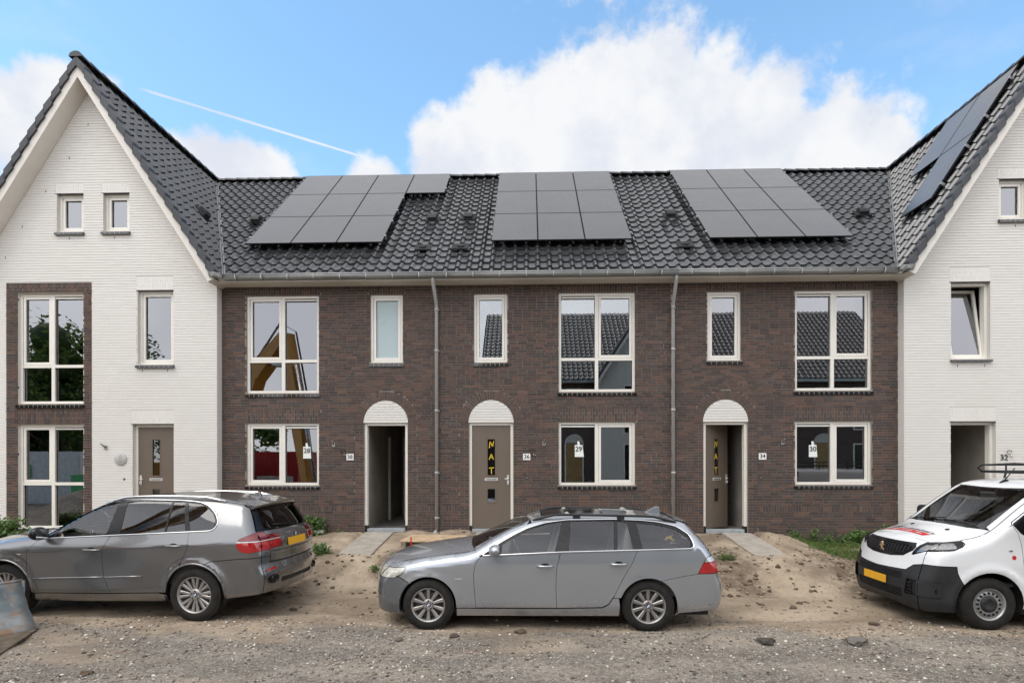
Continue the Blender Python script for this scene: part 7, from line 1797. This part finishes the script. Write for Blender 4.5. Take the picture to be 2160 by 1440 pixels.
def grass():
    rs=np.random.RandomState(5); N=26000; x=rs.uniform(5.3,8.3,N); y=rs.uniform(-2.9,-.08,N)
    d=vnoise(x,y,61,2.2,3)
    patch=np.exp(-(((x-6.35)/.62)**2+((y+1.35)/.42)**2))*1.1+np.exp(-(((x-6.9)/1.0)**2+((y+.45)/.28)**2))*1.2+np.exp(-(((x-6.5)/.35)**2+((y+2.45)/.28)**2))*.9
    k=rs.rand(N)<patch*.85+d*.25-.12; x,y=x[k],y[k]; n=len(x); z=gz(x,y)
    h=rs.uniform(.035,.12,n); a=rs.uniform(0,6.28,n); ln=rs.uniform(.2,.9,n)*h; w_=rs.uniform(.002,.004,n); b=a+1.57+rs.normal(0,.3,n)
    V=np.stack([np.stack([x+w_*np.cos(b),y+w_*np.sin(b),z],-1),np.stack([x-w_*np.cos(b),y-w_*np.sin(b),z],-1),np.stack([x+ln*np.cos(a)*.35,y+ln*np.sin(a)*.35,z+h*.6],-1)+np.stack([-w_*np.cos(b)*.7,-w_*np.sin(b)*.7,0*h],-1),np.stack([x+ln*np.cos(a),y+ln*np.sin(a),z+h],-1)],1).reshape(-1,3)
    F=[];  base=np.arange(n)*4; F=np.concatenate([np.stack([base,base+1,base+2],-1),np.stack([base,base+2,base+3],-1)],0)
    me=bpy.data.meshes.new('grass'); me.from_pydata(V.tolist(),[],F.tolist()); col=np.array(GREEN)[rs.randint(0,5,n)]*rs.uniform(.8,1.5,(n,1)); col[rs.rand(n)<.18]=(.26,.23,.10); col=np.concatenate([col,col],0)
    at=me.attributes.new('tint','FLOAT_COLOR','FACE'); arr=np.ones((len(col),4),np.float32); arr[:,:3]=col; at.data.foreach_set('color',arr.ravel()); me.materials.append(M['leaf'])
    o=link('grass',me); o['kind']='stuff'; o['label']='patchy grass on the sand in front of the weeds by the van'
grass()
# ------------------------------------------------------------------ excavator at the left, its bucket in the corner of the view
def excavator():
    T=thing('excavator','yellow excavator standing at the left with its scraped grey bucket lowered to the gravel','excavator',(-13,-10.5,STREET))
    tip=Vector((-6.486,-5.53,STREET)); wv=Vector((-.53,-.85,0)); ev=Vector((.85,-.53,0)); up=Vector((0,0,1))
    pr=[(0,.0),(-.06,.07),(-.16,.15),(-.30,.24),(-.40,.36),(-.45,.48),(-.45,.61)]
    n=14; Wd=1.7; pr2=catmull(pr,4,True)[:4*(len(pr)-1)+1]; V=[];F=[]; L=len(pr2)
    for k in range(n+1):
        for i,(e_,z_) in enumerate(pr2): V.append(tuple(tip+wv*(Wd*k/n)+ev*float(e_)+up*float(z_)))
    for k in range(n):
        for i in range(L-1): F.append((k*L+i,(k+1)*L+i,(k+1)*L+i+1,k*L+i+1))
    m=MB(); m.add(V,F,(1,1,1),True)
    B=build('bucket',m,'bucket_steel',T); sm=B.modifiers.new('plate','SOLIDIFY'); sm.thickness=.028
    m=MB(); fr=Vector((.398,-.917,0)); a=tip; m.prism([a+ev*.03+up*.004,a+fr*1.5+up*.004,a+wv*1.55+up*.01,a+wv*.02+up*.01],(0,0,.022)); build('cutting_edge',m,'rust_edge',B,loc=(0,0,0))
    m=MB(); m.tube([tip+ev*e+up*z for e,z in pr],.020,8); build('edge_rib',m,'bucket_steel',B,loc=(0,0,0))
    m=MB(); c=tip+wv*1.2-ev*.30+up*.55
    m.prism([c+ev*e+up*z for e,z in ((.15,-.45),(.18,.12),(-.1,.35),(-.35,.2),(-.25,-.3))],wv*.25); build('bucket_bracket',m,'bucket_steel',B,loc=(0,0,0))
    P=c+Vector((-.15,-.0,.2)); A=Vector((-9.25,-8.3,6.25)); Cc=Vector((-12.6,-10.3,1.1)); K=Vector((-10.9,-9.3,5.0))
    def arm(name,pts,w0,w1,th=.42):
        m=MB(); d=(pts[-1]-pts[0]); side=Vector((-(Cc-P).y,(Cc-P).x,0)).normalized()*th/2
        for i,(p,q) in enumerate(zip(pts[:-1],pts[1:])):
            n_=(q-p).cross(side).normalized(); a,b=w0[i],w0[i+1]
            m.prism([p+n_*a-side,q+n_*b-side,q-n_*b-side,p-n_*a-side],side*2)
        return build(name,m,'machine_yellow',T)
    arm('stick',[P,P+(A-P)*.55,A],[.14,.34,.30],0,.36); arm('boom',[A,K,K+(Cc-K)*.5,Cc],[.22,.42,.44,.28],0,.46)
    m=MB(); m.tube([K+Vector((0,0,.45)),A+(P-A)*.25+Vector((.15,.1,.35))],.09,10); m.tube([A+(P-A)*.22+Vector((.25,.2,.2)),P+Vector((.15,.1,.75))],.08,10); build('hydraulic_ram',m,'steel',T)
    m=MB()
    for dx in (0,.06,.12): m.tube([K+Vector((.1,.2+dx,.5)),A+Vector((-.2,dx,.55)),A+Vector((.4,dx,.2)),P+(A-P)*.6+Vector((.45,dx,.1))],.014,6)
    build('hose',m,'machine_dark',T)
    m=MB(); m.box(-15.6,-12.4,-11.9,-9.5,.45,1.5); build('engine_housing',m,'machine_yellow',T,bevel=.08)
    m=MB(); m.box(-13.4,-12.0,-10.1,-9.2,.6,2.5); build('cab',m,'machine_dark',T,bevel=.1)
    for y in (-12.0,-9.6):
        m=MB(); m.prism([(-15.6,y,-.4),(-15.3,y,-.64),(-12.1,y,-.64),(-11.8,y,-.4),(-11.8,y,.0),(-12.1,y,.25),(-15.3,y,.25),(-15.6,y,.0)],(0,.6,0)); build('track',m,'machine_dark',T,bevel=.04)
excavator()
# ------------------------------------------------------------------ across the street: only ever seen mirrored in the window panes and car sides
def far_brick(xa,xb,label,doorx,group='brick houses across the street'):
    yf=-16.7; H=thing('brick_house',label,'house',((xa+xb)/2,yf,STREET),0,group)
    m=MB(); m.box(xa,xb,-26,yf,-.7,5.6); build('wall',m,'far_brick',H)
    m=MB(); a=[(yf+.35,5.70),(yf-5,10.45),(yf-10.2,5.7)]
    m.quad((xb,a[0][0],a[0][1]),(xa,a[0][0],a[0][1]),(xa,a[1][0],a[1][1]),(xb,a[1][0],a[1][1])); m.quad((xb,a[1][0],a[1][1]),(xa,a[1][0],a[1][1]),(xa,a[2][0],a[2][1]),(xb,a[2][0],a[2][1])); build('roof',m,'roof_under',H)
    n=int((xb-xa)/TW); sv=Vector((0,-1/ml,MS/ml)); nv=Vector((0,MS/ml,1/ml)); tiles(H,(xb,yf+.35,5.72),(-1,0,0),sv,nv,(0,n),20,lambda p,i,j:1,lambda p:-999)
    m=MB(); m.box(xa,xb,yf+.28,yf+.46,5.55,5.7); build('gutter',m,'zinc',H)
    for (x0,x1,z0,z1) in ((doorx+1.5,doorx+3.1,3.1,5.3),(doorx+1.5,doorx+3.1,1.0,2.4),(doorx-.4,doorx+.35,3.8,5.3)):
        if x1>xb-.1 or 3.4<x1<9.6 : x0,x1=x0-4.2,x1-4.2
        m=MB(); f=.07
        m.box(x0,x1,yf,yf+.03,z0,z0+f); m.box(x0,x1,yf,yf+.03,z1-f,z1); m.box(x0,x0+f,yf,yf+.03,z0+f,z1-f); m.box(x1-f,x1,yf,yf+.03,z0+f,z1-f)
        if x1-x0>1: m.box((x0+x1)/2-.04,(x0+x1)/2+.04,yf,yf+.03,z0+f,z1-f)
        W=build('window',m,'cream_paint',H); m=MB(); m.box(x0+f,x1-f,yf+.004,yf+.012,z0+f,z1-f); build('pane',m,'trim_black',W,loc=(0,0,0))
    m=MB(); m.prism([(doorx+.5*math.cos(math.pi*k/14),yf+.002,2.44+.5*math.sin(math.pi*k/14)) for k in range(15)],(0,.03,0)); build('arch_infill',m,'white_mortar',H)
    m=MB(); m.box(doorx-.5,doorx+.5,yf+.002,yf+.04,-.02,2.42); D=build('door',m,'timber_fence',H)
    m=MB(); m.box(doorx-.5,doorx-.43,yf+.041,yf+.06,-.02,2.42); m.box(doorx+.43,doorx+.5,yf+.041,yf+.06,-.02,2.42); build('door_frame',m,'cream_paint',D,loc=(0,0,0))
MAT['far_brick']=M['far_brick']=None
t=MT('far_brick'); br=t.n('ShaderNodeTexBrick'); br.inputs['Scale'].default_value=1; br.inputs['Brick Width'].default_value=.215; br.inputs['Row Height'].default_value=.061; br.inputs['Mortar Size'].default_value=.005
br.inputs['Color1'].default_value=(.12,.078,.064,1); br.inputs['Color2'].default_value=(.075,.06,.058,1); br.inputs['Mortar'].default_value=(.17,.15,.14,1)
sp=t.n('ShaderNodeSeparateXYZ'); t.L.new(t.pos(),sp.inputs[0]); cb=t.n('ShaderNodeCombineXYZ'); t.L.new(sp.outputs['X'],cb.inputs['X']); t.L.new(sp.outputs['Z'],cb.inputs['Y']); t.L.new(cb.outputs[0],br.inputs['Vector']); t.set(br.outputs['Color'],.9); M['far_brick']=t.m
far_brick(-2.6,6.4,'dark roofed brick house across the street, mirrored in the panes left of the white gable',2.35)
far_brick(6.5,14.2,'dark roofed brick house across the street, mirrored in the panes right of the white gable',12.9)
far_brick(14.2,19.5,'second dark roofed brick house across the street beyond the mirrored white gable',15.2)
def far_white():
    xA=6.5; yf=-16.0; H=thing('white_house','white gable house across the street, mirrored in the window panes','house',(xA,yf,STREET))
    m=MB(); m.prism([(xA-3.02,yf,-.7),(xA+3.02,yf,-.7),(xA+3.02,yf,5.55),(xA,yf,10.0),(xA-3.02,yf,5.55)],(0,-9,0)); build('wall',m,'white_mortar',H)
    for s in (-1,1):
        m=MB(); m.prism([(xA,yf+.42,10.08),(xA+s*3.1,yf+.42,10.08-GS*3.1),(xA+s*3.1,yf+.42,10.33-GS*3.1),(xA,yf+.42,10.33)],(0,-.03,0)); build('verge_board',m,'cream_board',H)
        m=MB(); m.prism([(xA,yf+.45,10.33),(xA+s*3.15,yf+.45,10.33-GS*3.15),(xA+s*3.15,yf+.45,10.53-GS*3.15),(xA,yf+.45,10.53)],(0,-10,0)); build('roof',m,'verge_tile',H)
    for (x0,x1,z0,z1) in ((xA-1.7,xA-.2,2.9,5.4),(xA-1.7,xA-.2,.05,2.4),(xA+1.1,xA+1.9,3.8,5.4),(xA+.95,xA+1.9,0,2.4),(xA-.8,xA-.2,6.8,7.6),(xA+.3,xA+.9,6.8,7.6)):
        m=MB(); m.box(x0,x1,yf,yf+.02,z0,z1); W=build('window',m,'cream_paint',H); m=MB(); m.box(x0+.07,x1-.07,yf+.02,yf+.028,z0+.07,z1-.07); build('pane',m,'trim_black',W,loc=(0,0,0))
far_white()
def site_box(name,label,cat,x0,x1,y0,y1,z1,mat,bands=()):
    T=thing(name,label,cat,((x0+x1)/2,(y0+y1)/2,STREET)); m=MB(); n=int((x1-x0)/.16)
    for k in range(n):
        a=x0+(x1-x0)*k/n; b=x0+(x1-x0)*(k+1)/n; c=(b-a)*.25; m.quad((b,y1,STREET+.1),(b-c,y1-.03,STREET+.1),(b-c,y1-.03,z1),(b,y1,z1)); m.quad((b-c,y1-.03,STREET+.1),(a+c,y1-.03,STREET+.1),(a+c,y1-.03,z1),(b-c,y1-.03,z1)); m.quad((a+c,y1-.03,STREET+.1),(a,y1,STREET+.1),(a,y1,z1),(a+c,y1-.03,z1))
    m.box(x0,x1,y0,y1-.04,STREET+.02,z1+.02); build('box',m,mat,T)
    for (a,b,c,d,mm) in bands: q=MB(); q.box(a,b,y1+.004,y1+.016,c,d); build('panel',q,mm,T)
site_box('site_container','red steel container across the street mirrored in the window with notice 28','container',-16.2,-10.7,-15.2,-12.8,1.95,'container_red',((-15.9,-13.0,-.1,.45,'container_white'),(-12.6,-10.9,-.2,.85,'container_white')))
site_box('site_cabin','white site cabin across the street mirrored in the tall lower window','cabin',-27.5,-22.5,-17.5,-15,2.0,'container_white',((-26.2,-25.0,.7,1.35,'crate_green'),))
def crate(x,mat,label):
    T=thing('crate',label,'crate',(x,-14.3,STREET),0,'crates across the street'); m=MB(); m.box(x-.45,x+.45,-14.7,-13.9,STREET,.85); build('side',m,mat,T,bevel=.03); m=MB(); m.box(x-.47,x+.47,-14.72,-13.88,.80,.88); build('rim',m,mat,T)
crate(-21.6,'crate_green','green crate across the street mirrored in the tall lower window'); crate(-20.4,'crate_yellow','yellow crate across the street mirrored in the tall lower window')
def heap(x,y,r,h,label):
    bm=bmesh.new(); bmesh.ops.create_grid(bm,x_segments=30,y_segments=30,size=1)
    for v in bm.verts:
        d=v.co.length; v.co=Vector((v.co.x*r,v.co.y*r,h*max(0,1-d)**1.2*(1+.2*math.sin(v.co.x*7)*math.cos(v.co.y*6))-.03))
    me=bpy.data.meshes.new('sand_heap'); bm.to_mesh(me); bm.free(); me.materials.append(M['ground']); o=link('sand_heap',me,None,(x,y,STREET)); tag(o,label,'sand heap')
heap(-17.5,-10.5,3.2,1.7,'brown sand heap across the street mirrored in the lower windows')
def tree(x,y,h,r,label,seed):
    rng=random.Random(seed); T=thing('tree',label,'tree',(x,y,STREET),0,'trees across the street'); m=MB(); top=STREET+h
    m.tube([(x,y,STREET-.1),(x+.1,y,STREET+h*.3),(x-.1,y+.1,STREET+h*.6),(x,y,STREET+h*.85)],[.28,.22,.15,.05],9)
    for k in range(9):
        a=rng.uniform(0,6.28); z0=STREET+h*rng.uniform(.25,.6); l=r*rng.uniform(.6,.9); m.tube([(x,y,z0),(x+l*.5*math.cos(a),y+l*.5*math.sin(a),z0+l*.35),(x+l*math.cos(a),y+l*math.sin(a),z0+l*.6)],[.09,.06,.02],6)
    build('trunk',m,'bark',T); m=MB(); P=[]
    cl=[(Vector((rng.gauss(0,.42)*r,rng.gauss(0,.42)*r,STREET+h*rng.uniform(.30,.95))),r*rng.uniform(.24,.40)) for _ in range(34)]
    for c,rr in cl:
        bb=bmesh.new(); bmesh.ops.create_icosphere(bb,subdivisions=2,radius=rr*.55)
        m.add([tuple(Vector((x,y,0))+c+v.co*rng.uniform(.85,1.1)) for v in bb.verts],[tuple(v.index for v in f.verts) for f in bb.faces],(.055,.095,.028),True); bb.free()
        for _ in range(330): d=Vector((rng.gauss(0,1),rng.gauss(0,1),rng.gauss(0,.8))).normalized()*rr*rng.random()**.35; P.append(Vector((x,y,0))+c+d)
    leaf_cloud(m,P,.31,rng,[(.14,.23,.06),(.17,.27,.075),(.11,.18,.05)]); build('crown',m,'leaf',T,True)
tree(-27.5,-20,9.4,4.2,'leafy green tree across the street mirrored in the tall upper window',3); tree(-33,-22,8.6,4.2,'second green tree across the street at the edge of the tall window reflection',4)
tree(-21.5,-27,7.2,3.0,'smaller green tree far behind the mirrored excavator',6)
# ------------------------------------------------------------------ lettering becomes mesh, so it reads as an object
bpy.context.view_layer.update(); dg=bpy.context.evaluated_depsgraph_get()
for o in list(TEXTS):
    me=bpy.data.meshes.new_from_object(o.evaluated_get(dg)); nm=o.name.split('.')[0]; me.name=nm
    n=bpy.data.objects.new(nm,me); COL.objects.link(n); n.parent=o.parent; n.location=o.location; n.rotation_euler=o.rotation_euler
    if o.name in SHAPE:
        fn,x0,y0=SHAPE[o.name]; co=np.zeros(len(me.vertices)*3); me.vertices.foreach_get('co',co); co=co.reshape(-1,3); co[:,0]-=y0; me.vertices.foreach_set('co',co.ravel()); fn(me,x0)
    cu=o.data; bpy.data.objects.remove(o); bpy.data.curves.remove(cu)
